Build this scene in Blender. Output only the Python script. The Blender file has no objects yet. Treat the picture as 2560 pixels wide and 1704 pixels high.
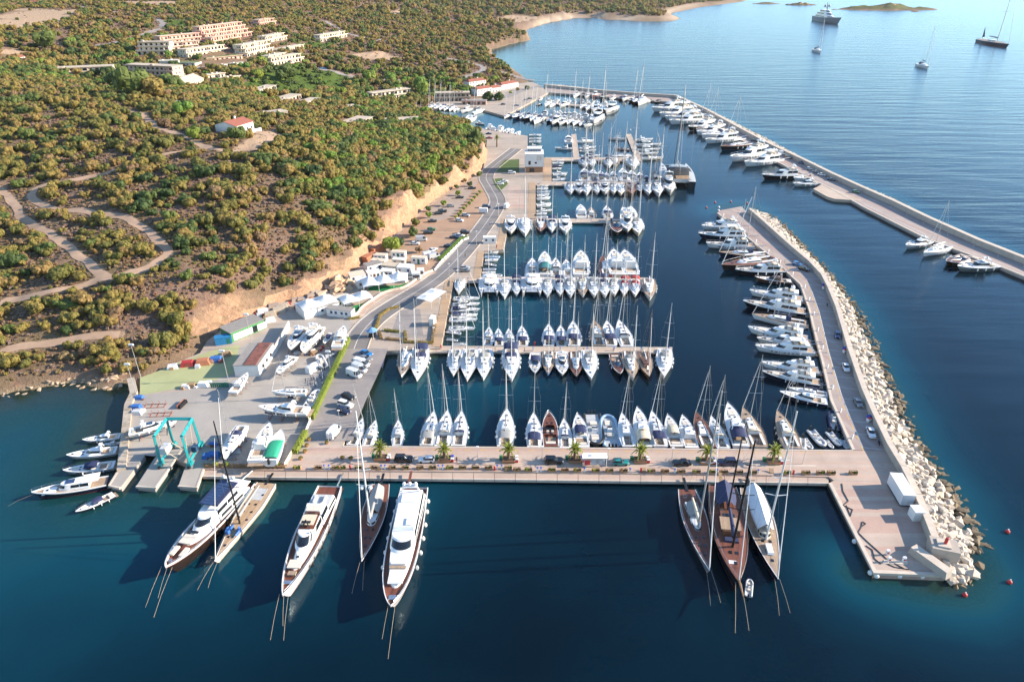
import bpy, math, random, time
import numpy as np
from mathutils import Vector, Matrix
random.seed(7)
RNG = np.random.default_rng(11)
R = math.radians
scene = bpy.context.scene
COL = scene.collection
T0 = time.time()
# ------------------------------------------------------------------ camera, sky, sun, exposure
CAM_H, PITCH, LENS = 110.0, 28.84, 24.0
cam_data = bpy.data.cameras.new('camera')
cam_data.lens, cam_data.sensor_width = LENS, 36.0
cam_data.clip_start, cam_data.clip_end = 1.0, 60000.0
cam = bpy.data.objects.new('camera', cam_data)
COL.objects.link(cam)
cam.location = (0, 0, CAM_H)
cam.rotation_euler = (R(90 - PITCH), 0, 0)
scene.camera = cam
SUN_EL, SUN_AZ = 23.0, 86.0          # azimuth clockwise from +Y (straight ahead): the sun stands to the right
world = bpy.data.worlds.new('World')
scene.world = world
world.use_nodes = True
wn = world.node_tree.nodes
bg = wn['Background']
sky = wn.new('ShaderNodeTexSky')
sky.sky_type = 'NISHITA'
sky.sun_disc = False
sky.sun_elevation = R(SUN_EL)
sky.sun_rotation = R(SUN_AZ)
sky.altitude = 50
sky.air_density, sky.dust_density, sky.ozone_density = 1.1, 0.1, 3.0
world.node_tree.links.new(sky.outputs[0], bg.inputs[0])
bg.inputs[1].default_value = 0.12
sun_data = bpy.data.lights.new('sun', 'SUN')
sun_data.energy, sun_data.angle, sun_data.color = 4.6, R(0.5), (1.0, 0.86, 0.70)
sun = bpy.data.objects.new('sun', sun_data)
COL.objects.link(sun)
SUN_DIR = Vector((math.sin(R(SUN_AZ)) * math.cos(R(SUN_EL)), math.cos(R(SUN_AZ)) * math.cos(R(SUN_EL)), math.sin(R(SUN_EL))))
sun.rotation_euler = (-SUN_DIR).to_track_quat('-Z', 'Y').to_euler()
vs = scene.view_settings
vs.view_transform, vs.look, vs.exposure, vs.gamma, vs.use_curve_mapping = 'Standard', 'None', 1.3, 1.0, False
cy = scene.cycles
cy.use_denoising = True
cy.max_bounces, cy.diffuse_bounces, cy.glossy_bounces, cy.transparent_max_bounces = 5, 2, 3, 6
cy.transmission_bounces, cy.volume_bounces = 2, 0
cy.sample_clamp_indirect = 6.0
cy.caustics_reflective = cy.caustics_refractive = False
# ------------------------------------------------------------------ ground plan: survey sightings -> metres
FPX = LENS / 36.0 * 2560.0
CP, SP = math.cos(R(PITCH)), math.sin(R(PITCH))
def gp(u, v, z=0.0):
 """a sighting of the 2560 x 1704 survey picture on the level z -> (x, y) in metres on the plan"""
 x, y = (u - 1280.0) / FPX, (852.0 - v) / FPX
 dy, dz = CP + y * SP, -SP + y * CP
 t = (z - CAM_H) / dz
 return (x * t, dy * t)
SH = {'a': (640, 852, 3.681), 'b': (1280, 852, 3.681), 'c': (1920, 852, 3.681), 'd': (1280, 426, 3.681), 'e': (640, 426, 3.681),
  'f': (1920, 426, 3.681), 'g': (1280, 0, 3.681), 'h': (640, 0, 3.681), 'k': (0, 852, 3.681), 'l': (0, 426, 3.681), 'j': (0, 0, 3.681),
  'i': (1920, 0, 3.681), 'q': (1920, 1100, 3.681), 'm1': (1040, 200, 7.3625), 'm2': (1340, 200, 7.3625), 'm3': (1300, 360, 5.3525),
  'm4': (1720, 480, 5.89), 'm5': (1840, 680, 7.3625), 'm6': (1100, 600, 7.3625), 'm7': (1100, 740, 7.3625), 'm8': (1400, 740, 7.3625),
  's1': (380, 1160, 5.6), 's2': (670, 1180, 4.481), 's3': (1670, 1180, 4.9), 'y1': (540, 760, 5.6), 'y2': (300, 840, 4.126),
  'r1': (720, 600, 5.6), 'p1': (1000, 380, 6.93), 'h8': (300, 20, 5.61), 'o': (0, 0, 1.0)}
def px(sheet, x, y):
 x0, y0, s = SH[sheet]
 return (x0 + x / s, y0 + y / s)
def sp(sheet, x, y, z=0.0):
 return gp(*px(sheet, x, y), z)
# ------------------------------------------------------------------ materials
MATS = {}
def nodes_of(name):
 m = bpy.data.materials.new(name)
 m.use_nodes = True
 nt = m.node_tree
 b = nt.nodes['Principled BSDF']
 return m, nt, b
def N(nt, t, **kw):
 n = nt.nodes.new(t)
 for k, v in kw.items():
  setattr(n, k, v)
 return n
def position(nt):
 return N(nt, 'ShaderNodeNewGeometry').outputs['Position']
def noise(nt, vec, scale, detail=3.0, rough=0.55):
 n = N(nt, 'ShaderNodeTexNoise')
 n.inputs['Scale'].default_value = scale
 n.inputs['Detail'].default_value = detail
 n.inputs['Roughness'].default_value = rough
 nt.links.new(vec, n.inputs['Vector'])
 return n.outputs['Fac']
def ramp(nt, fac, stops, mode='LINEAR'):
 r = N(nt, 'ShaderNodeValToRGB')
 r.color_ramp.interpolation = mode
 e = r.color_ramp.elements
 while len(e) < len(stops):
  e.new(0.5)
 for i, (p, c) in enumerate(stops):
  e[i].position = p
  e[i].color = (*c, 1) if len(c) == 3 else c
 nt.links.new(fac, r.inputs[0])
 return r.outputs[0]
def mix(nt, fac, a, b, blend='MIX'):
 m = N(nt, 'ShaderNodeMix', data_type='RGBA', blend_type=blend)
 for sock, val in ((m.inputs[0], fac), (m.inputs[6], a), (m.inputs[7], b)):
  if isinstance(val, (int, float)):
   sock.default_value = val
  elif isinstance(val, tuple):
   sock.default_value = (*val, 1) if len(val) == 3 else val
  else:
   nt.links.new(val, sock)
 return m.outputs[2]
def math_node(nt, op, a, b=0.0, clamp=False):
 m = N(nt, 'ShaderNodeMath', operation=op, use_clamp=clamp)
 for i, val in enumerate((a, b)):
  if isinstance(val, (int, float)):
   m.inputs[i].default_value = val
  else:
   nt.links.new(val, m.inputs[i])
 return m.outputs[0]
def bump(nt, bsdf, height, strength, dist=0.1):
 b = N(nt, 'ShaderNodeBump')
 b.inputs['Strength'].default_value = strength
 b.inputs['Distance'].default_value = dist
 nt.links.new(height, b.inputs['Height'])
 nt.links.new(b.outputs[0], bsdf.inputs['Normal'])
def mat(name, col=(0.5, 0.5, 0.5), rough=0.5, metal=0.0, var=0.10, scale=1.5, bmp=0.0, stain=None, coat=0.0, spec=None):
 """plain painted / woven / cast surface with uneven tone"""
 if name in MATS:
  return MATS[name]
 m, nt, b = nodes_of(name)
 pos = position(nt)
 f = noise(nt, pos, scale, 4)
 c = ramp(nt, f, [(0.25, tuple(x * (1 - var) for x in col)), (0.75, tuple(min(1, x * (1 + var)) for x in col))])
 if stain:
  f2 = noise(nt, pos, stain[1], 5, 0.65)
  c = mix(nt, ramp(nt, f2, [(stain[2], (0, 0, 0)), (stain[2] + 0.18, (1, 1, 1))]), c, stain[0])
 nt.links.new(c, b.inputs['Base Color'])
 b.inputs['Roughness'].default_value = rough
 b.inputs['Metallic'].default_value = metal
 b.inputs['Coat Weight'].default_value = coat
 if spec is not None:
  b.inputs['Specular IOR Level'].default_value = spec
 if bmp:
  bump(nt, b, noise(nt, pos, scale * 6, 4), bmp)
 MATS[name] = m
 return m
W = (0.80, 0.80, 0.78)
mat('gelcoat_white', W, 0.22, var=0.03, scale=0.4, coat=0.3)
mat('gelcoat_cream', (0.72, 0.64, 0.50), 0.25, var=0.04, scale=0.4, coat=0.3)
mat('gelcoat_navy', (0.012, 0.018, 0.045), 0.12, var=0.15, scale=0.4, coat=0.5)
mat('gelcoat_black', (0.012, 0.012, 0.014), 0.15, var=0.15, scale=0.4, coat=0.5)
mat('gelcoat_grey', (0.24, 0.26, 0.28), 0.25, var=0.06, coat=0.3)
mat('gelcoat_silver', (0.35, 0.40, 0.40), 0.22, metal=0.3, var=0.06, coat=0.3)
mat('gelcoat_red', (0.25, 0.03, 0.025), 0.25, var=0.08, coat=0.3)
mat('gelcoat_blue', (0.16, 0.30, 0.48), 0.3, var=0.06)
mat('gelcoat_bronze', (0.055, 0.032, 0.022), 0.14, metal=0.4, var=0.1, coat=0.5)
mat('deck_white', (0.74, 0.74, 0.72), 0.5, var=0.05, scale=1.2)
mat('deck_grey', (0.46, 0.48, 0.49), 0.6, var=0.08)
mat('glass_dark', (0.012, 0.017, 0.024), 0.08, var=0.3, scale=0.6, spec=0.8)
mat('glass_blue', (0.03, 0.07, 0.13), 0.08, var=0.2, scale=0.6, spec=0.8)
mat('canvas_navy', (0.020, 0.030, 0.085), 0.8, var=0.18, scale=2.5, bmp=0.15)
mat('canvas_grey', (0.30, 0.30, 0.29), 0.8, var=0.12, scale=2.5, bmp=0.15)
mat('canvas_cream', (0.62, 0.54, 0.40), 0.8, var=0.10, scale=2.5, bmp=0.15)
mat('canvas_white', (0.78, 0.78, 0.76), 0.75, var=0.06, scale=1.0, bmp=0.08)
mat('canvas_teal', (0.02, 0.16, 0.17), 0.8, var=0.15, scale=2.5, bmp=0.15)
mat('canvas_red', (0.35, 0.03, 0.03), 0.8, var=0.15, scale=2.5, bmp=0.15)
mat('canvas_green', (0.02, 0.30, 0.17), 0.7, var=0.18, scale=2.0, bmp=0.2)
mat('canvas_blue', (0.03, 0.13, 0.40), 0.7, var=0.2, scale=3.0, bmp=0.3)
mat('canvas_brown', (0.16, 0.085, 0.05), 0.8, var=0.15, scale=2.5, bmp=0.15)
mat('canvas_black', (0.02, 0.02, 0.022), 0.7, var=0.2)
mat('cushion', (0.62, 0.56, 0.47), 0.8, var=0.08)
mat('rubber_grey', (0.50, 0.52, 0.54), 0.55, var=0.08)
mat('rubber_black', (0.02, 0.021, 0.023), 0.5, var=0.2)
mat('rubber_blue', (0.30, 0.44, 0.58), 0.5, var=0.08)
mat('fender_white', (0.75, 0.75, 0.72), 0.5, var=0.05)
mat('steel', (0.65, 0.66, 0.68), 0.25, metal=0.9, var=0.05)
mat('spar_white', (0.72, 0.72, 0.70), 0.35, var=0.04)
mat('spar_alu', (0.55, 0.54, 0.52), 0.4, metal=0.5, var=0.05)
mat('spar_black', (0.015, 0.015, 0.016), 0.3, var=0.15)
mat('spar_wood', (0.22, 0.12, 0.055), 0.4, var=0.15, coat=0.3)
mat('wire', (0.30, 0.30, 0.29), 0.4, metal=0.5)
mat('rope', (0.50, 0.42, 0.30), 0.9, var=0.15, scale=4)
mat('hull_wood', (0.15, 0.065, 0.03), 0.3, var=0.25, scale=2.0, coat=0.4)
mat('boot_blue', (0.02, 0.035, 0.10), 0.4)
mat('boot_dark', (0.03, 0.022, 0.020), 0.4)
mat('boot_red', (0.22, 0.03, 0.025), 0.5)
mat('plastic_black', (0.02, 0.02, 0.022), 0.45, var=0.2)
mat('plastic_white', (0.74, 0.74, 0.73), 0.4, var=0.05)
mat('plastic_red', (0.50, 0.03, 0.025), 0.45, var=0.1)
mat('plastic_blue', (0.02, 0.07, 0.42), 0.45, var=0.1)
mat('plastic_orange', (0.75, 0.16, 0.03), 0.5, var=0.1)
mat('plastic_green', (0.02, 0.16, 0.07), 0.5, var=0.15)
mat('plastic_yellow', (0.62, 0.45, 0.04), 0.5, var=0.12)
mat('paint_yellow', (0.62, 0.40, 0.06), 0.7, var=0.2, scale=3)
mat('paint_white', (0.70, 0.69, 0.66), 0.7, var=0.12, scale=3)
mat('wall_white', (0.76, 0.74, 0.70), 0.8, var=0.06, scale=0.8, bmp=0.05)
mat('wall_cream', (0.62, 0.53, 0.41), 0.85, var=0.08, scale=0.8, bmp=0.05)
mat('wall_pink', (0.58, 0.33, 0.25), 0.85, var=0.10, scale=0.5, bmp=0.05)
mat('wall_rose', (0.62, 0.42, 0.33), 0.85, var=0.08, scale=0.5, bmp=0.05)
mat('wall_stone', (0.42, 0.35, 0.27), 0.9, var=0.2, scale=1.4, bmp=0.3)
mat('wall_brick', (0.36, 0.19, 0.10), 0.85, var=0.18, scale=3)
mat('roof_tile', (0.30, 0.10, 0.065), 0.85, var=0.2, scale=2.0, bmp=0.2)
mat('roof_grey', (0.26, 0.24, 0.22), 0.9, var=0.15, scale=1.0)
mat('roof_sand', (0.50, 0.42, 0.32), 0.9, var=0.15, scale=0.7, stain=((0.30, 0.25, 0.2), 0.35, 0.55))
mat('roof_rust', (0.20, 0.075, 0.055), 0.8, var=0.4, scale=0.8, stain=((0.09, 0.05, 0.045), 0.25, 0.5))
mat('roof_turf', (0.13, 0.16, 0.045), 0.95, var=0.25, scale=0.6, bmp=0.3)
mat('container_rust', (0.42, 0.16, 0.08), 0.7, var=0.18, scale=1.2)
mat('door_green', (0.01, 0.15, 0.09), 0.6, var=0.1)
mat('door_wood', (0.14, 0.07, 0.035), 0.6, var=0.15)
mat('timber', (0.30, 0.19, 0.10), 0.75, var=0.25, scale=3.0, bmp=0.2)
mat('terracotta', (0.42, 0.16, 0.08), 0.8, var=0.15)
mat('soil', (0.07, 0.045, 0.03), 0.95, var=0.3, scale=4, bmp=0.3)
mat('lift_teal', (0.015, 0.26, 0.27), 0.4, var=0.12, scale=1.0, coat=0.2)
mat('iron_red', (0.32, 0.10, 0.05), 0.7, var=0.2)
mat('iron_dark', (0.03, 0.03, 0.032), 0.5, metal=0.6)
mat('artificial_turf', (0.01, 0.22, 0.06), 0.9, var=0.15, scale=2)
mat('tyre', (0.018, 0.018, 0.018), 0.85)
mat('bark', (0.10, 0.07, 0.045), 0.95, var=0.3, scale=6, bmp=0.5)
mat('palm_bark', (0.15, 0.10, 0.06), 0.95, var=0.35, scale=8, bmp=0.6)
mat('lamp_red', (0.4, 0.02, 0.02), 0.3)
mat('lamp_clear', (0.8, 0.8, 0.78), 0.15)
mat('screen_print_red', (0.55, 0.05, 0.06), 0.5, var=0.5, scale=1.4)
mat('screen_print_grey', (0.40, 0.44, 0.48), 0.5, var=0.4, scale=1.6)
mat('skin', (0.45, 0.27, 0.19), 0.6)
mat('solar', (0.03, 0.06, 0.14), 0.15, var=0.2)
mat('harbour_wall', (0.40, 0.34, 0.27), 0.85, var=0.25, scale=0.7, bmp=0.3, stain=((0.16, 0.12, 0.07), 0.4, 0.52))
for nm, c in (('white', (0.72, 0.72, 0.72)), ('black', (0.014, 0.014, 0.016)), ('grey', (0.20, 0.21, 0.22)), ('silver', (0.45, 0.46, 0.47)), ('blue', (0.02, 0.045, 0.16)),
    ('teal', (0.02, 0.25, 0.22)), ('red', (0.38, 0.02, 0.02)), ('green', (0.06, 0.16, 0.05)), ('cyan', (0.02, 0.18, 0.45)), ('navy', (0.015, 0.02, 0.06))):
 mat('car_' + nm, c, 0.25, var=0.03, scale=0.5, coat=0.6)
def striped(name, a, b, per, axis, rough=0.5, var=0.12, width=0.12, groove=True, bmp=0.3, nscale=2.0):
 """boards / courses running along one object axis, joint of WIDTH share in colour b"""
 m, nt, bs = nodes_of(name)
 tc = N(nt, 'ShaderNodeTexCoord').outputs['Object']
 sep = N(nt, 'ShaderNodeSeparateXYZ')
 nt.links.new(tc, sep.inputs[0])
 t = math_node(nt, 'DIVIDE', sep.outputs[axis], per)
 fr = math_node(nt, 'FRACT', t)
 joint = math_node(nt, 'LESS_THAN', fr, width)
 fl = math_node(nt, 'FLOOR', t)
 wn_ = N(nt, 'ShaderNodeTexWhiteNoise', noise_dimensions='1D')
 nt.links.new(fl, wn_.inputs['W'])
 tone = math_node(nt, 'ADD', math_node(nt, 'MULTIPLY', wn_.outputs['Value'], 0.5), math_node(nt, 'MULTIPLY', noise(nt, position(nt), nscale, 4), 0.5))
 base = ramp(nt, tone, [(0.15, tuple(x * (1 - 2 * var) for x in a)), (0.85, tuple(min(1, x * (1 + 2 * var)) for x in a))])
 nt.links.new(mix(nt, joint, base, b), bs.inputs['Base Color'])
 bs.inputs['Roughness'].default_value = rough
 if bmp:
  bump(nt, bs, math_node(nt, 'SUBTRACT', 1.0, joint), bmp, 0.02)
 MATS[name] = m
 return m
striped('deck_teak', (0.36, 0.26, 0.18), (0.10, 0.07, 0.05), 0.14, 1, 0.65, 0.12, 0.10)
striped('deck_teak_red', (0.17, 0.055, 0.032), (0.05, 0.02, 0.015), 0.16, 1, 0.6, 0.14, 0.10)
striped('deck_teak_pale', (0.42, 0.29, 0.18), (0.10, 0.07, 0.05), 0.14, 1, 0.7, 0.10, 0.10)
striped('corrugated_white', (0.74, 0.75, 0.76), (0.45, 0.47, 0.50), 0.30, 0, 0.5, 0.03, 0.25)
striped('corrugated_green', (0.08, 0.28, 0.10), (0.04, 0.14, 0.05), 0.40, 0, 0.6, 0.05, 0.2)
striped('corrugated_blue', (0.02, 0.20, 0.42), (0.01, 0.10, 0.22), 0.40, 0, 0.6, 0.05, 0.2)
def paving(name, cols, band, axis_u=(0, 1), scale=0.15, rough=0.85, joint=(0.22, 0.18, 0.16), brick=(0.6, 0.3), speck=True):
 """pavers laid in bands of slightly different colour, world coordinates along axis_u"""
 m, nt, bs = nodes_of(name)
 pos = position(nt)
 d = N(nt, 'ShaderNodeVectorMath', operation='DOT_PRODUCT')
 nt.links.new(pos, d.inputs[0])
 d.inputs[1].default_value = (axis_u[0], axis_u[1], 0)
 wob = math_node(nt, 'MULTIPLY', noise(nt, pos, 0.3, 2), 0.5)
 t = math_node(nt, 'DIVIDE', math_node(nt, 'ADD', d.outputs['Value'], wob), band)
 fl = math_node(nt, 'FLOOR', t)
 wn_ = N(nt, 'ShaderNodeTexWhiteNoise', noise_dimensions='1D')
 nt.links.new(fl, wn_.inputs['W'])
 n = len(cols)
 c = ramp(nt, wn_.outputs['Value'], [(i / n, cols[i]) for i in range(n)], 'CONSTANT')
 c = mix(nt, 0.2, c, tuple(sum(k[i] for k in cols) / n for i in range(3)))
 wear = noise(nt, pos, scale, 6, 0.65)
 c = mix(nt, ramp(nt, wear, [(0.3, (0, 0, 0)), (0.7, (1, 1, 1))]), mix(nt, 1.0, c, (0.80, 0.78, 0.76), 'MULTIPLY'), mix(nt, 1.0, c, (1.15, 1.13, 1.1), 'MULTIPLY'))
 fine = noise(nt, pos, 9.0, 3)
 c = mix(nt, 0.35, c, ramp(nt, fine, [(0.3, tuple(k * 0.6 for k in cols[0])), (0.7, tuple(min(1, k * 1.3) for k in cols[0]))]))
 spots = noise(nt, pos, 0.55, 3)
 c = mix(nt, ramp(nt, spots, [(0.68, (0, 0, 0)), (0.76, (0.6, 0.6, 0.6))]), c, joint)
 nt.links.new(c, bs.inputs['Base Color'])
 bs.inputs['Roughness'].default_value = rough
 bump(nt, bs, fine, 0.2, 0.03)
 MATS[name] = m
 return m
paving('paving_pink', [(0.46, 0.34, 0.275), (0.42, 0.355, 0.30), (0.40, 0.26, 0.215), (0.47, 0.39, 0.33)], 1.3)
paving('paving_mole', [(0.36, 0.30, 0.27), (0.34, 0.29, 0.27), (0.33, 0.22, 0.20), (0.38, 0.33, 0.30)], 1.4, (0.95, 0.3))
paving('paving_pier', [(0.48, 0.39, 0.31), (0.45, 0.35, 0.28), (0.50, 0.42, 0.34)], 2.5, (0.3, 0.9))
paving('paving_plaza', [(0.40, 0.33, 0.27), (0.36, 0.30, 0.25), (0.43, 0.37, 0.31)], 2.0)
paving('concrete_yard', [(0.36, 0.33, 0.30), (0.34, 0.32, 0.29), (0.38, 0.35, 0.31)], 9.0, (0.6, 0.8), scale=0.10)
paving('concrete_green', [(0.36, 0.38, 0.19), (0.35, 0.38, 0.20), (0.38, 0.39, 0.20)], 12.0, (0.2, 0.95), scale=0.10, joint=(0.30, 0.30, 0.18))
paving('asphalt', [(0.21, 0.195, 0.19), (0.17, 0.16, 0.155)], 5.0, (0.4, 0.9), scale=0.2, joint=(0.13, 0.12, 0.12))
paving('asphalt_pale', [(0.29, 0.26, 0.245), (0.25, 0.23, 0.22)], 3.0, (0.9, 0.4), scale=0.2, joint=(0.12, 0.11, 0.11))
paving('dirt_lot', [(0.40, 0.26, 0.17), (0.37, 0.24, 0.16)], 8.0, (0.2, 0.95), scale=0.18, joint=(0.27, 0.17, 0.11))
paving('gravel_lot', [(0.36, 0.29, 0.24), (0.34, 0.27, 0.22)], 6.0, (0.2, 0.95), scale=0.2, joint=(0.26, 0.2, 0.16))
paving('concrete_wall', [(0.42, 0.37, 0.32), (0.40, 0.36, 0.31)], 8.0, (0.9, 0.4), scale=0.35, joint=(0.26, 0.22, 0.18))
paving('concrete_edge', [(0.56, 0.49, 0.41), (0.54, 0.47, 0.40)], 4.0, (0.9, 0.1), scale=0.5, joint=(0.33, 0.28, 0.22))
paving('track_dirt', [(0.42, 0.29, 0.20), (0.40, 0.27, 0.18)], 5.0, (0.5, 0.8), scale=0.3, joint=(0.30, 0.20, 0.13))
paving('lawn', [(0.07, 0.115, 0.022), (0.085, 0.12, 0.024)], 3.0, (0.5, 0.8), scale=0.3, joint=(0.13, 0.13, 0.05))
def rock_material(name, cols, dark, scale=0.8):
 m, nt, b = nodes_of(name)
 oi = N(nt, 'ShaderNodeObjectInfo')
 pos = position(nt)
 f = math_node(nt, 'ADD', math_node(nt, 'MULTIPLY', oi.outputs['Random'], 0.55), math_node(nt, 'MULTIPLY', noise(nt, pos, scale, 5, 0.6), 0.45))
 c = ramp(nt, f, [(0.2, cols[0]), (0.5, cols[1]), (0.8, cols[2])])
 cr = noise(nt, pos, scale * 3.0, 6, 0.7)
 c = mix(nt, ramp(nt, cr, [(0.60, (0, 0, 0)), (0.72, (0.7, 0.7, 0.7))]), c, dark)
 nt.links.new(c, b.inputs['Base Color'])
 b.inputs['Roughness'].default_value = 0.9
 bump(nt, b, cr, 0.5, 0.2)
 MATS[name] = m
rock_material('rock_dry', [(0.50, 0.44, 0.36), (0.58, 0.51, 0.42), (0.52, 0.42, 0.31)], (0.25, 0.19, 0.14))
rock_material('rock_wet', [(0.11, 0.085, 0.055), (0.17, 0.13, 0.08), (0.22, 0.16, 0.09)], (0.05, 0.04, 0.03))
rock_material('rock_cliff', [(0.40, 0.26, 0.16), (0.52, 0.35, 0.22), (0.56, 0.42, 0.29)], (0.26, 0.15, 0.09), 0.35)
rock_material('rock_shore', [(0.38, 0.28, 0.19), (0.47, 0.36, 0.26), (0.40, 0.27, 0.16)], (0.15, 0.10, 0.07), 0.6)
def leaf_material(name, stops, rough=0.7):
 m, nt, b = nodes_of(name)
 oi = N(nt, 'ShaderNodeObjectInfo')
 pos = position(nt)
 f = math_node(nt, 'ADD', math_node(nt, 'MULTIPLY', oi.outputs['Random'], 0.6), math_node(nt, 'MULTIPLY', noise(nt, pos, 0.5, 4, 0.6), 0.5))
 c = ramp(nt, f, stops)
 fine = noise(nt, pos, 3.5, 3)
 c = mix(nt, 0.5, c, mix(nt, 1.0, c, ramp(nt, fine, [(0.35, (0.35, 0.35, 0.35)), (0.65, (1.6, 1.6, 1.6))]), 'MULTIPLY'))
 nt.links.new(c, b.inputs['Base Color'])
 b.inputs['Roughness'].default_value = rough
 b.inputs['Specular IOR Level'].default_value = 0.25
 tl = N(nt, 'ShaderNodeBsdfTranslucent')
 nt.links.new(c, tl.inputs[0])
 ms = N(nt, 'ShaderNodeAddShader')
 nt.links.new(b.outputs[0], ms.inputs[0])
 nt.links.new(tl.outputs[0], ms.inputs[1])
 nt.links.new(ms.outputs[0], nt.nodes['Material Output'].inputs[0])
 MATS[name] = m
leaf_material('leaf_olive', [(0.15, (0.085, 0.090, 0.024)), (0.4, (0.125, 0.115, 0.028)), (0.65, (0.185, 0.145, 0.038)), (0.85, (0.19, 0.125, 0.045)), (0.97, (0.09, 0.10, 0.03))])
leaf_material('leaf_green', [(0.2, (0.035, 0.060, 0.018)), (0.5, (0.060, 0.085, 0.022)), (0.85, (0.100, 0.125, 0.030))])
leaf_material('leaf_brown', [(0.2, (0.14, 0.085, 0.045)), (0.5, (0.19, 0.125, 0.065)), (0.85, (0.16, 0.12, 0.055))])
leaf_material('leaf_grey', [(0.2, (0.15, 0.105, 0.085)), (0.45, (0.21, 0.155, 0.125)), (0.65, (0.17, 0.125, 0.075)), (0.85, (0.24, 0.13, 0.08))])
leaf_material('leaf_bright', [(0.2, (0.06, 0.12, 0.02)), (0.5, (0.10, 0.16, 0.025)), (0.85, (0.16, 0.19, 0.03))])
leaf_material('leaf_hedge', [(0.2, (0.11, 0.15, 0.02)), (0.5, (0.15, 0.18, 0.03)), (0.85, (0.22, 0.22, 0.04))])
leaf_material('leaf_palm', [(0.2, (0.10, 0.12, 0.02)), (0.5, (0.15, 0.17, 0.03)), (0.85, (0.18, 0.19, 0.04))], 0.5)
# ------------------------------------------------------------------ mesh building
class MB:
 def __init__(s):
  s.v, s.f, s.m = [], [], []
 def add(s, vs_, fs, mi=0):
  o = len(s.v)
  s.v.extend(vs_)
  s.f.extend([tuple(i + o for i in f) for f in fs])
  s.m.extend([mi] * len(fs))
  return s
 def box(s, x0, x1, y0, y1, z0, z1, mi=0, taper=0.0):
  tx, ty = (x1 - x0) * taper / 2, (y1 - y0) * taper / 2
  return s.add([(x0, y0, z0), (x1, y0, z0), (x1, y1, z0), (x0, y1, z0), (x0 + tx, y0 + ty, z1), (x1 - tx, y0 + ty, z1), (x1 - tx, y1 - ty, z1), (x0 + tx, y1 - ty, z1)],
      [(0, 3, 2, 1), (4, 5, 6, 7), (0, 1, 5, 4), (1, 2, 6, 5), (2, 3, 7, 6), (3, 0, 4, 7)], mi)
 def prism(s, poly, z0, z1, mi=0, bottom=False):
  a = sum(poly[i][0] * poly[(i + 1) % len(poly)][1] - poly[(i + 1) % len(poly)][0] * poly[i][1] for i in range(len(poly)))
  if a < 0:
   poly = poly[::-1]
  n = len(poly)
  zz0 = z0 if isinstance(z0, (list, tuple)) else [z0] * n
  zz1 = z1 if isinstance(z1, (list, tuple)) else [z1] * n
  fs = [tuple(range(n, 2 * n))] + [(i, (i + 1) % n, n + (i + 1) % n, n + i) for i in range(n)]
  if bottom:
   fs.append(tuple(range(n - 1, -1, -1)))
  return s.add([(p[0], p[1], z) for p, z in zip(poly, zz0)] + [(p[0], p[1], z) for p, z in zip(poly, zz1)], fs, mi)
 def tube(s, pts, r, n=6, r2=None, mi=0, cap=True):
  pts = [Vector(p) for p in pts]
  k = len(pts)
  rings = []
  for i, p in enumerate(pts):
   d = (pts[min(i + 1, k - 1)] - pts[max(i - 1, 0)])
   d = d.normalized() if d.length > 1e-9 else Vector((0, 0, 1))
   a = d.orthogonal().normalized() if abs(d.z) < 0.95 else Vector((1, 0, 0)).cross(d).normalized()
   if abs(d.z) < 0.95:
    a = d.cross(Vector((0, 0, 1))).normalized()
   b = d.cross(a)
   rr = r if r2 is None else r + (r2 - r) * i / max(k - 1, 1)
   rings.append([tuple(p + (a * math.cos(t) + b * math.sin(t)) * rr) for t in (2 * math.pi * j / n for j in range(n))])
  return s.loft(rings, True, cap, cap, mi)
 def loft(s, rings, closed=True, cap0=False, cap1=False, mi=0):
  n = len(rings[0])
  vs_ = [p for r in rings for p in r]
  fs = []
  for i in range(len(rings) - 1):
   for j in range(n if closed else n - 1):
    a, b = i * n + j, i * n + (j + 1) % n
    fs.append((a, b, b + n, a + n))
  if cap0:
   fs.append(tuple(range(n - 1, -1, -1)))
  if cap1:
   fs.append(tuple(range((len(rings) - 1) * n, len(rings) * n)))
  return s.add(vs_, fs, mi)
 def ball(s, c, r, n=8, k=5, sz=1.0, mi=0):
  rings = []
  for i in range(1, k):
   t = math.pi * i / k
   rings.append([(c[0] + r * math.sin(t) * math.cos(2 * math.pi * j / n), c[1] + r * math.sin(t) * math.sin(2 * math.pi * j / n), c[2] - r * sz * math.cos(t)) for j in range(n)])
  return s.loft(rings, True, True, True, mi)
 def quad(s, a, b, c, d, mi=0):
  return s.add([a, b, c, d], [(0, 1, 2, 3)], mi)
 def mesh(s, name, mats, smooth=None):
  me = bpy.data.meshes.new(name)
  me.from_pydata(s.v, [], s.f)
  if isinstance(mats, str):
   mats = [mats]
  for m in mats:
   me.materials.append(MATS[m])
  if len(mats) > 1:
   me.polygons.foreach_set('material_index', s.m)
  if smooth:
   me.polygons.foreach_set('use_smooth', [True] * len(me.polygons))
   me.set_sharp_from_angle(angle=R(smooth))
  me.update()
  return me
def link(name, data, parent=None, loc=None, rot=None, scl=None):
 o = bpy.data.objects.new(name, data)
 COL.objects.link(o)
 if parent is not None:
  o.parent = parent
 if loc is not None:
  o.location = loc
 if rot is not None:
  o.rotation_euler = rot if isinstance(rot, (tuple, list)) else (0, 0, rot)
 if scl is not None:
  o.scale = scl if isinstance(scl, (tuple, list)) else (scl, scl, scl)
 return o
def tag(o, label=None, cat=None, group=None, kind=None):
 if label: o['label'] = label
 if cat: o['category'] = cat
 if group: o['group'] = group
 if kind: o['kind'] = kind
 return o
def thing(name, label, cat, loc=(0, 0, 0), rz=0.0, group=None, scl=None):
 return tag(link(name, None, None, loc, rz, scl), label, cat, group)
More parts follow.
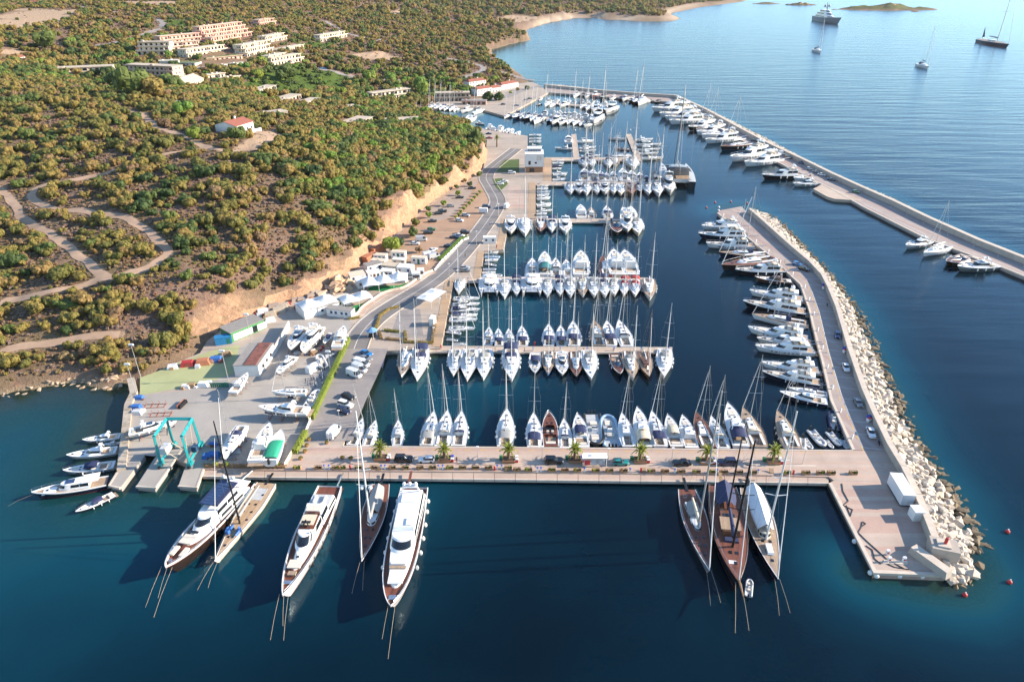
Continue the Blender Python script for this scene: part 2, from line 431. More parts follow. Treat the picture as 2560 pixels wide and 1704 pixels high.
def struct(name, mb, mats, smooth=None, parent=None, **kw):
 return tag(link(name, mb.mesh(name, mats, smooth), parent, **kw), kind='structure' if parent is None else None)
def build(proto, name, label, cat, loc, rz, scl=1.0, group=None, paint=None, skip=()):
 """one individual of a kind: an Empty plus every part and sub-part, mesh data shared, paint = {material key: other material}"""
 root = thing(name, label, cat, loc, rz, group, scl)
 made = {}
 for i, (pn, me, par) in enumerate(proto):
  if pn in skip or (par is not None and par not in made):
   continue
  o = link(pn, me, root if par is None else made[par])
  if pn not in made:
   made[pn] = o
  if paint:
   for si, sl in enumerate(o.material_slots):
    to = paint.get(sl.material.name)
    if to:
     sl.link = 'OBJECT'
     sl.material = MATS[to]
 return root
ORD = ['first', 'second', 'third', 'fourth', 'fifth', 'sixth', 'seventh', 'eighth', 'ninth', 'tenth', 'eleventh', 'twelfth', 'thirteenth', 'fourteenth', 'fifteenth',
  'sixteenth', 'seventeenth', 'eighteenth', 'nineteenth', 'twentieth', 'twenty-first', 'twenty-second', 'twenty-third', 'twenty-fourth', 'twenty-fifth', 'twenty-sixth']
# ------------------------------------------------------------------ terrain: one sheet, land and sea bed
QZ = 1.5                                    # level of quays, roads and yards above the water
def P(lst, z=0.0):
 return [gp(u, v, z) for u, v in lst]
COAST = P([(-500, 1060), (0, 985), (60, 975), (130, 962), (190, 955), (235, 962), (265, 975), (300, 960), (324, 950), (330, 1000), (322, 1080), (318, 1140), (420, 1130), (510, 1150), (720, 1160),
   (848, 1105), (930, 890), (1090, 872), (1122, 706), (1190, 695), (1198, 634), (1245, 628), (1262, 552), (1325, 548), (1328, 465), (1368, 460), (1368, 402), (1310, 398), (1310, 348),
   (1150, 318), (1075, 290), (1068, 275), (1200, 266), (1275, 285), (1362, 236), (1345, 222), (1321, 203), (1296, 184), (1280, 173), (1232, 141), (1227, 122), (1251, 117), (1280, 108),
   (1326, 100), (1315, 76), (1318, 73), (1370, 57), (1432, 46), (1484, 45), (1511, 49), (1606, 53), (1666, 53), (1698, 50), (1682, 41), (1671, 33), (1687, 30), (1742, 18), (1821, 9.5), (1850, 5)]) \
 + [(1000, 3200), (1400, 7000), (-9000, 7000), (-9000, 120)]
FLAT = P([(335, 990), (345, 950), (420, 912), (500, 880), (515, 848), (560, 815), (650, 785), (700, 757), (780, 738), (850, 700), (905, 658), (937, 630), (985, 587), (1055, 522), (1113, 480), (1172, 447),
   (1205, 425), (1212, 390), (1215, 350), (1160, 318), (1150, 312), (1319, 340), (1319, 395), (1379, 395), (1379, 455), (1339, 460), (1339, 545), (1273, 545), (1259, 624), (1210, 627), (1201, 690),
   (1134, 700), (1102, 868), (943, 878), (857, 1113), (720, 1168), (505, 1172), (420, 1140), (310, 1100)], QZ)
FLAT2 = P([(1072, 274), (1080, 258), (1130, 250), (1205, 245), (1240, 214), (1330, 203), (1372, 231), (1277, 281), (1200, 266)], QZ)
HILL = [(0, 930, 3), (150, 920, 3), (300, 900, 4), (0, 850, 6), (200, 850, 6), (400, 850, 5), (0, 760, 10), (200, 760, 11), (400, 770, 10), (490, 800, 6), (497, 830, 3), (560, 800, 3), (640, 760, 4.5),
  (655, 783, 2), (770, 708, 5.5), (785, 733, 2), (844, 684, 5), (860, 692, 2), (896, 640, 5.5), (910, 655, 2), (903, 602, 8), (940, 628, 2), (972, 545, 8), (985, 583, 2), (1000, 510, 11), (1042, 494, 11.3), (1019, 503, 11.3), (1039, 546, 2),
  (1012, 572, 2), (1060, 515, 3), (1085, 447, 10), (1113, 478, 2), (1140, 415, 12), (1172, 445, 2), (1180, 385, 12), (1212, 415, 2), (1195, 350, 13), (1216, 370, 2),
  (560, 745, 9), (700, 680, 9), (600, 650, 14.5), (850, 600, 11), (450, 700, 14), (300, 640, 17), (100, 640, 15), (0, 640, 14), (950, 465, 17), (1000, 420, 17), (1100, 375, 15), (1160, 330, 15),
  (800, 475, 21), (650, 520, 21), (500, 560, 20), (350, 560, 20), (150, 540, 20), (0, 540, 18), (200, 480, 24), (400, 460, 26), (600, 420, 29), (640, 350, 33), (710, 350, 31), (800, 380, 28),
  (900, 400, 22), (1000, 335, 18), (900, 320, 19), (1080, 310, 12), (1130, 305, 9), (590, 325, 34), (480, 300, 35), (300, 330, 34), (0, 400, 26), (100, 350, 31), (200, 260, 37), (0, 280, 36), (380, 245, 37),
  (250, 232, 38), (250, 208, 27), (330, 215, 27), (550, 235, 24), (470, 225, 27), (640, 260, 26), (700, 200, 18), (700, 235, 17), (780, 270, 16), (850, 215, 10), (880, 285, 15), (960, 235, 5), (1010, 290, 10),
  (1050, 245, 2), (1100, 262, 1), (1090, 280, 1), (430, 200, 26), (300, 165, 31), (150, 165, 33), (500, 150, 34), (650, 140, 31), (550, 110, 41), (450, 90, 45), (680, 60, 47), (560, 40, 52), (750, 90, 35), (850, 80, 33),
  (800, 130, 26), (700, 165, 24), (900, 160, 18), (1000, 150, 16), (1100, 130, 15), (1150, 170, 8), (1160, 215, 5), (1200, 195, 4), (1150, 80, 15), (1200, 100, 10), (1000, 60, 29), (900, 30, 40), (1100, 30, 24),
  (1250, 50, 9), (1300, 90, 9), (1270, 140, 6), (1400, 20, 8), (1550, 30, 12), (1620, 40, 9), (1700, 12, 7), (1500, 4, 18), (1300, 4, 24), (0, 20, 60), (0, 100, 50), (100, 60, 55), (200, 10, 65), (400, 30, 60),
  (700, 4, 60), (1000, 4, 46), (0, 170, 42), (60, 210, 36), (-400, 200, 45), (-400, 600, 18), (-500, 900, 6), (-600, 60, 70)]
CPT = np.array([(*gp(u, v, z), z) for u, v, z in HILL] + [(-4000, 600, 80), (-4000, 6000, 160), (-1000, 6500, 140), (1200, 6500, 60), (-2500, 2500, 120), (200, 3600, 45)])
_d = np.hypot(CPT[:, None, 0] - CPT[None, :, 0], CPT[:, None, 1] - CPT[None, :, 1])
_w = np.linalg.solve(_d + np.eye(len(CPT)) * 1.5, CPT[:, 2] - 10.0)
def poly_sd(poly, X, Y):
 """signed distance to a polygon, positive inside"""
 q = np.array(poly)
 n = len(q)
 best = np.full(X.shape, 1e18)
 ins = np.zeros(X.shape, bool)
 for i in range(n):
  ax, ay = q[i]
  bx, by = q[(i + 1) % n]
  ex, ey = bx - ax, by - ay
  t = np.clip(((X - ax) * ex + (Y - ay) * ey) / (ex * ex + ey * ey + 1e-12), 0, 1)
  best = np.minimum(best, (X - ax - t * ex) ** 2 + (Y - ay - t * ey) ** 2)
  if ay != by:
   ins ^= ((ay > Y) != (by > Y)) & (X < ex * (Y - ay) / (ey if ey else 1e-12) + ax)
 d = np.sqrt(best)
 return np.where(ins, d, -d)
def line_d(line, X, Y):
 best = np.full(X.shape, 1e18)
 for (ax, ay), (bx, by) in zip(line[:-1], line[1:]):
  ex, ey = bx - ax, by - ay
  t = np.clip(((X - ax) * ex + (Y - ay) * ey) / (ex * ex + ey * ey + 1e-12), 0, 1)
  best = np.minimum(best, (X - ax - t * ex) ** 2 + (Y - ay - t * ey) ** 2)
 return np.sqrt(best)
def fbm(X, Y, s, seed, octs=4):
 out = np.zeros(X.shape)
 r = np.random.default_rng(seed)
 amp = 1.0
 for o in range(octs):
  for k in range(4):
   a, ph = r.uniform(0, 2 * math.pi), r.uniform(0, 2 * math.pi)
   f = (2 ** o) / s * r.uniform(0.7, 1.4)
   out += amp * 0.25 * np.sin((X * math.cos(a) + Y * math.sin(a)) * f * 2 * math.pi + ph + 1.7 * np.sin((X * math.sin(a) - Y * math.cos(a)) * f * 3.1 + ph))
  amp *= 0.5
 return out
# rock-faced outer edges of the two breakwaters (used for the shelving sea bed as well)
MOLE_ROCK = P([(1800, 528), (1830, 514), (1872, 516), (1920, 545), (1975, 600), (2030, 660), (2080, 720), (2115, 770), (2150, 850), (2185, 930), (2215, 1000), (2262, 1105), (2330, 1205), (2385, 1305), (2436, 1395), (2440, 1425), (2409, 1447), (2370, 1445)])
OUTER_ROCK = P([(1330, 205), (1380, 212), (1500, 228), (1600, 240), (1692, 245), (1760, 272), (1840, 312), (1920, 352), (2000, 396), (2080, 438), (2150, 470), (2220, 494), (2270, 525), (2350, 568), (2440, 608), (2560, 648), (2760, 735)])
SHOAL = [MOLE_ROCK, OUTER_ROCK, P([(2160, 1432), (2300, 1460), (2400, 1470)])]
def natural(X, Y):
 h = np.full(X.shape, 10.0)
 for i in range(len(CPT)):
  h += _w[i] * np.hypot(X - CPT[i, 0], Y - CPT[i, 1])
 rough = fbm(X, Y, 22.0, 5) * np.clip((h - 2.5) / 12.0, 0, 1)
 return np.maximum(h + rough * 0.9, 0.4)
def height_fn(X, Y):
 sd = poly_sd(COAST, X, Y)
 h = natural(X, Y)
 rock = np.abs(fbm(X, Y, 7.0, 9)) * 1.1
 land = np.minimum(h, 0.3 + rock * np.clip(sd / 4, 0, 1) + np.maximum(sd, 0) * 0.55)
 f1 = poly_sd(FLAT, X, Y)
 land = np.where(f1 > -0.5, np.minimum(land, 0.9), land)
 f2 = poly_sd(FLAT2, X, Y)
 land = np.where(f2 > -0.5, np.minimum(land, 0.9), land)
 left = np.clip((-40 - X) / 60, 0, 1) * np.clip((230 - Y) / 60, 0, 1)
 deep = 11.0 - 6.0 * left + 1.2 * fbm(X, Y, 60.0, 3, 3)
 sea = -np.minimum(0.25 + 0.16 * np.maximum(-sd, 0) * (1 - 0.35 * left), deep)
 for ln in SHOAL:
  sea = np.maximum(sea, -(0.9 + 0.42 * line_d(ln, X, Y)))
 sea -= np.abs(fbm(X, Y, 6.0, 21, 3)) * 0.25
 return np.where(sd > 0, land, np.minimum(sea, -0.15))
def axis(lo, a, b, hi, step, grow=1.12):
 out = list(np.arange(a, b + 1e-6, step))
 s, x = step, a
 left = []
 while x > lo:
  s *= grow
  x -= s
  left.append(x)
 s, x = step, out[-1]
 while x < hi:
  s *= grow
  x += s
  out.append(x)
 return np.array(left[::-1] + out)
TX, TY = axis(-9000, -300, 150, 2500, 2.2), axis(30, 140, 470, 7000, 2.2, 1.05)
GX, GY = np.meshgrid(TX, TY)
GZ = height_fn(GX, GY)
def hz(x, y):
 """terrain level (bilinear on the sheet)"""
 i = min(max(int(np.searchsorted(TX, x)) - 1, 0), len(TX) - 2)
 j = min(max(int(np.searchsorted(TY, y)) - 1, 0), len(TY) - 2)
 a, b = (x - TX[i]) / (TX[i + 1] - TX[i]), (y - TY[j]) / (TY[j + 1] - TY[j])
 return float((GZ[j, i] * (1 - a) + GZ[j, i + 1] * a) * (1 - b) + (GZ[j + 1, i] * (1 - a) + GZ[j + 1, i + 1] * a) * b)
def on_hill(u, v):
 """a sighting carried on to where it meets the hillside"""
 x, y = (u - 1280.0) / FPX, (852.0 - v) / FPX
 dy, dz = CP + y * SP, -SP + y * CP
 t, dt, last = 60.0, 4.0, 60.0
 while t < 7000:
  if CAM_H + dz * t <= hz(x * t, dy * t):
   lo, hi = last, t
   for _ in range(12):
    m = (lo + hi) / 2
    if CAM_H + dz * m <= hz(x * m, dy * m): hi = m
    else: lo = m
   return (x * hi, dy * hi, hz(x * hi, dy * hi))
  last = t
  t += dt
  dt *= 1.01
 return (x * t, dy * t, 0.0)
def hp(sheet, x, y):
 return on_hill(*px(sheet, x, y))
def grid_mesh(name, xs, ys, Z, attrs=()):
 nx, ny = len(xs), len(ys)
 X, Y = np.meshgrid(xs, ys)
 co = np.stack([X, Y, Z], -1).reshape(-1, 3).astype(np.float32)
 idx = np.arange(nx * ny).reshape(ny, nx)
 q = np.stack([idx[:-1, :-1], idx[:-1, 1:], idx[1:, 1:], idx[1:, :-1]], -1).reshape(-1, 4).astype(np.int32)
 me = bpy.data.meshes.new(name)
 me.vertices.add(len(co)); me.vertices.foreach_set('co', co.ravel())
 me.loops.add(q.size); me.loops.foreach_set('vertex_index', q.ravel())
 me.polygons.add(len(q)); me.polygons.foreach_set('loop_start', np.arange(0, q.size, 4, dtype=np.int32))
 me.update(calc_edges=True)
 me.polygons.foreach_set('use_smooth', np.ones(len(q), bool))
 for an, val in attrs:
  at = me.attributes.new(an, 'FLOAT', 'POINT')
  at.data.foreach_set('value', val.astype(np.float32).ravel())
 return me
# tracks over the hill (sightings), used for bare verges and for keeping shrubs off
TRACKS = {'dirt_track': [[(0, 756), (60, 745), (130, 728), (200, 715), (250, 698), (300, 690), (345, 680), (395, 655), (425, 632), (400, 605), (365, 575), (330, 550), (295, 540), (230, 533), (150, 528), (105, 515), (78, 492), (85, 470), (130, 462), (200, 448), (260, 435), (290, 426)],
       [(290, 426), (340, 410), (400, 392), (460, 378), (520, 370), (560, 378), (640, 372), (690, 350), (640, 330)],
       [(265, 695), (225, 660), (180, 625), (120, 580), (60, 555), (30, 500), (0, 470)],
       [(520, 370), (470, 345), (430, 330), (385, 318), (360, 285), (300, 270)], [(0, 880), (80, 862), (180, 850), (300, 835)]],
   'estate_road': [[(240, 115), (300, 105), (350, 92), (395, 75), (410, 60), (395, 48)], [(810, 52), (860, 80), (900, 95), (960, 105)], [(800, 172), (840, 180), (890, 194), (960, 200), (1060, 203), (1120, 205), (1180, 188), (1215, 172), (1190, 160), (1140, 150), (1100, 145)],
       [(140, 10), (220, 22), (300, 32)], [(1215, 172), (1262, 182), (1300, 195), (1335, 206)]]}
TRACK_W = {n: [[on_hill(u, v)[:2] for u, v in ln] for ln in lns] for n, lns in TRACKS.items()}
def near_tracks(X, Y):
 d = np.full(X.shape, 1e9)
 for lns in TRACK_W.values():
  for ln in lns:
   d = np.minimum(d, line_d(ln, X, Y))
 return d
TRACKD = near_tracks(GX, GY)
FIELDS = [[(-60, 60), (60, 20), (150, 28), (205, 22), (190, 45), (110, 62), (30, 75)], [(250, 0), (470, 0), (420, 18), (300, 14)], [(0, 105), (60, 130), (30, 150), (0, 150)], [(1238, 45), (1290, 36), (1350, 42), (1300, 55), (1245, 52)], [(860, 135), (960, 130), (1010, 150), (930, 150)], [(560, 385), (640, 375), (720, 345), (690, 320), (650, 330), (600, 360)], [(960, 30), (1010, 25), (1010, 35), (970, 35)]]
FIELD_W = [[on_hill(u, max(v, 3))[:2] for u, v in f] for f in FIELDS]
GARDENS = [[(600, 210), (700, 160), (850, 185), (890, 200), (840, 225), (720, 235), (620, 235)], [(410, 50), (470, 50), (475, 65), (420, 70)], [(750, 105), (830, 105), (830, 122), (760, 122)], [(190, 195), (300, 215), (290, 222), (180, 200)]]
GARDEN_W = [[on_hill(u, v)[:2] for u, v in f] for f in GARDENS]
bare = np.clip(1 - TRACKD / 3.2, 0, 1)
for f in FIELD_W:
 bare = np.maximum(bare, np.clip(poly_sd(f, GX, GY) / 6 + 0.5, 0, 1))
green = np.zeros(GX.shape)
for f in GARDEN_W:
 green = np.maximum(green, np.clip(poly_sd(f, GX, GY) / 6 + 0.5, 0, 1))
COASTD = poly_sd(COAST, GX, GY)
beach = np.clip(1 - np.abs(COASTD) / 28.0, 0, 1) * (GY > 900) * np.clip((GX - 20) / 40.0, 0, 1)
def terrain_material():
 m, nt, b = nodes_of('hillside')
 pos = position(nt)
 at = lambda n: N(nt, 'ShaderNodeAttribute', attribute_name=n).outputs['Fac']
 big, mid, fine = noise(nt, pos, 0.035, 4), noise(nt, pos, 0.22, 5, 0.65), noise(nt, pos, 1.6, 5, 0.7)
 c = ramp(nt, mid, [(0.25, (0.12, 0.075, 0.058)), (0.45, (0.19, 0.125, 0.095)), (0.6, (0.25, 0.16, 0.115)), (0.78, (0.16, 0.11, 0.07))])
 c = mix(nt, ramp(nt, big, [(0.42, (0, 0, 0)), (0.62, (0.75, 0.75, 0.75))]), c, ramp(nt, fine, [(0.3, (0.14, 0.11, 0.05)), (0.7, (0.22, 0.16, 0.09))]))
 c = mix(nt, ramp(nt, noise(nt, pos, 0.5, 3), [(0.62, (0, 0, 0)), (0.72, (0.8, 0.8, 0.8))]), c, (0.30, 0.13, 0.07))
 c = mix(nt, ramp(nt, math_node(nt, 'ADD', at('bare'), math_node(nt, 'MULTIPLY', math_node(nt, 'SUBTRACT', mid, 0.5), 0.8)), [(0.35, (0, 0, 0)), (0.7, (1, 1, 1))]), c, ramp(nt, fine, [(0.3, (0.36, 0.25, 0.16)), (0.7, (0.47, 0.34, 0.23))]))
 c = mix(nt, ramp(nt, math_node(nt, 'ADD', at('green'), math_node(nt, 'MULTIPLY', math_node(nt, 'SUBTRACT', mid, 0.5), 0.6)), [(0.35, (0, 0, 0)), (0.6, (1, 1, 1))]), c, ramp(nt, mid, [(0.3, (0.06, 0.10, 0.02)), (0.7, (0.11, 0.15, 0.03))]))
 c = mix(nt, at('beach'), c, (0.55, 0.43, 0.31))
 nz = N(nt, 'ShaderNodeSeparateXYZ')
 nt.links.new(N(nt, 'ShaderNodeNewGeometry').outputs['True Normal'], nz.inputs[0])
 steep = ramp(nt, nz.outputs[2], [(0.60, (1, 1, 1)), (0.80, (0, 0, 0))])
 cut = ramp(nt, noise(nt, pos, 0.6, 6, 0.7), [(0.25, (0.24, 0.13, 0.08)), (0.5, (0.42, 0.255, 0.155)), (0.75, (0.50, 0.34, 0.22))])
 c = mix(nt, steep, c, cut)
 sz = N(nt, 'ShaderNodeSeparateXYZ')
 nt.links.new(pos, sz.inputs[0])
 wet = ramp(nt, math_node(nt, 'MULTIPLY', sz.outputs[2], 0.4), [(0.0, (1, 1, 1)), (0.5, (0, 0, 0))])
 c = mix(nt, wet, c, ramp(nt, fine, [(0.3, (0.16, 0.12, 0.07)), (0.6, (0.30, 0.23, 0.15))]))
 nt.links.new(c, b.inputs['Base Color'])
 b.inputs['Roughness'].default_value = 0.95
 b.inputs['Specular IOR Level'].default_value = 0.1
 bump(nt, b, math_node(nt, 'ADD', fine, math_node(nt, 'MULTIPLY', mid, 2.0)), 0.8, 0.5)
 MATS['hillside'] = m
terrain_material()
me = grid_mesh('terrain', TX, TY, GZ, (('bare', bare), ('green', green), ('beach', beach)))
me.materials.append(MATS['hillside'])
tag(link('terrain', me), kind='structure')
# ------------------------------------------------------------------ the sea
WX, WY = axis(-16000, -330, 480, 16000, 4.5, 1.14), axis(-300, 60, 760, 30000, 4.5, 1.10)
SX, SY = np.meshgrid(WX, WY)
bed = -height_fn(SX, SY)
open_sea = poly_sd(P([(1330, 205), (1692, 245), (1920, 352), (2220, 494), (2560, 648), (2900, 800)]) + [(900, 300), (12000, 300), (12000, 30000), (-6000, 30000), (0, 3000)], SX, SY)
calm = np.clip(open_sea / 40 + 0.5, 0, 1)
calm = np.maximum(calm, 0.35 * np.clip((SX - gp(2050, 900)[0]) / 60, 0, 1))
def sea_material():
 m, nt, b = nodes_of('sea_water')
 nt.nodes.remove(b)
 out = nt.nodes['Material Output']
 pos = position(nt)
 at = lambda n: N(nt, 'ShaderNodeAttribute', attribute_name=n).outputs['Fac']
 depth = math_node(nt, 'ADD', at('depth'), math_node(nt, 'MULTIPLY', math_node(nt, 'SUBTRACT', noise(nt, pos, 0.05, 4), 0.5), 2.5))
 body = ramp(nt, math_node(nt, 'DIVIDE', depth, 14.0), [(0.03, (0.055, 0.075, 0.050)), (0.14, (0.010, 0.062, 0.066)), (0.30, (0.0016, 0.042, 0.066)), (0.5, (0.0004, 0.018, 0.032)), (0.72, (0.0002, 0.009, 0.017)), (0.9, (0.0001, 0.0042, 0.0085))])
 dif = N(nt, 'ShaderNodeBsdfDiffuse')
 nt.links.new(body, dif.inputs[0])
 tr = N(nt, 'ShaderNodeBsdfTransparent')
 tr.inputs[0].default_value = (0.42, 0.72, 0.66, 1)
 mx = N(nt, 'ShaderNodeMixShader')
 nt.links.new(ramp(nt, math_node(nt, 'DIVIDE', at('depth'), 4.0), [(0.0, (0.15, 0.15, 0.15)), (0.9, (1, 1, 1))]), mx.inputs[0])
 nt.links.new(tr.outputs[0], mx.inputs[1])
 nt.links.new(dif.outputs[0], mx.inputs[2])
 # swell running in from the open sea plus ripples; sheltered water inside the moles is calmer
 rot = N(nt, 'ShaderNodeMapping')
 rot.inputs['Rotation'].default_value = (0, 0, R(24))
 rot.inputs['Scale'].default_value = (0.16, 1.0, 1.0)
 nt.links.new(pos, rot.inputs[0])
 swell = noise(nt, rot.outputs[0], 0.10, 3, 0.5)
 chop = noise(nt, rot.outputs[0], 0.55, 4, 0.6)
 rip = noise(nt, pos, 1.1, 3, 0.6)
 open_ = at('open')
 hgt = math_node(nt, 'ADD', math_node(nt, 'MULTIPLY', math_node(nt, 'ADD', math_node(nt, 'MULTIPLY', swell, 1.7), math_node(nt, 'MULTIPLY', chop, 0.30)), open_), math_node(nt, 'MULTIPLY', rip, 0.10))
 bp = N(nt, 'ShaderNodeBump')
 bp.inputs['Strength'].default_value = 0.55
 bp.inputs['Distance'].default_value = 1.0
 nt.links.new(hgt, bp.inputs['Height'])
 gl = N(nt, 'ShaderNodeBsdfGlossy')
 nt.links.new(math_node(nt, 'ADD', math_node(nt, 'MULTIPLY', open_, 0.14), 0.05), gl.inputs['Roughness'])
 gl.inputs[0].default_value = (0.70, 0.88, 1.0, 1)
 nt.links.new(bp.outputs[0], gl.inputs['Normal'])
 fr = N(nt, 'ShaderNodeFresnel')
 fr.inputs[0].default_value = 1.33
 nt.links.new(bp.outputs[0], fr.inputs['Normal'])
 fin = N(nt, 'ShaderNodeMixShader')
 nt.links.new(fr.outputs[0], fin.inputs[0])
 nt.links.new(mx.outputs[0], fin.inputs[1])
 nt.links.new(gl.outputs[0], fin.inputs[2])
 nt.links.new(fin.outputs[0], out.inputs[0])
 MATS['sea_water'] = m
sea_material()
me = grid_mesh('sea', WX, WY, np.zeros(SX.shape), (('depth', np.clip(bed, 0, 30)), ('open', calm)))
me.materials.append(MATS['sea_water'])
tag(link('sea', me), kind='structure')
# ------------------------------------------------------------------ islets off the coast
def islet(u0, u1, v, hgt, seed):
 (xa, ya), (xb, yb) = gp(u0, v), gp(u1, v)
 cx, cy_, rx = (xa + xb) / 2, (ya + yb) / 2, (xb - xa) / 2
 xs, ys = np.linspace(-1.1, 1.1, 70), np.linspace(-1.1, 1.1, 30)
 X, Y = np.meshgrid(xs, ys)
 rr = np.hypot(X, Y) + 0.22 * fbm(X * 3, Y * 2, 2.2, seed)
 Z = hgt * np.clip(1.0 - rr, -0.3, 1) ** 1 * (1 + 0.35 * fbm(X, Y, 0.5, seed + 1))
 Z = np.where(Z < 0, Z - 0.6, Z)
 me = grid_mesh('islet', xs * rx, ys * rx * 0.42, Z, (('bare', np.zeros(X.shape)), ('green', 0.5 * (Z > 2.2)), ('beach', np.zeros(X.shape))))
 me.materials.append(MATS['hillside'])
 tag(link('islet', me, None, (cx, cy_, 0)), kind='structure')
islet(2088, 2335, 24, 14, 1)
islet(1962, 2040, 13, 8, 2)
islet(1880, 1950, 10, 5, 3)
islet(2275, 2300, 29.5, 3, 4)
# ------------------------------------------------------------------ quays, roads, moles
import bmesh
def resample(line, step):
 out = [Vector(line[0][:2])]
 for a, b in zip(line[:-1], line[1:]):
  a, b = Vector(a[:2]), Vector(b[:2])
  n = max(1, int((b - a).length / step))
  out += [a + (b - a) * (i / n) for i in range(1, n + 1)]
 return out
def offset_line(line, d):
 """parallel of a polyline, positive = to its left"""
 q = [Vector(p[:2]) for p in line]
 out = []
 for i, p in enumerate(q):
  t = (q[min(i + 1, len(q) - 1)] - q[max(i - 1, 0)]).normalized()
  out.append((p.x - t.y * d, p.y + t.x * d))
 return out
def band(line, d0, d1):
 return offset_line(line, d0) + offset_line(line, d1)[::-1]
def sheet(name, poly, z, mats, parent=None, thick=0.0):
 mb = MB()
 if thick:
  mb.prism(poly, z - thick, z)
 else:
  a = sum(poly[i][0] * poly[(i + 1) % len(poly)][1] - poly[(i + 1) % len(poly)][0] * poly[i][1] for i in range(len(poly)))
  q = poly if a > 0 else poly[::-1]
  mb.add([(p[0], p[1], z) for p in q], [tuple(range(len(q)))])
 return struct(name, mb, mats, parent=parent)
def strip_quads(line, d0, d1, z, mb, mi=0):
 L, Rr = offset_line(line, d0), offset_line(line, d1)
 for i in range(len(L) - 1):
  mb.quad((*Rr[i], z), (*Rr[i + 1], z), (*L[i + 1], z), (*L[i], z), mi)
pavement = sheet('harbour_pavement', P([(348, 990), (352, 952), (420, 915), (500, 882), (518, 852), (562, 818), (650, 788), (700, 760), (780, 741), (850, 703), (905, 661), (937, 633), (985, 590), (1055, 525), (1113, 483), (1172, 450),
   (1207, 426), (1214, 390), (1217, 350), (1163, 318), (1150, 312), (1319, 340), (1319, 395), (1379, 395), (1379, 455), (1339, 460), (1339, 546), (1273, 546), (1259, 624), (1210, 627), (1201, 691),
   (1134, 700), (1102, 870), (943, 878), (857, 1114), (720, 1172), (505, 1172), (420, 1140), (310, 1100), (320, 990)], QZ), QZ, 'paving_plaza', thick=3.5)
YARD = P([(350, 988), (470, 975), (520, 955), (600, 870), (650, 840), (720, 800), (800, 795), (880, 800), (871, 852), (778, 1050), (762, 1083), (722, 1158), (505, 1158), (440, 1128), (385, 1140), (352, 1136), (318, 1100), (326, 1000)], QZ)
sheet('boatyard_ground', YARD, QZ + 0.012, 'concrete_yard')
sheet('painted_hardstanding', P([(350, 944), (420, 918), (505, 884), (560, 868), (600, 862), (582, 935), (500, 962), (420, 975), (350, 988)], QZ), QZ + 0.024, 'concrete_green')
sheet('car_park', P([(990, 592), (1010, 572), (1055, 532), (1113, 486), (1172, 452), (1200, 446), (1215, 470), (1233, 505), (1222, 520), (1195, 575), (1155, 620), (1110, 655), (1072, 690), (1040, 680), (1000, 655), (985, 620)], QZ), QZ + 0.012, 'dirt_lot')
sheet('gravel_parking', P([(1075, 522), (1113, 490), (1172, 455), (1198, 449), (1165, 500), (1130, 540), (1100, 552), (1060, 548)], QZ), QZ + 0.022, 'gravel_lot')
ROAD = P([(885, 872), (897, 840), (930, 800), (985, 762), (1045, 727), (1100, 690), (1150, 640), (1190, 592), (1222, 548), (1242, 515), (1245, 498), (1227, 468), (1212, 444), (1224, 424), (1245, 407), (1290, 372)], QZ)
def chaikin(line, n=2):
 for _ in range(n):
  q = [line[0]]
  for a, b in zip(line[:-1], line[1:]):
   q += [(a[0] * 0.75 + b[0] * 0.25, a[1] * 0.75 + b[1] * 0.25), (a[0] * 0.25 + b[0] * 0.75, a[1] * 0.25 + b[1] * 0.75)]
  line = q + [line[-1]]
 return line
ROADC = chaikin(ROAD)
road = sheet('road', band(ROADC, 4.2, -4.2), QZ + 0.034, 'asphalt')
mb = MB()
strip_quads(ROADC, 0.09, -0.09, QZ + 0.045, mb)
strip_quads(ROADC, 3.95, 3.8, QZ + 0.045, mb)
struct('lane_marking', mb, 'paint_white', parent=road)
mb = MB()
for s_ in (1, -1):
 mb.prism(band(ROADC, s_ * 4.2, s_ * 4.5), QZ, QZ + 0.16)
struct('kerb', mb, 'concrete_edge', parent=road)
sheet('access_road', band(P([(905, 870), (880, 925), (840, 1000), (812, 1060), (800, 1105)], QZ), 8.5, -6), QZ + 0.018, 'asphalt_pale')
sheet('pale_square', P([(975, 838), (1000, 775), (1050, 772), (1058, 838)], QZ), QZ + 0.02, 'asphalt_pale')
lawn = sheet('roundabout_lawn', P([(1232, 448), (1255, 446), (1270, 460), (1250, 478), (1240, 468)], QZ), QZ + 0.12, 'lawn', thick=0.1)
sheet('office_lawn', P([(1262, 400), (1298, 398), (1298, 432), (1238, 430), (1240, 425)], QZ), QZ + 0.06, 'lawn')
sheet('brick_parking', P([(1272, 462), (1300, 462), (1318, 520), (1275, 520), (1268, 492)], QZ), QZ + 0.015, 'paving_pink')
for q in ([(1080, 866), (1102, 866), (1134, 700), (1113, 700)], [(1183, 691), (1201, 691), (1210, 628), (1194, 628)], [(1240, 624), (1258, 624), (1272, 546), (1254, 546)], [(1320, 546), (1338, 546), (1338, 456), (1322, 456)], [(1358, 452), (1378, 452), (1378, 396), (1360, 396)]):
 sheet('boardwalk', P(q, QZ), QZ + 0.06, 'deck_teak_pale', thick=0.05)
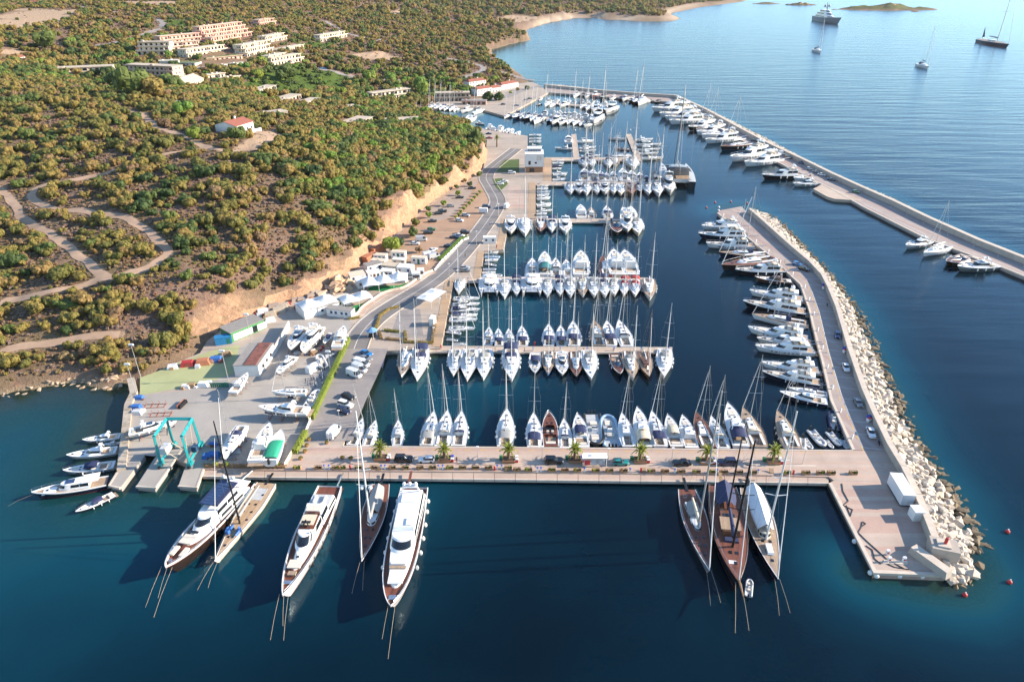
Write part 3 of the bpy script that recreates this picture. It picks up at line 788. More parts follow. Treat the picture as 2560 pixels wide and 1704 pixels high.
# palm quay: carriageway, raised walk, front apron of slabs on piles
quay = sheet('palm_quay', P([(856, 1114), (1280, 1117), (1600, 1120), (1920, 1123), (2132, 1125), (2216, 1127), (2248, 1186), (2260, 1205), (2085, 1200), (2072, 1191), (1920, 1187), (1600, 1183), (1280, 1179), (640, 1174), (505, 1171), (508, 1157), (722, 1158), (800, 1105)], QZ + 0.03), QZ + 0.03, 'paving_pink', thick=3.6)
mb = MB()
mb.prism(P([(857, 1114), (1280, 1117), (1600, 1120), (1920, 1123), (2132, 1125), (2132, 1127.5), (1920, 1125.5), (1600, 1122.5), (1280, 1119.5), (857, 1116.5)], QZ), QZ, QZ + 0.11)
struct('kerb', mb, 'concrete_edge', parent=quay)
mb = MB()
strip_quads(P([(870, 1152), (1280, 1156), (1600, 1159), (2040, 1164)], QZ), 0.25, -0.25, QZ + 0.045, mb)
struct('drain_channel', mb, 'concrete_edge', parent=quay)
mb = MB()
for i in range(30):
 u = 880 + i * 40
 v = 1122 + (u - 857) / 1275 * 9.5
 strip_quads(P([(u, v), (u + 18, v + 0.14)], QZ), 0.08, -0.08, QZ + 0.045, mb)
struct('painted_marking', mb, 'paint_yellow', parent=quay)
AP = lambda u: (np.interp(u, [505, 640, 1280, 1600, 1920, 2072], [1171.5, 1174.5, 1179.5, 1183.5, 1187.5, 1191.5]), np.interp(u, [505, 640, 1280, 1600, 1920, 2072], [1190.5, 1193, 1199, 1203, 1206, 1208]))
xs_ = np.linspace(505, 2072, 31)
for i in range(30):
 a, b = xs_[i] + 0.5, xs_[i + 1] - 0.5
 mb = MB()
 mb.prism(P([(a, AP(a)[0] + 0.6), (b, AP(b)[0] + 0.6), (b, AP(b)[1]), (a, AP(a)[1])], 1.2), 0.55, 1.2 + random.uniform(-0.02, 0.02), 0, True)
 mb.prism(P([(a, AP(a)[1] - 2.6), (b, AP(b)[1] - 2.6), (b, AP(b)[1] + 0.01), (a, AP(a)[1] + 0.01)], 1.2), 0.5, 1.26, 1)
 struct('slab', mb, ['paving_pink', 'concrete_edge'], parent=quay)
 if i % 2 == 0:
  mb = MB()
  c = gp((a + b) / 2, AP(a)[1] - 6, 0.5)
  mb.tube([(*c, -5), (*c, 0.6)], 0.4, 8)
  struct('pile', mb, 'harbour_wall', parent=quay)
dock = sheet('fuel_dock', P([(2072, 1208), (2085, 1200), (2260, 1205), (2330, 1372), (2366, 1438), (2185, 1431)], QZ), QZ, 'paving_pink', thick=4)
mb = MB()
mb.prism(P([(2071, 1207), (2079, 1206), (2190, 1424), (2366, 1432), (2367, 1439), (2184, 1432)], QZ), QZ - 0.5, QZ + 0.1)
struct('kerb', mb, 'concrete_edge', parent=dock)
mb = MB()
mb.prism(offset_line(P([(2071, 1208), (2184, 1432), (2367, 1439)], 1), -0.02) + offset_line(P([(2071, 1208), (2184, 1432), (2367, 1439)], 1), -0.35)[::-1], 0.1, 1.0)
struct('rubber_fender', mb, 'rubber_black', parent=dock)
# the inner mole with its parapet wall
M_IN = P([(2132, 1124), (2077, 999), (2056, 906), (2042, 852), (2037, 833), (2022, 771), (2001, 711), (1966, 679), (1920, 635), (1793, 532)], QZ)
M_WALL = P([(2327, 1372), (2281, 1252), (2246, 1181), (2212, 1124), (2174, 1042), (2151, 988), (2132, 933), (2114, 879), (2102, 836), (2086, 780), (2066, 730), (2050, 698), (2019, 664), (1985, 635), (1958, 611), (1900, 558), (1869, 531)], QZ)
mole = sheet('inner_mole', M_IN + P([(1800, 526), (1853, 516)], QZ) + M_WALL[::-1][:14] + P([(2216, 1127)], QZ), QZ + 0.01, 'paving_mole', thick=4)
mb = MB()
ml = M_IN
mb.prism(band(ml, 0.15, -0.55), QZ - 0.6, QZ + 0.10)
struct('kerb', mb, 'concrete_edge', parent=mole)
mb, my = MB(), MB()
for i, q in enumerate(resample(M_WALL[3:15], 5.2)):
 t = (Vector(M_WALL[min(3 + i, 16)]) - q)
ln = resample(M_WALL[3:15], 2.6)
bay = offset_line(ln, 5.2)
strip_quads(bay, 0.07, -0.07, QZ + 0.02, mb)
for i in range(0, len(ln) - 1, 2):
 a, b = Vector(ln[i]), Vector(bay[i])
 strip_quads([tuple(a), tuple(b)], 0.06, -0.06, QZ + 0.022, mb)
struct('bay_marking', mb, 'paint_white', parent=mole)
dash = resample(offset_line(M_IN, -2.6), 2.2)
for i in range(0, len(dash) - 1, 2):
 strip_quads([tuple(dash[i]), tuple(dash[i + 1])], 0.09, -0.09, QZ + 0.02, my)
struct('painted_marking', my, 'paint_yellow', parent=mole)
def parapet(name, label, base, side, h, w, seg):
 root = thing(name, label, 'wall')
 pts = resample(base, seg)
 for i in range(len(pts) - 1):
  a = [tuple(pts[i]), tuple(pts[i] + (pts[i + 1] - pts[i]) * 0.994)]
  n = 1
  mb = MB()
  q0, q1 = offset_line(a, 0.0), offset_line(a, side * w)
  mb.prism(q0 + q1[::-1], -1.0, h, 0)
  link('wall_panel', mb.mesh('wall_panel', 'concrete_wall'), root)
  mb = MB()
  q0, q1 = offset_line(a, -side * 0.08), offset_line(a, side * (w + 0.05))
  mb.prism(q0 + q1[::-1], h, h + 0.18, 0)
  link('coping', mb.mesh('coping', 'concrete_edge'), root)
 return root
parapet('parapet_wall', 'grey concrete parapet wall between mole road and pale boulders', M_WALL, -1, 3.6, 1.4, 11.0)
blk = thing('mole_end_block', 'concrete end block of parapet carrying a red light', 'wall', (*gp(2352, 1385, QZ), QZ), R(-18))
mb = MB(); mb.box(-2.6, 2.6, -1.9, 1.9, -2, 2.9); link('plinth', mb.mesh('plinth', 'concrete_wall'), blk)
mb = MB(); mb.box(-1.5, 1.0, -1.2, 1.2, 2.9, 3.2); link('cap', mb.mesh('cap', 'concrete_edge'), blk)
mb = MB(); mb.tube([(0, 0, 3.2), (0, 0, 4.3)], 0.32, 10); mb.ball((0, 0, 4.5), 0.34); link('beacon_lamp', mb.mesh('beacon_lamp', 'plastic_red', 40), blk)
slb = thing('concrete_slab', 'pale upright concrete slab at the tip of fuel dock', 'wall', (*gp(2322, 1410, QZ), QZ), R(28))
mb = MB(); mb.box(-1.0, 1.0, -4.2, 4.2, 0, 1.7, taper=0.08); link('block', mb.mesh('block', 'concrete_wall'), slb)
mb = MB(); mb.box(-0.94, 0.94, -3.9, 3.9, 1.7, 1.8); link('cap', mb.mesh('cap', 'concrete_edge'), slb)
# the outer breakwater
O_IN = P([(1370, 231), (1541, 244), (1677, 255), (1715, 272), (1800, 318), (1878, 364), (1920, 392), (1993, 431), (2056, 461), (2127, 499), (2156, 516), (2311, 594), (2491, 662), (2560, 690), (2790, 805)], QZ)
O_WALL = P([(1360, 218), (1500, 232), (1600, 240), (1687, 245), (1763, 281), (1850, 330), (1920, 368), (2000, 406), (2072, 442), (2156, 481), (2230, 514), (2311, 554), (2436, 611), (2560, 661), (2790, 764)], QZ)
outer = sheet('outer_breakwater', O_IN + O_WALL[::-1], QZ, 'paving_mole', thick=4)
mb = MB(); mb.prism(band(O_IN, 0.6, -0.2), QZ - 0.6, QZ + 0.12); struct('kerb', mb, 'concrete_edge', parent=outer)
mb = MB(); strip_quads(resample(offset_line(O_IN, 3.4), 10), 0.07, -0.07, QZ + 0.02, mb)
for q in resample(O_WALL[8:], 12)[::1]:
 strip_quads([(q.x - 0.3, q.y - 0.2), (q.x - 2.4, q.y - 3.6)], 0.06, -0.06, QZ + 0.02, mb)
struct('bay_marking', mb, 'paint_white', parent=outer)
sheet('breakwater_platform', P([(2033, 472), (2067, 491), (2086, 497), (2127, 500), (2160, 502), (2056, 460)], QZ), QZ + 0.02, 'paving_pier', thick=4)
parapet('parapet_wall', 'long grey parapet wall of the outer breakwater facing open sea', O_WALL, 1, 3.9, 2.2, 24.0)
sheet('promenade', P([(1076, 272), (1082, 259), (1130, 251), (1205, 246), (1240, 216), (1330, 205), (1345, 212), (1372, 231), (1277, 281), (1258, 289), (1205, 274), (1200, 266)], QZ), QZ + 0.02, 'paving_plaza', thick=3.5)
sheet('promenade_road', band(P([(1205, 250), (1262, 244), (1300, 228), (1352, 214), (1375, 222)], QZ), 4, -4), QZ + 0.04, 'asphalt_pale')
# lift piers of the boatyard
for q in ([(296, 1180), (276, 1212), (302, 1217), (362, 1138), (326, 1100), (308, 1100)], [(342, 1213), (386, 1218), (450, 1126), (420, 1120), (388, 1142)], [(447, 1212), (490, 1217), (506, 1172), (512, 1152), (480, 1150), (462, 1170)]):
 pr = sheet('lift_pier', P(q, QZ), QZ + 0.02, 'concrete_yard', thick=4)
 mb = MB(); c = P(q, QZ); mb.prism(band([c[0], c[1]] + [c[2]], 0.0, -0.5) if len(c) > 4 else band(c[:2], 0, -0.5), QZ - 0.4, QZ + 0.1); struct('kerb', mb, 'concrete_edge', parent=pr)
mb = MB(); ln = P([(322, 950), (330, 985), (316, 1015), (309, 1083), (298, 1178)], QZ); mb.prism(band(ln, -0.4, 1.6), -2, QZ + 0.7); struct('seawall', mb, 'harbour_wall')
# ------------------------------------------------------------------ floating jetties
def jetty(label, poly, z=1.05, npile=8, thick=0.5):
 q = P(poly, z)
 n = len(q) // 2
 root = thing('jetty', label, 'jetty')
 top, bot = q[:n], q[n:][::-1]
 tl, bl = resample(top, 1e9), resample(bot, 1e9)
 k = max(3, int((Vector(top[-1]) - Vector(top[0])).length / 9.0))
 at = lambda l, t: tuple(Vector(l[0]) + (Vector(l[-1]) - Vector(l[0])) * t)
 for i in range(k):
  a, b = i / k + 0.0008, (i + 1) / k - 0.0008
  mb = MB()
  mb.prism([at(top, a), at(top, b), at(bot, b), at(bot, a)], z - thick, z + random.uniform(-0.015, 0.015), 0, True)
  link('deck_slab', mb.mesh('deck_slab', 'paving_pier'), root)
 for l, s_ in ((top, -1), (bot, 1)):
  mb = MB()
  mb.prism(band([l[0], l[-1]], -0.12 * s_ * -1, 0.28 * s_ * -1), z - thick - 0.05, z + 0.08)
  link('edge_beam', mb.mesh('edge_beam', 'concrete_edge'), root)
 for i in range(npile):
  t = (i + 0.5) / npile
  c = (Vector(at(top, t)) + Vector(at(bot, t))) / 2
  mb = MB(); mb.tube([(c.x, c.y, -6), (c.x, c.y, z - thick)], 0.35, 8)
  link('pile', mb.mesh('pile', 'harbour_wall'), root)
 return root
jetty('long jetty next to the square with planted hedges', [(943, 865), (1681, 869), (1681, 881), (943, 878)])
jetty('second jetty from the palm quay, with two catamarans', [(1130, 692), (1631, 695), (1631, 705), (1130, 704)])
jetty('third jetty from the palm quay, mostly empty berths', [(1262, 546), (1595, 548), (1595, 556), (1262, 555)])
jetty('fourth jetty from the palm quay, below black catamaran', [(1340, 454), (1658, 456), (1658, 464), (1340, 463)])
jetty('fifth jetty from the palm quay, beside white office', [(1362, 394), (1602, 394), (1602, 402), (1362, 402)])
jetty('reddish finger jetty behind the white office', [(1429, 336), (1434, 394), (1448, 394), (1440, 335)], 1.1, 3)
jetty('reddish finger jetty with white motor yachts alongside', [(1565, 335), (1588, 394), (1602, 394), (1577, 335)], 1.1, 3)
jetty('inner basin jetty crowded with sailing boats', [(1354, 292), (1482, 298), (1482, 302.5), (1354, 296.5)], 1.05, 4)
jetty('inner basin jetty under the breakwater wall', [(1388, 256), (1506, 268), (1506, 272), (1388, 260)], 1.05, 4)
# ------------------------------------------------------------------ rock armour
def rock_mesh(name, seed, m, flat=0.6):
 r = random.Random(seed)
 bm = bmesh.new()
 for k in range(14):
  a, b = r.uniform(0, 2 * math.pi), r.uniform(-1, 1)
  c = math.sqrt(1 - b * b)
  p = Vector((math.cos(a) * c, math.sin(a) * c, b))
  mx_ = max(abs(p.x), abs(p.y), abs(p.z))
  p = p * 0.45 + p / mx_ * 0.55
  bm.verts.new((p.x, p.y * r.uniform(0.65, 0.85), p.z * flat))
 ret = bmesh.ops.convex_hull(bm, input=bm.verts)
 bmesh.ops.delete(bm, geom=[v for v in bm.verts if not v.link_faces], context='VERTS')
 me = bpy.data.meshes.new(name)
 bm.to_mesh(me); bm.free()
 me.materials.append(MATS[m])
 return me
ROCKS = {m: [rock_mesh('boulder', 40 + i, m) for i in range(10)] for m in ('rock_dry', 'rock_wet', 'rock_shore', 'rock_cliff')}
def merged(name, items, parent=None, label=None):
 """many small rocks as one mesh; items = (mesh, loc, rot z, tilt, scale)"""
 co, tri, off = [], [], 0
 for me, loc, rz, tx, sc in items:
  v = np.array([p.co[:] for p in me.vertices]) * sc
  Mx = np.array((Matrix.Rotation(rz, 3, 'Z') @ Matrix.Rotation(tx, 3, 'X')))
  co.append(v @ Mx.T + np.array(loc))
  tri += [tuple(i + off for i in p.vertices) for p in me.polygons]
  off += len(v)
 me2 = bpy.data.meshes.new(name)
 me2.from_pydata(np.concatenate(co).tolist(), [], tri)
 me2.materials.append(items[0][0].materials[0])
 o = link(name, me2, parent)
 o['kind'] = 'stuff'
 return o
def armour(label, wall, wall_side, wall_w, rock, step, size, keep, lo_band=6.0):
 root = thing('rock_armour', label, 'rock armour')
 inner = [Vector(p) for p in offset_line(resample(wall, 6.0), wall_side * (wall_w + 0.1))]
 outr = resample(rock, 4.0)
 core = MB()
 pos = []
 for q in inner:
  o = min(outr, key=lambda p: (p - q).length)
  pos.append((q, o))
 rings = []
 for q, o in pos:
  d = (o - q)
  e = o + d.normalized() * 2.5 if d.length > 0.1 else o
  rings.append([(q.x, q.y, 2.6), (q.x + d.x * 0.4, q.y + d.y * 0.4, 1.7), (o.x, o.y, -0.3), (e.x, e.y, -3)])
 core.loft(rings, False)
 link('rubble_core', core.mesh('rubble_core', 'rock_dry'), root)['kind'] = 'stuff'
 dry, wet = [], []
 for i in range(len(pos) - 1):
  (q0, o0), (q1, o1) = pos[i], pos[i + 1]
  seg = ((q1 - q0).length + (o1 - o0).length) / 2
  width = ((o0 - q0).length + (o1 - q1).length) / 2
  n = int(seg * width / (step * step)) + 1
  for k in range(n):
   t, s_ = random.random(), random.random()
   a, b = q0.lerp(q1, t), o0.lerp(o1, t)
   p = a.lerp(b, s_)
   dry.append((random.choice(ROCKS['rock_dry']), (p.x, p.y, 2.9 - 2.6 * s_ + random.uniform(-0.2, 0.35)), random.uniform(0, 6.3), random.uniform(-0.5, 0.5), size * random.uniform(0.55, 1.25)))
  for k in range(int(seg * lo_band / (step * step) * 0.9)):
   t, s_ = random.random(), random.random()
   a, b = q0.lerp(q1, t), o0.lerp(o1, t)
   d = (b - a).normalized()
   p = b + d * (s_ * lo_band)
   wet.append((random.choice(ROCKS['rock_wet']), (p.x, p.y, 0.25 - s_ * 2.2 + random.uniform(-0.2, 0.2)), random.uniform(0, 6.3), random.uniform(-0.4, 0.4), size * random.uniform(0.6, 1.35)))
 inview = lambda it: (it[1][0] ** 2 + it[1][1] ** 2) / it[4] ** 1.5
 dry.sort(key=inview); wet.sort(key=inview)
 for it in dry[:keep]:
  link('boulder', it[0], root, it[1], (it[3], 0, it[2]), it[4])
 for it in wet[:keep // 4]:
  link('boulder', it[0], root, it[1], (it[3], 0, it[2]), it[4])
 if dry[keep:]: merged('small_boulders', dry[keep:], root)
 if wet[keep // 4:]: merged('wet_boulders', wet[keep // 4:], root)
 return root
armour('pale boulders piled along the sea side of the inner mole', M_WALL, -1, 1.4, offset_line(MOLE_ROCK, 1.6)[::-1], 1.2, 1.15, 240, 8.0)
armour('pale boulders piled along the sea side of the outer breakwater', O_WALL, 1, 2.2, OUTER_ROCK, 1.8, 1.35, 60, 3.0)
# tip of the inner mole: boulders wrapped round its end
tip = thing('rock_armour', 'fan of pale boulders wrapped round the tip beside fuel dock', 'rock armour')
items = []
for k in range(230):
 u, v = random.uniform(2352, 2440), random.uniform(1330, 1452)
 if u < 2340 + (v - 1330) * 0.3 or u > 2395 + (v - 1330) * 0.42 or (v > 1438 and u < 2368):
  continue
 p = gp(u, v, 0.5)
 items.append((random.choice(ROCKS['rock_dry']), (p[0], p[1], random.uniform(0.2, 1.9) - (v - 1330) / 130), random.uniform(0, 6.3), random.uniform(-0.5, 0.5), random.uniform(0.7, 1.35)))
for it in items:
 link('boulder', it[0], tip, it[1], (it[3], 0, it[2]), it[4])
# rocky shore in front of the hill
shore = []
cl = resample(P([(-60, 992), (0, 985), (60, 975), (130, 962), (190, 955), (235, 962), (265, 975), (300, 960), (322, 948)]), 1.0)
for q in cl:
 for k in range(3):
  s_ = random.uniform(-3, 4.5)
  shore.append((random.choice(ROCKS['rock_shore']), (q.x + random.uniform(-1, 1), q.y + s_, max(-0.4, 0.35 * s_) + random.uniform(-0.3, 0.3)), random.uniform(0, 6.3), random.uniform(-0.5, 0.5), random.uniform(0.3, 1.25)))
shore.sort(key=lambda it: -it[4])
sr = thing('shore_rock_belt', 'brown boulders along the waterline below the scrub hill', 'rocks')
for it in shore[:70]:
 link('boulder', it[0], sr, it[1], (it[3], 0, it[2]), it[4])
merged('small_boulders', shore[70:], sr)
# the stone outcrop beside the restaurant tents, and blocks along the quarried banks
oc = thing('rock_outcrop', 'big tan rock outcrop between the cut bank and restaurant tents', 'rock')
for k in range(26):
 u, v = random.gauss(848, 20), random.gauss(718, 9)
 p = gp(u, v, QZ)
 link('boulder', random.choice(ROCKS['rock_cliff']), oc, (p[0], p[1], QZ + max(0, 4.2 - abs(u - 845) / 9 - abs(v - 712) / 8) * random.uniform(0.3, 1)), (random.uniform(-0.5, 0.5), 0, random.uniform(0, 6)), random.uniform(1.2, 2.6))
# ------------------------------------------------------------------ tracks over the hill
for nm, lns in TRACK_W.items():
 for ln in lns:
  c = resample(chaikin(ln), 2.0)
  w = 1.7 if nm == 'dirt_track' else 3.0
  mb = MB()
  rows = [[(q[0], q[1], max(hz(*q), 0.5) + 0.16) for q in (Vector(e).lerp(c[i], 0.28 * math.sin(i * 0.9 + d) + 0.1 * math.sin(i * 2.3)) for i, e in enumerate(offset_line(c, d)))] for d in (w, w * 0.33, -w * 0.33, -w)]
  mb.loft([list(r) for r in zip(*rows)], False)
  mb.f = [f[::-1] for f in mb.f]
  struct(nm, mb, 'track_dirt' if nm == 'dirt_track' else 'asphalt_pale', 60)
mat('hull_paint', W, 0.22, var=0.03, scale=0.4, coat=0.3)
# ------------------------------------------------------------------ boats: x forward, z = 0 at the waterline
def plan_shape(t, bs, tm, p, q):
 if t <= tm:
  return bs + (1 - bs) * math.sin(math.pi / 2 * t / tm)
 u = (t - tm) / (1 - tm)
 return max((1 - u ** p) ** q, 0.012)
class Hull:
 def __init__(s, L, B, fb, fs, bs=0.8, tm=0.38, p=1.9, q=0.95, rake=0.07, wl=0.9, n=15, mid=0.97):
  s.L, s.B, s.fb, s.fs, s.bs, s.tm, s.p, s.q, s.rake, s.wl, s.n, s.mid = L, B, fb, fs, bs, tm, p, q, rake * L, wl, n, mid
 def ts(s):
  return [1 - (1 - i / (s.n - 1)) ** 1.35 for i in range(s.n)]
 def half(s, t):
  return s.B / 2 * plan_shape(t, s.bs, s.tm, s.p, s.q)
 def sheer(s, t):
  return s.fs + (s.fb - s.fs) * t ** 2.0
 def x(s, t, lev=1.0):
  return -s.L / 2 + t * (s.L - s.rake * (1 - lev))
 def at_x(s, x):
  return (x + s.L / 2) / s.L
 def hull(s, mi=0):
  mb = MB()
  rings = []
  for t in s.ts():
   h, z = s.half(t), s.sheer(t)
   w = h * (s.wl - 0.25 * t * t)
   port = [(s.x(t), h, z), (s.x(t, 0.55), (h * s.mid * 0.6 + w * 0.4), z * 0.5), (s.x(t, 0.0), w, 0.02), (s.x(t, -0.3), w * 0.5, -0.06 * s.B - 0.2)]
   rings.append(port + [(a, -b, c) for a, b, c in port[::-1]])
  mb.loft(rings, False, True, False)
  return mb
 def stripe(s, z0=0.08, z1=0.22):
  mb = MB()
  rings = []
  for t in s.ts():
   h, z = s.half(t), s.sheer(t)
   w = h * (s.wl - 0.25 * t * t)
   m = (h * s.mid * 0.6 + w * 0.4)
   f0, f1 = z0 / (z * 0.5), z1 / (z * 0.5)
   P_ = lambda f: (s.x(t, 0.55 * f), w + (m - w) * f + 0.012, z * 0.5 * f)
   rings.append([P_(f1), P_(f0)])
  mb.loft(rings, False)
  mb.loft([[(a, -b, c) for a, b, c in r[::-1]] for r in rings], False)
  return mb
 def deck(s, cock=None, cw=0.5, depth=0.45, lift=0.0, camber=0.04):
  """deck with a sunk cockpit between x = cock[0] .. cock[1]"""
  mb = MB()
  ts = sorted(set(s.ts() + ([s.at_x(cock[0]), s.at_x(cock[0]) + 1e-4, s.at_x(cock[1]) - 1e-4, s.at_x(cock[1])] if cock else [])))
  rings = []
  for t in ts:
   if t < 0 or t > 1: continue
   h, z = s.half(t) * 0.985, s.sheer(t) - 0.02 + lift
   c = min(h * 0.92, s.B / 2 * cw)
   ins = cock and s.at_x(cock[0]) < t < s.at_x(cock[1])
   zi = z - depth if ins else z + camber * h
   x = s.x(t) - (0.03 if t > 0.99 else 0)
   rings.append([(x, -h, z), (x, -c, z + camber * 0.5 * h), (x, -c + 0.02, zi), (x, c - 0.02, zi), (x, c, z + camber * 0.5 * h), (x, h, z)])
  mb.loft(rings, False)
  mb.f = [f for f in mb.f]
  return mb
 def rail(s, t0, t1, hgt, r=0.02, n=9, posts=True, inset=0.95):
  mb = MB()
  for sg in (1, -1):
   pts = []
   for i in range(n):
    t = t0 + (t1 - t0) * i / (n - 1)
    p = (s.x(t), sg * s.half(t) * inset, s.sheer(t) + hgt)
    pts.append(p)
    if posts and i % 2 == 0:
     mb.tube([(p[0], p[1], p[2] - hgt), p], r * 0.8, 4)
   mb.tube(pts, r, 4)
  return mb
 def gunwale(s, w=0.06, h=0.06):
  mb = MB()
  for sg in (1, -1):
   rings = []
   for t in s.ts():
    x, y, z = s.x(t), s.half(t), s.sheer(t)
    q = [(x, sg * (y + 0.02), z - h), (x, sg * (y + 0.02), z + h), (x, sg * max(y - w, 0), z + h), (x, sg * max(y - w, 0), z - h)]
    rings.append(q if sg > 0 else q[::-1])
   mb.loft(rings, True, True, True)
  return mb
def outline(x0, x1, w0, w1, rnd=0.35, nf=7, ns=2):
 """plan of a deck house: square aft at x0, rounded towards x1"""
 xs = x1 - (x1 - x0) * rnd
 side = [(x0 + (xs - x0) * i / ns, w0 + (w1 - w0) * i / ns) for i in range(ns)]
 arc = [(xs + (x1 - xs) * math.sin(a), w1 * math.cos(a)) for a in (math.pi / 2 * i / nf for i in range(nf + 1))]
 port = side + arc
 return [(x, -y) for x, y in port] + [(x, y) for x, y in port[::-1][1:]]
def rake(o, front, side, back=0.0):
 x0, x1 = min(p[0] for p in o), max(p[0] for p in o)
 out = []
 for x, y in o:
  f = (x - x0) / (x1 - x0)
  out.append((x - front * f ** 1.5 + back * (1 - f), y * (1 - side)))
 return out
def house(mb, ob, ot, z0, z1, mi=0, crown=0.0):
 n = len(ob)
 mb.add([(x, y, z0) for x, y in ob] + [(x, y, z1) for x, y in ot], [(i, (i + 1) % n, n + (i + 1) % n, n + i) for i in range(n)], mi)
 cx = sum(p[0] for p in ot) / n
 if crown:
  mb.add([(x, y, z1) for x, y in ot] + [(cx + (x - cx) * 0.75, y * 0.75, z1 + crown) for x, y in ot], [(i, (i + 1) % n, n + (i + 1) % n, n + i) for i in range(n)] + [tuple(range(n, 2 * n))], mi)
 else:
  mb.add([(x, y, z1) for x, y in ot], [tuple(range(n))], mi)
 return mb
def glass_band(mb, ob, ot, z0, z1, f0, f1, i0, i1, push=0.02, gap=0.0):
 n = len(ob)
 cx = sum(p[0] for p in ob) / n
 for i in range(i0, i1):
  a, b = i % n, (i + 1) % n
  ex, ey = ob[b][0] - ob[a][0], ob[b][1] - ob[a][1]
  l = math.hypot(ex, ey) or 1
  nx, ny = ey / l * push, -ex / l * push
  def pt(k, f, g):
   x, y = ob[k][0] + (ot[k][0] - ob[k][0]) * f, ob[k][1] + (ot[k][1] - ob[k][1]) * f
   return (x + nx + g * ex, y + ny + g * ey, z0 + (z1 - z0) * f)
  mb.quad(pt(a, f0, gap), pt(b, f0, -gap), pt(b, f1, -gap), pt(a, f1, gap))
 return mb
def capsule(L, r):
 mb = MB()
 mb.tube([(0, 0, -L / 2), (0, 0, -L / 2 + r), (0, 0, L / 2 - r), (0, 0, L / 2)], r, 6)
 n = 6
 for k in (0, 3):
  for j in range(n):
   x, y, z = mb.v[k * n + j]
   mb.v[k * n + j] = (x * 0.45, y * 0.45, z)
 return mb
class Kit:
 """collects the parts of one kind of boat"""
 def __init__(s): s.parts = []
 def add(s, name, mb, mats, parent=None, smooth=None):
  s.parts.append((name, mb.mesh(name, mats, smooth), parent))
  return s
 def fenders(s, h, ts, L=0.7, r=0.14, m='fender_white', z=0.55):
  for sg in (1, -1):
   for t in ts:
    mb = capsule(L, r)
    mb.v = [(x + h.x(t), y + sg * (h.half(t) + r * 0.8), zz + h.sheer(t) * z) for x, y, zz in mb.v]
    s.add('fender', mb, m, None, 60)
  return s
def spar_rig(k, h, mx, H, wood=False, spreaders=2, boomL=None, cover='canvas_navy', mat_='spar_alu', deckz=None, genoa=True, r=None, lean=0.0, name='mast', boomz=1.0, stay_to=None):
 z0 = deckz if deckz is not None else h.sheer(h.at_x(mx))
 r = r or 0.011 * H ** 0.75 * 0.9
 top = (mx - lean, 0, z0 + H)
 mb = MB(); mb.tube([(mx, 0, z0 - 0.1), (mx - lean * 0.5, 0, z0 + H * 0.5), top], r, 8, r * 0.6)
 k.add(name, mb, mat_, None, 50)
 wires = MB()
 bow = (h.x(0.985), 0, h.sheer(0.985) + 0.1) if stay_to is None else stay_to
 t90 = (mx - lean, 0, z0 + H * 0.97)
 if genoa:
  g = MB(); g.tube([bow, tuple(a + (b - a) * 0.9 for a, b in zip(bow, t90))], 0.035 + 0.004 * H * 0.6, 6, 0.05)
  k.add('furled_sail', g, 'canvas_white', name, 60)
 else:
  wires.tube([bow, t90], 0.018, 3)
 wires.tube([(h.x(0.01), 0, h.sheer(0) + 0.1), t90], 0.016, 3)
 for i in range(spreaders):
  z = z0 + H * (0.34 + 0.62 * (i + 0.5) / (spreaders + 0.5) - 0.04) if spreaders > 1 else z0 + H * 0.55
  w = h.B * 0.36 * (1 - 0.22 * i)
  xm = mx - lean * (z - z0) / H
  sm = MB()
  for sg in (1, -1):
   sm.tube([(xm, 0, z), (xm - 0.12 * w, sg * w, z + 0.10 * w)], r * 0.42, 5, r * 0.3)
  k.add('spreader', sm, mat_, name, 50)
 wtop = h.B * 0.36
 for sg in (1, -1):
  zs = z0 + H * 0.5
  wires.tube([(mx - 0.1, sg * h.half(h.at_x(mx)) * 0.95, z0), (mx - 0.1, sg * wtop, zs), (top[0], 0, z0 + H * 0.96)], 0.014, 3)
  wires.tube([(mx - 0.25, sg * h.half(h.at_x(mx)) * 0.95, z0), (mx, 0, z0 + H * 0.45)], 0.012, 3)
 k.add('rigging', wires, 'wire', name)
 if boomL:
  zb = z0 + boomz
  b = MB(); b.tube([(mx - 0.1, 0, zb), (mx - boomL, 0, zb + 0.15)], r * 0.75, 6)
  k.add('boom', b, mat_, None, 50)
  c = MB(); c.tube([(mx - 0.2, 0, zb + 0.16), (mx - boomL * 0.5, 0, zb + 0.26), (mx - boomL, 0, zb + 0.22)], r * 1.9, 7, r * 1.0)
  k.add('sail_cover', c, cover, 'boom', 60)
def canopy_arch(x0, x1, w, z0, z1, n=7, m=5, droop=0.35):
 """canvas stretched on hoops: arched across, rounded fore and aft"""
 mb = MB(); rings = []
 for i in range(m):
  f = i / (m - 1)
  x = x0 + (x1 - x0) * f
  k = 1 - droop * abs(2 * f - 1) ** 2.5
  rings.append([(x, -w * math.cos(math.pi * j / (n - 1)), z0 + (z1 - z0) * k * math.sin(math.pi * j / (n - 1)) ** 0.6) for j in range(n)])
 mb.loft(rings, False)
 return mb
def sprayhood(x0, x1, w, z0, h):
 mb = MB(); rings = []
 for i in range(5):
  f = i / 4
  x, k = x0 + (x1 - x0) * f, math.cos(f * math.pi / 2) ** 0.55
  rings.append([(x, -w * (0.8 + 0.2 * (1 - f)) * math.cos(math.pi * j / 8), z0 + max(h * k * math.sin(math.pi * j / 8) ** 0.5, 0.0)) for j in range(9)])
 mb.loft(rings, False)
 return mb
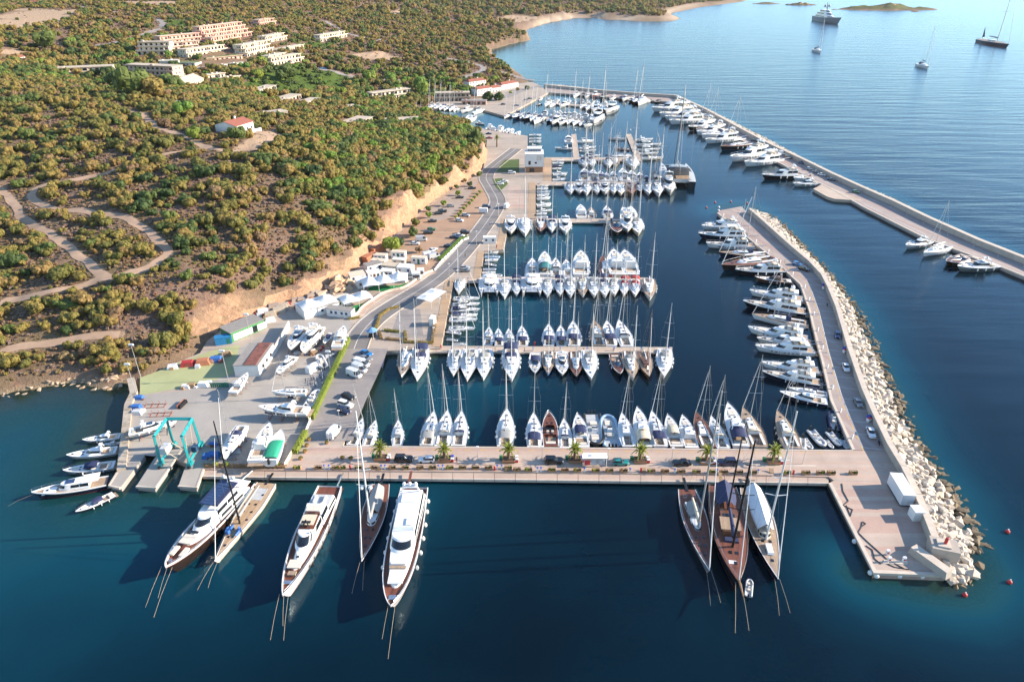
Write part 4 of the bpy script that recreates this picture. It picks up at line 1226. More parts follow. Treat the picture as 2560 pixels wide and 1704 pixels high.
def sloop(L, bimini=False, hood=True, deck='deck_white', simple=False, H=None, flush=False):
 B = L * (0.30 if L > 11 else 0.32)
 h = Hull(L, B, 0.115 * L, 0.088 * L, bs=0.80, tm=0.36, p=1.75, q=1.0)
 k = Kit()
 k.add('hull', h.hull(), 'hull_paint', None, 50)
 if not simple: k.add('boot_stripe', h.stripe(0.05 * 1.2, 0.16), 'boot_blue', 'hull')
 ck = (-0.47 * L, -0.18 * L)
 k.add('deck', h.deck(ck, 0.46, 0.42), deck)
 k.add('toe_rail', h.gunwale(0.05, 0.035), 'gelcoat_white' if deck == 'deck_white' else 'deck_teak')
 zc = h.sheer(0.2) - 0.02
 mb = MB(); mb.box(ck[0] + 0.05, ck[1] - 0.05, -B * 0.21, B * 0.21, zc - 0.42, zc - 0.38); k.add('cockpit_sole', mb, 'deck_teak')
 hh = (0.035 if flush else 0.045) * L
 zr = h.sheer(0.55)
 ob = outline(-0.19 * L, 0.24 * L, B * 0.31, B * 0.22, 0.45)
 ot = rake(ob, 0.07 * L, 0.16, 0.01)
 mb = MB(); house(mb, ob, ot, zr - 0.2, zr + hh, 0, 0.05); k.add('coachroof', mb, 'gelcoat_white', None, 40)
 w = MB()
 n = len(ob)
 glass_band(w, ob, ot, zr - 0.2, zr + hh, 0.50, 0.86, 0, 3); glass_band(w, ob, ot, zr - 0.2, zr + hh, 0.50, 0.86, n - 4, n - 1)
 k.add('window', w, 'glass_dark', 'coachroof')
 if not simple:
  for x, y, s_ in ((0.30 * L, 0, 0.26), (0.10 * L, 0.10 * B, 0.22), (0.10 * L, -0.10 * B, 0.22), (-0.03 * L, 0, 0.28)):
   z = (zr + hh + 0.05) if x < 0.16 * L else h.sheer(h.at_x(x)) + 0.03
   mb = MB(); mb.box(x - s_, x + s_, y - s_, y + s_, z - 0.03, z + 0.035); k.add('hatch', mb, 'glass_dark')
  for sg in (1, -1):
   mb = MB(); mb.box(ck[0] + 0.15, ck[1] - 0.1, sg * B * 0.22, sg * B * 0.33, zc - 0.02, zc + 0.16); k.add('coaming', mb, 'gelcoat_white')
  mb = MB()
  for sg in ((1, -1) if L > 12 else (0,)):
   c = Vector((-0.38 * L, sg * B * 0.14, zc + 0.35)); rr = 0.45
   mb.tube([tuple(c + Vector((0, rr * math.cos(a), rr * math.sin(a)))) for a in (2 * math.pi * i / 12 for i in range(13))], 0.025, 4)
   mb.tube([(c.x, c.y, zc - 0.4), tuple(c)], 0.07, 5)
  k.add('steering_wheel', mb, 'steel')
  k.add('guardrail', h.rail(0.03, 0.985, 0.6, 0.014, 13), 'steel')
  k.fenders(h, (0.28, 0.42, 0.56))
  mb = MB(); mb.box(-L / 2 - 0.75, -L / 2 + 0.02, -B * 0.26, B * 0.26, 0.25, 0.36); k.add('swim_platform', mb, 'deck_teak')
 if hood: k.add('sprayhood', sprayhood(-0.22 * L, -0.10 * L, B * 0.34, zr + hh * 0.3, 0.95), 'canvas_navy', None, 60)
 if bimini:
  k.add('bimini', canopy_arch(-0.46 * L, -0.25 * L, B * 0.38, zc + 1.35, zc + 2.0), 'canvas_navy', None, 60)
  mb = MB()
  for x in (-0.45 * L, -0.26 * L):
   for sg in (1, -1): mb.tube([(x, sg * B * 0.38, zc), (x, sg * B * 0.38, zc + 1.4)], 0.02, 4)
  k.add('bimini_frame', mb, 'steel')
 spar_rig(k, h, 0.10 * L, H or 1.16 * L, boomL=0.40 * L, cover='canvas_navy', deckz=zr + hh, spreaders=1 if simple else 2)
 return k.parts, L
def cruiser(L, fly=False, hard=True, cover=None, deck='deck_white', dark=False, pads=True, open_=False, simple=False):
 """planing motor cruiser with aft cockpit"""
 B = L * (0.29 if L < 15 else 0.26)
 h = Hull(L, B, 0.135 * L, 0.085 * L, bs=0.90, tm=0.42, p=2.3, q=0.85, rake=0.12, wl=0.86, mid=0.99)
 k = Kit()
 k.add('hull', h.hull(), 'hull_paint', None, 50)
 k.add('boot_stripe', h.stripe(0.30 * h.fs, 0.55 * h.fs * 0.9), 'boot_dark', 'hull')
 ck = (-0.44 * L, -0.16 * L)
 k.add('deck', h.deck(ck, 0.76, 0.32), deck)
 k.add('gunwale', h.gunwale(0.10, 0.05), 'gelcoat_white')
 zc = h.sheer(0.2) - 0.34
 mb = MB(); mb.box(ck[0] + 0.05, ck[1] - 0.05, -B * 0.35, B * 0.35, zc - 0.02, zc + 0.03); k.add('cockpit_sole', mb, 'deck_teak')
 mb = MB(); mb.box(-L / 2 - 0.075 * L, -L / 2 + 0.02, -B * 0.42, B * 0.42, 0.28, 0.42); k.add('swim_platform', mb, 'deck_teak')
 mb = MB(); mb.box(ck[0] + 0.1, ck[0] + 0.9, -B * 0.3, B * 0.3, zc, zc + 0.45); k.add('bench', mb, 'cushion')
 zr = h.sheer(0.55)
 if not open_:
  hh = 0.085 * L if not fly else 0.10 * L
  ob = outline(-0.20 * L, 0.20 * L, B * 0.39, B * 0.30, 0.55, 8)
  ot = rake(ob, 0.17 * L, 0.17, 0.0)
  mb = MB(); house(mb, ob, ot, zr - 0.35, zr + hh, 0, 0.06); k.add('deckhouse', mb, 'gelcoat_white', None, 45)
  n = len(ob)
  w = MB(); glass_band(w, ob, ot, zr - 0.35, zr + hh, 0.48, 0.93, 4, n - 5, 0.02); k.add('windscreen', w, 'glass_dark', 'deckhouse', 40)
  for i0, i1 in ((0, 4), (n - 5, n - 1)):
   w = MB(); glass_band(w, ob, ot, zr - 0.35, zr + hh, 0.50, 0.88, i0, i1, 0.02); k.add('side_window', w, 'glass_dark', 'deckhouse')
  ztop = zr + hh + 0.06
  if hard == 'glass':
   mb = MB(); mb.box(-0.13 * L, 0.0, -B * 0.20, B * 0.20, ztop - 0.02, ztop + 0.03); k.add('sunroof', mb, 'glass_blue', 'deckhouse')
  if fly:
   ob2 = outline(-0.30 * L, 0.06 * L, B * 0.36, B * 0.28, 0.4, 6)
   ot2 = rake(ob2, 0.03 * L, -0.03)
   mb = MB(); house(mb, ob2, ot2, ztop - 0.15, ztop + 0.10, 0); k.add('flybridge', mb, 'gelcoat_white', None, 45)
   mb = MB(); n2 = len(ob2)
   glass_band(mb, ot2, [(x, y * 0.97) for x, y in ot2], ztop + 0.10, ztop + 0.62, 0, 1, 0, n2 - 1, -0.02); glass_band(mb, ot2, [(x, y * 0.97) for x, y in ot2], ztop + 0.10, ztop + 0.62, 0, 1, 0, n2 - 1, 0.03); k.add('coaming', mb, 'gelcoat_white', 'flybridge', 40)
   mb = MB(); mb.box(-0.25 * L, -0.14 * L, -B * 0.26, B * 0.26, ztop + 0.1, ztop + 0.5); k.add('sofa', mb, 'cushion', 'flybridge')
   mb = MB(); mb.box(-0.09 * L, -0.03 * L, B * 0.02, B * 0.24, ztop + 0.1, ztop + 0.8, taper=0.3); k.add('helm', mb, 'gelcoat_white', 'flybridge')
   ztop += 0.1
  mb = MB()
  za = ztop + (1.5 if fly else 0.75)
  for sg in (1, -1):
   mb.tube([(-0.24 * L, sg * B * 0.36, ztop - 0.3), (-0.20 * L, sg * B * 0.30, za)], 0.11, 5)
  mb.box(-0.235 * L, -0.175 * L, -B * 0.31, B * 0.31, za - 0.06, za + 0.08)
  k.add('radar_arch', mb, 'gelcoat_white', None, 45)
  mb = MB(); mb.ball((-0.20 * L, 0, za + 0.3), 0.32, 8, 5, 0.8); k.add('radome', mb, 'plastic_white', 'radar_arch', 60)
  if cover == 'aft':
   k.add('awning', canopy_arch(-0.43 * L, -0.17 * L, B * 0.42, zr + 0.4, zr + 1.6, 7, 4, 0.1), 'canvas_navy', None, 60)
  if hard is True and fly is False and L > 10:
   pass
 else:
  ob = outline(-0.05 * L, 0.14 * L, B * 0.36, B * 0.30, 0.6, 8)
  ot = rake(ob, 0.10 * L, 0.10)
  n = len(ob)
  w = MB(); glass_band(w, ob, ot, zr - 0.1, zr + 0.75, 0, 1, 2, n - 3, 0.0); glass_band(w, ob, ot, zr - 0.1, zr + 0.75, 0, 1, 2, n - 3, -0.03); k.add('windscreen', w, 'glass_blue', None, 40)
  mb = MB(); mb.box(-0.05 * L, 0.02 * L, -B * 0.3, B * 0.3, zr - 0.3, zr + 0.25); k.add('dashboard', mb, 'plastic_black')
  for sg in (1, -1):
   mb = MB(); mb.box(-0.13 * L, -0.07 * L, sg * B * 0.06, sg * B * 0.24, zc, zc + 0.85, taper=0.15); k.add('seat', mb, 'cushion')
  if cover == 'hood':
   k.add('bimini', canopy_arch(-0.20 * L, 0.06 * L, B * 0.38, zr + 0.55, zr + 1.35, 7, 5, 0.2), 'canvas_navy', None, 60)
 mb = MB(); z = h.sheer(0.78) + 0.02
 mb.box(0.20 * L, 0.34 * L, -B * 0.20, B * 0.20, z - 0.25, z + 0.10, taper=0.12)
 if pads: k.add('sunpad', mb, 'cushion')
 for x, y in ((0.375 * L, 0), (0.17 * L, 0.15 * B), (0.17 * L, -0.15 * B)):
  z = h.sheer(h.at_x(x)) + 0.05
  mb = MB(); mb.box(x - 0.22, x + 0.22, y - 0.22, y + 0.22, z - 0.1, z + 0.05); k.add('hatch', mb, 'glass_dark')
 if not simple:
  k.add('guardrail', h.rail(0.50, 0.99, 0.55, 0.018, 11), 'steel')
  k.fenders(h, (0.2, 0.4, 0.6), 0.8, 0.15)
  for sg in (1, -1):
   mb = MB()
   for i in range(4):
    t = 0.50 + i * 0.07
    mb.box(h.x(t) - 0.028 * L, h.x(t) + 0.028 * L, sg * (h.half(t) * h.mid * 0.985) - 0.03, sg * (h.half(t) * h.mid * 0.985) + 0.03, h.sheer(t) * 0.56, h.sheer(t) * 0.72)
   k.add('porthole', mb, 'glass_dark', 'hull')
 return k.parts, L
def rib(L, n_eng=1, tube_m='rubber_grey', con=True):
 B = L * 0.36
 r = 0.16 + 0.016 * L
 k = Kit()
 pts = []
 for i in range(9):
  t = i / 8
  pts.append((-L / 2 + L * 0.72 * t, B / 2 - r))
 for i in range(1, 7):
  a = math.pi / 2 * i / 6
  pts.append((-L / 2 + L * 0.72 + (L * 0.28 - r) * math.sin(a), (B / 2 - r) * math.cos(a)))
 full = [(x, y, 0.35 + 0.12 * max(0, x / L) * L * 0.3) for x, y in pts] + [(x, -y, 0.35 + 0.12 * max(0, x / L) * L * 0.3) for x, y in pts[::-1][1:]]
 mb = MB(); mb.tube(full, r, 7); k.add('tube', mb, tube_m, None, 60)
 mb = MB()
 poly = [(x, y) for x, y in pts] + [(x, -y) for x, y in pts[::-1]]
 mb.prism([(x, y * 0.96) for x, y in poly][::-1], 0.05, 0.26); k.add('floor', mb, 'deck_grey')
 mb = MB(); rings = []
 for t, w in ((0, 0.8), (0.5, 0.8), (0.85, 0.5), (1, 0.03)):
  x = -L / 2 + L * 0.96 * t
  rings.append([(x, B * 0.42 * w, 0.1), (x, 0, -0.3), (x, -B * 0.42 * w, 0.1)])
 mb.loft(rings, False, True); k.add('keel', mb, 'gelcoat_white')
 if con:
  mb = MB(); mb.box(-0.06 * L, 0.08 * L, -B * 0.16, B * 0.16, 0.2, 1.0, taper=0.25); k.add('console', mb, 'gelcoat_white')
  mb = MB(); mb.box(0.01 * L, 0.03 * L, -B * 0.13, B * 0.13, 0.95, 1.25); k.add('windscreen', mb, 'glass_dark', 'console')
  mb = MB(); mb.box(-0.22 * L, -0.12 * L, -B * 0.18, B * 0.18, 0.2, 0.75); k.add('seat', mb, 'cushion')
  mb = MB(); mb.box(0.16 * L, 0.32 * L, -B * 0.20, B * 0.20, 0.2, 0.42); k.add('sunpad', mb, 'cushion')
 else:
  mb = MB(); mb.box(-0.10 * L, -0.02 * L, -B * 0.36, B * 0.36, 0.35, 0.42); k.add('thwart', mb, 'timber')
 for i in range(n_eng):
  y = (i - (n_eng - 1) / 2) * 0.75
  mb = MB(); mb.box(-L / 2 - 0.55, -L / 2 - 0.05, y - 0.22, y + 0.22, 0.65, 1.25, taper=0.25); mb.box(-L / 2 - 0.40, -L / 2 - 0.15, y - 0.1, y + 0.1, -0.3, 0.7)
  k.add('outboard', mb, 'plastic_black', None, 40)
 return k.parts, L
def dayboat(L, cover=False, cabin=False):
 B = L * 0.36
 h = Hull(L, B, 0.17 * L, 0.12 * L, bs=0.88, tm=0.4, p=2.2, q=0.85, rake=0.10, n=9)
 k = Kit()
 k.add('hull', h.hull(), 'hull_paint', None, 50)
 ck = (-0.45 * L, 0.12 * L)
 k.add('deck', h.deck(ck, 0.78, 0.35), 'deck_white')
 k.add('gunwale', h.gunwale(0.07, 0.04), 'gelcoat_white')
 z = h.sheer(0.4)
 if cover:
  k.add('boat_cover', canopy_arch(-0.44 * L, 0.14 * L, B * 0.42, z - 0.02, z + 0.75, 7, 5, 0.6), 'canvas_navy', None, 60)
 else:
  mb = MB(); mb.box(-0.10 * L, 0.02 * L, -B * 0.16, B * 0.16, z - 0.4, z + 0.45, taper=0.2); k.add('console', mb, 'gelcoat_white')
  mb = MB(); mb.box(-0.40 * L, -0.28 * L, -B * 0.3, B * 0.3, z - 0.4, z - 0.02); k.add('bench', mb, 'cushion')
 if cabin:
  ob = outline(-0.12 * L, 0.16 * L, B * 0.30, B * 0.26, 0.4, 5)
  ot = rake(ob, 0.06 * L, 0.12)
  mb = MB(); house(mb, ob, ot, z - 0.2, z + 1.25, 0, 0.05); k.add('wheelhouse', mb, 'gelcoat_white', None, 45)
  w = MB(); glass_band(w, ob, ot, z - 0.2, z + 1.25, 0.5, 0.9, 0, len(ob) - 1, 0.02); k.add('window', w, 'glass_dark', 'wheelhouse')
 mb = MB(); mb.box(-L / 2 - 0.45, -L / 2 - 0.02, -0.2, 0.2, 0.4, z + 0.35, taper=0.2); k.add('outboard', mb, 'plastic_black', None, 40)
 return k.parts, L
def catamaran(L, dark=False):
 B = L * 0.54
 k = Kit()
 for sg in (1, -1):
  h = Hull(L, L * 0.15, 0.13 * L, 0.10 * L, bs=0.7, tm=0.45, p=1.8, q=0.9, rake=0.03)
  mb = h.hull(); mb.v = [(x, y + sg * (B / 2 - L * 0.075), z) for x, y, z in mb.v]; k.add('hull', mb, 'hull_paint', None, 50)
  mb = h.deck(); mb.v = [(x, y + sg * (B / 2 - L * 0.075), z + 0.02) for x, y, z in mb.v]; k.add('deck', mb, 'deck_white')
  mb = MB(); mb.box(-0.49 * L, -0.36 * L, sg * (B / 2 - L * 0.075) - 0.5, sg * (B / 2 - L * 0.075) + 0.5, 0.3, 0.62); k.add('stern_step', mb, 'deck_teak')
  for x in (0.30 * L, 0.15 * L):
   zz = h.sheer(h.at_x(x)) + 0.02
   mb = MB(); mb.box(x - 0.25, x + 0.25, sg * (B / 2 - L * 0.075) - 0.25, sg * (B / 2 - L * 0.075) + 0.25, zz, zz + 0.06); k.add('hatch', mb, 'glass_dark')
 zb = 0.115 * L
 mb = MB(); mb.box(-0.42 * L, 0.16 * L, -B / 2 + L * 0.08, B / 2 - L * 0.08, 0.06 * L, zb); k.add('bridge_deck', mb, 'deck_white')
 ob = outline(-0.20 * L, 0.17 * L, B * 0.33, B * 0.27, 0.5, 8)
 ot = rake(ob, 0.10 * L, 0.10)
 mb = MB(); house(mb, ob, ot, zb, zb + 0.105 * L, 0, 0.06); k.add('saloon', mb, 'gelcoat_white', None, 45)
 w = MB(); glass_band(w, ob, ot, zb, zb + 0.105 * L, 0.35, 0.75, 1, len(ob) - 2, 0.02); k.add('window', w, 'glass_dark', 'saloon', 40)
 k.add('bimini', canopy_arch(-0.42 * L, -0.20 * L, B * 0.34, zb + 0.10 * L, zb + 0.135 * L, 7, 4, 0.1), 'canvas_white', None, 60)
 mb = MB(); mb.box(-0.42 * L, -0.20 * L, -B * 0.3, B * 0.3, zb + 0.005, zb + 0.05); k.add('cockpit_sole', mb, 'deck_teak')
 mb = MB(); mb.box(0.16 * L, 0.40 * L, -B / 2 + L * 0.14, B / 2 - L * 0.14, zb - 0.10, zb - 0.06); k.add('trampoline', mb, 'rubber_grey')
 mb = MB(); mb.tube([(0.41 * L, -B / 2 + L * 0.1, zb), (0.41 * L, B / 2 - L * 0.1, zb)], 0.12, 6); k.add('cross_beam', mb, 'spar_alu')
 h2 = Hull(L, B, 0.13 * L, 0.10 * L)
 spar_rig(k, h2, 0.08 * L, 1.2 * L, boomL=0.40 * L, cover='canvas_grey', deckz=zb + 0.10 * L, spreaders=2, boomz=0.7, stay_to=(0.42 * L, 0, zb + 0.1))
 return k.parts, L
def yacht(L, B, fb, fs, tiers, deck='deck_teak', hull_m='hull_paint', p=2.2, q=0.8, bs=0.86, extras=None, bul=0.5, stripe='boot_dark', nwin=True):
 """larger motor yacht. tiers: dict(x0,x1,w0,w1,z0,z1,front,side,win=(f0,f1),rnd,roof) in shares of L and B, metres for z"""
 h = Hull(L, B, fb, fs, bs=bs, tm=0.40, p=p, q=q, rake=0.09, wl=0.86, n=19, mid=0.99)
 k = Kit()
 k.add('hull', h.hull(), hull_m, None, 50)
 k.add('boot_stripe', h.stripe(0.12, 0.32), stripe, 'hull')
 k.add('deck', h.deck(None, lift=-bul, camber=0.02), deck)
 bw = MB()
 for sg in (1, -1):
  rings = []
  for t in h.ts():
   x, y, z = h.x(t), h.half(t), h.sheer(t)
   q_ = [(x, sg * (y + 0.02), z - 0.25), (x, sg * (y + 0.02), z + 0.03), (x, sg * max(y - 0.22, 0), z + 0.03), (x, sg * max(y - 0.22, 0), z - bul - 0.05)]
   rings.append(q_ if sg > 0 else q_[::-1])
  bw.loft(rings, True, True, True)
 k.add('bulwark', bw, 'gelcoat_white', None, 40)
 for ti in tiers:
  ob = outline(ti['x0'] * L, ti['x1'] * L, ti['w0'] * B, ti['w1'] * B, ti.get('rnd', 0.4), 9)
  ot = rake(ob, ti.get('front', 0) * L, ti.get('side', 0.08), ti.get('back', 0) * L)
  mb = MB(); house(mb, ob, ot, ti['z0'], ti['z1'], 0, ti.get('crown', 0.05)); k.add(ti.get('name', 'superstructure'), mb, ti.get('mat', 'gelcoat_white'), None, 42)
  n = len(ob)
  if 'win' in ti:
   f0, f1 = ti['win']
   if ti.get('screen', True):
    w = MB(); glass_band(w, ob, ot, ti['z0'], ti['z1'], f0, f1, 5, n - 6, 0.03); k.add('windscreen', w, 'glass_dark', ti.get('name', 'superstructure'), 40)
   for i0, i1 in ((0, 2), (n - 3, n - 1)):
    w = MB(); glass_band(w, ob, ot, ti['z0'], ti['z1'], f0, f1, i0, i1, 0.03, 0.03); k.add('side_window', w, 'glass_dark', ti.get('name', 'superstructure'))
 if nwin:
  for sg in (1, -1):
   for i in range(7):
    t = 0.30 + i * 0.07
    mb = MB(); y = sg * (h.half(t) * 0.6 * 0.99 + 0.4 * h.half(t) * (0.86 - 0.25 * t * t)) + sg * 0.03
    mb.box(h.x(t) - 0.35, h.x(t) + 0.35, y - 0.03, y + 0.03, h.sheer(t) * 0.50, h.sheer(t) * 0.50 + 0.35); k.add('porthole', mb, 'glass_dark', 'hull')
 k.h = h
 return k, h
# ------------------------------------------------------------------ the fleet
KINDS_ = {'S': (lambda: sloop(12.5), 'sloop'), 'Sb': (lambda: sloop(13.5, bimini=True), 'sloop'), 'St': (lambda: sloop(14.0, deck='deck_teak'), 'teak-decked sloop'),
   'Sd': (lambda: sloop(14.0, hood=False, deck='deck_teak_red', flush=True), 'flush teak-decked sloop'), 'Ss': (lambda: sloop(11.0, simple=True), 'sloop'), 'Sn': (lambda: sloop(13.0, hood=False), 'sloop'),
   'M': (lambda: cruiser(13.0), 'motor cruiser'), 'Mg': (lambda: cruiser(13.0, hard='glass'), 'motor cruiser with glass roof'), 'Mo': (lambda: cruiser(12.0, open_=True, deck='deck_teak_red', pads=False), 'open speedboat'),
   'Mh': (lambda: cruiser(11.5, open_=True, cover='hood'), 'open cruiser'), 'Mf': (lambda: cruiser(17.0, fly=True), 'flybridge cruiser'), 'Ma': (lambda: cruiser(15.0, cover='aft'), 'motor cruiser'),
   'Ms': (lambda: cruiser(11.0, simple=True), 'motor cruiser'), 'R': (lambda: rib(5.5), 'inflatable boat'), 'Rb': (lambda: rib(12.0, 3, 'rubber_black'), 'big inflatable'), 'Rt': (lambda: rib(3.6, 1, con=False), 'inflatable tender'),
   'D': (lambda: dayboat(6.5), 'small motorboat'), 'Dc': (lambda: dayboat(6.5, cover=True), 'covered small motorboat'), 'Dw': (lambda: dayboat(7.5, cabin=True), 'small cabin boat'), 'C': (lambda: catamaran(13.0), 'sailing catamaran'),
   'K': (lambda: sloop(14.0, deck='deck_teak', hood=False), 'wooden ketch')}
HULLC = {'w': (None, 'white'), 'n': ('gelcoat_navy', 'navy-hulled'), 'k': ('gelcoat_black', 'black-hulled'), 'g': ('gelcoat_grey', 'grey-hulled'), 's': ('gelcoat_silver', 'silver-hulled'), 'b': ('hull_wood', 'varnished wooden'),
   'r': ('gelcoat_red', 'red-hulled'), 'c': ('gelcoat_cream', 'cream-hulled'), 'u': ('gelcoat_blue', 'pale blue'), 'z': ('gelcoat_bronze', 'dark bronze')}
HOODC = {'n': (None, 'navy'), 'g': ('canvas_grey', 'grey'), 'c': ('canvas_cream', 'cream'), 'w': ('canvas_white', 'white'), 't': ('canvas_teal', 'teal'), 'r': ('canvas_red', 'red'), 'b': ('canvas_brown', 'brown'), 'k': ('canvas_black', 'black'), 'o': ('canvas_white', '')}
CATS = {'S': 'sailboat', 'K': 'sailboat', 'M': 'motorboat', 'R': 'inflatable', 'D': 'motorboat', 'C': 'catamaran'}
NAMES = {'S': 'sailing_boat', 'K': 'sailing_boat', 'M': 'motor_cruiser', 'R': 'inflatable_boat', 'D': 'small_motorboat', 'C': 'sailing_catamaran'}
PROTO = {}
def proto(k):
 if k not in PROTO: PROTO[k] = KINDS_[k][0]()
 return PROTO[k]
def place(sheet_, row, where, group, base=0.0, dz=None):
 """row: lines 'kind hull hood bow_x bow_y stern_x stern_y'; the order gives the ordinal in the label"""
 ents = [e.split() for e in row.strip().split(';') if e.strip()]
 for i, e in enumerate(ents):
  sh = sheet_
  if ':' in e[0]:
   sh, e[0] = e[0].split(':')
  kd, hc, cc = e[0], e[1], e[2]
  z = (0.7 if kd[0] in 'RD' else 1.4) + base if dz is None else dz
  b, st = Vector(sp(sh, float(e[3]), float(e[4]), z)), Vector(sp(sh, float(e[5]), float(e[6]), z))
  parts, L0 = proto(kd)
  d = b - st
  sc = d.length / L0
  paint = {}
  if HULLC[hc][0]:
   paint['hull_paint'] = HULLC[hc][0]
   if kd[0] == 'R': paint['rubber_grey'] = {'k': 'rubber_black', 'u': 'rubber_blue', 'n': 'canvas_navy', 'g': 'rubber_grey'}.get(hc, 'rubber_grey')
   if kd == 'Rb' and hc != 'k': paint['rubber_black'] = {'u': 'rubber_blue', 'n': 'canvas_navy'}[hc]
   if hc == 'b': paint.update({'gelcoat_white': 'hull_wood', 'spar_alu': 'spar_wood'})
  if HOODC[cc][0]: paint['canvas_navy'] = HOODC[cc][0]
  lab = HULLC[hc][1] + ' ' + KINDS_[kd][1]
  has = {'S': 'sprayhood', 'Sb': 'bimini', 'St': 'sprayhood', 'Ss': 'sprayhood', 'Mh': 'bimini', 'Ma': 'awning', 'Dc': 'cover'}.get(kd)
  if has and HOODC[cc][1]: lab += ' with ' + HOODC[cc][1] + ' ' + has
  elif has: lab += ' with white ' + has
  if kd == 'D' and hc == 'w' and cc == 'o' and '{o}' not in where: pass
  lab += ', ' + where.replace('{o}', ORD[i])
  if len(lab.split()) > 16: lab = lab.replace(' berth', '').replace('the ', '', 1)
  build(parts, NAMES[kd[0]], lab, CATS[kd[0]], (*((b + st) / 2), base), math.atan2(d.y, d.x), sc, group, paint or None)
place('a', '''S w g 985 705 880 945; S w c 1105 720 1020 950; S w g 1310 720 1300 945; Sb w g 1640 650 1570 955; S w g 1765 645 1710 965; S w n 1895 650 1860 960; Sb w g 2310 630 2290 970;
 b:Sb w n 200 665 205 970; b:Mo z b 340 665 360 965; b:S w n 478 710 495 970; b:Mh w n 605 685 650 970; b:Rb k n 780 955 735 665; b:Rb u n 875 675 925 960; b:Sn w o 1010 665 1080 965; b:Ma w c 1155 635 1225 970;
 b:Sb w n 1285 650 1370 965; b:Mh c c 1435 690 1520 960; b:M w o 1570 695 1660 975; b:Sd k k 1690 655 1810 975; b:S w c 1830 690 1950 980; b:Ma w n 1985 600 2110 970; b:St c c 2120 620 2280 975; c:St w c 80 645 240 985''',
  '{o} berth from boatyard end of palm quay', 'boats moored stern-to along the palm quay')
place('c', 'Rt w o 322 992 318 890; R w o 405 985 335 885; R w o 520 965 395 815; R w o 600 975 535 895; R w o 670 958 560 830; R w o 738 985 690 895; R n o 590 640 620 800', '{o} dinghy in the palm quay and mole corner', 'dinghies in the quay corner')
place('m7', '''a:Rb n n 1150 100 1110 240; a:St w o 1335 330 1410 65; a:Sb w n 1475 365 1530 75; S w g 240 1470 300 980; S w g 490 1560 570 980; S w g 795 1540 840 980; Sb w n 1320 1570 1300 970; Mh w n 1745 1420 1755 1030; St u g 1990 1440 1995 1000; Mg w o 2250 1460 2245 1020;
 m8:Sd k g 300 1500 280 1020; m8:S w g 575 1540 520 1000; m8:Mo k k 1110 1440 1000 1050; m8:St w g 1350 1540 1270 1010; m8:K b o 1640 1500 1510 1010; m8:S w g 1910 1500 1930 980''', '{o} from land on palm-quay side of first jetty', 'boats on the first jetty, near side')
place('m7', '''S w b 905 560 880 880; Sb w n 1075 580 1085 890; S w g 1265 590 1290 900; Sb w n 1505 545 1525 905; Sb w n 2000 520 2000 905; Sb w n 2220 540 2240 905; m8:Sb w n 240 475 260 910; m8:St g g 630 460 730 910; m8:Sb w n 860 470 935 910; m8:S w n 1080 460 1240 925''',
  '{o} from land on first jetty, facing second jetty', 'boats on the first jetty, far side')
place('m6', '''S w g 330 975 390 690; C w w 905 1000 905 700; S w g 1185 1075 1190 710; Sb w n 1410 1015 1405 710; C w w 1690 1000 1690 690; S w g 1975 1040 1975 700; Sb w n 2215 1015 2195 710; d:S w g 540 1165 530 985; d:St w c 655 1160 640 985; d:S w g 760 1165 740 985;
 d:Sb w n 860 1165 835 990; d:S w g 945 1150 930 990; d:Sb w r 1030 1145 1040 1000; d:Sb w r 1135 1155 1130 1000; d:K w o 1270 1190 1255 1000''', '{o} from land on second jetty, facing first jetty', 'boats on the second jetty, near side')
place('m6', '''S w c 1700 350 1695 670; Ma w t 1930 270 1920 650; S w k 2130 350 2135 670; Sn w o 2320 370 2356 660; d:M w o 635 770 635 970; d:Sd r o 830 800 885 975; d:M c o 935 760 975 970; d:Mg s o 1035 765 1100 970''', '{o} from land on second jetty, facing third jetty', 'boats on the second jetty, far side')
place('m6', '''S w g 740 1040 250 1050; Mf w o 740 1150 230 1160; Ma w n 740 1260 200 1250; Sb w n 700 1340 200 1370; S w g 690 1430 170 1430; m7:S w g 650 560 160 560; m7:R w o 390 680 120 630; m7:R w o 330 800 120 770; m7:R w o 490 862 220 872''', '{o} from second jetty beside the planted square', 'boats rafted beside the planted square')
place('m6', 'D w o 1080 220 820 230; R u o 1110 300 820 300; D w o 1080 355 830 370; R g o 1040 460 830 420; Rt w o 1040 530 790 540; D w o 1030 590 780 600; R w o 1150 640 850 640', '{o} of the dinghies along the boardwalk by second jetty', 'dinghies by the second jetty')
place('m3', '''p1:M w o 1920 1420 1920 1170; S w o 70 1230 50 1010; Sd k o 275 1190 280 1010; Sb w n 425 1175 430 1010; M w o 610 1200 600 1010; Mo z k 1300 1220 1285 1010; Mf w o 1440 1190 1420 960; S c g 1585 1220 1545 1010''', '{o} from land on third jetty, facing second jetty', 'boats on the third jetty, near side')
place('m3', 'M w o 810 835 825 990; St w o 950 855 955 990; Sb w n 1155 840 1180 990; Sn w o 1375 850 1430 985; Sn c o 1480 840 1510 980', '{o} from land on third jetty, facing fourth jetty', 'boats on the third jetty, far side')
place('m3', 'D w r 390 560 230 565; D w o 380 595 225 600; Dw w o 410 640 225 645; D w o 395 675 225 690; Dw w o 410 720 220 735; Ms w o 420 775 220 790; D w o 420 815 225 830; Ms w o 440 865 225 880; D w o 365 925 220 935; Rt g o 380 975 215 980', '{o} small boat from fourth jetty beside the boardwalk', 'small boats along the third basin boardwalk')
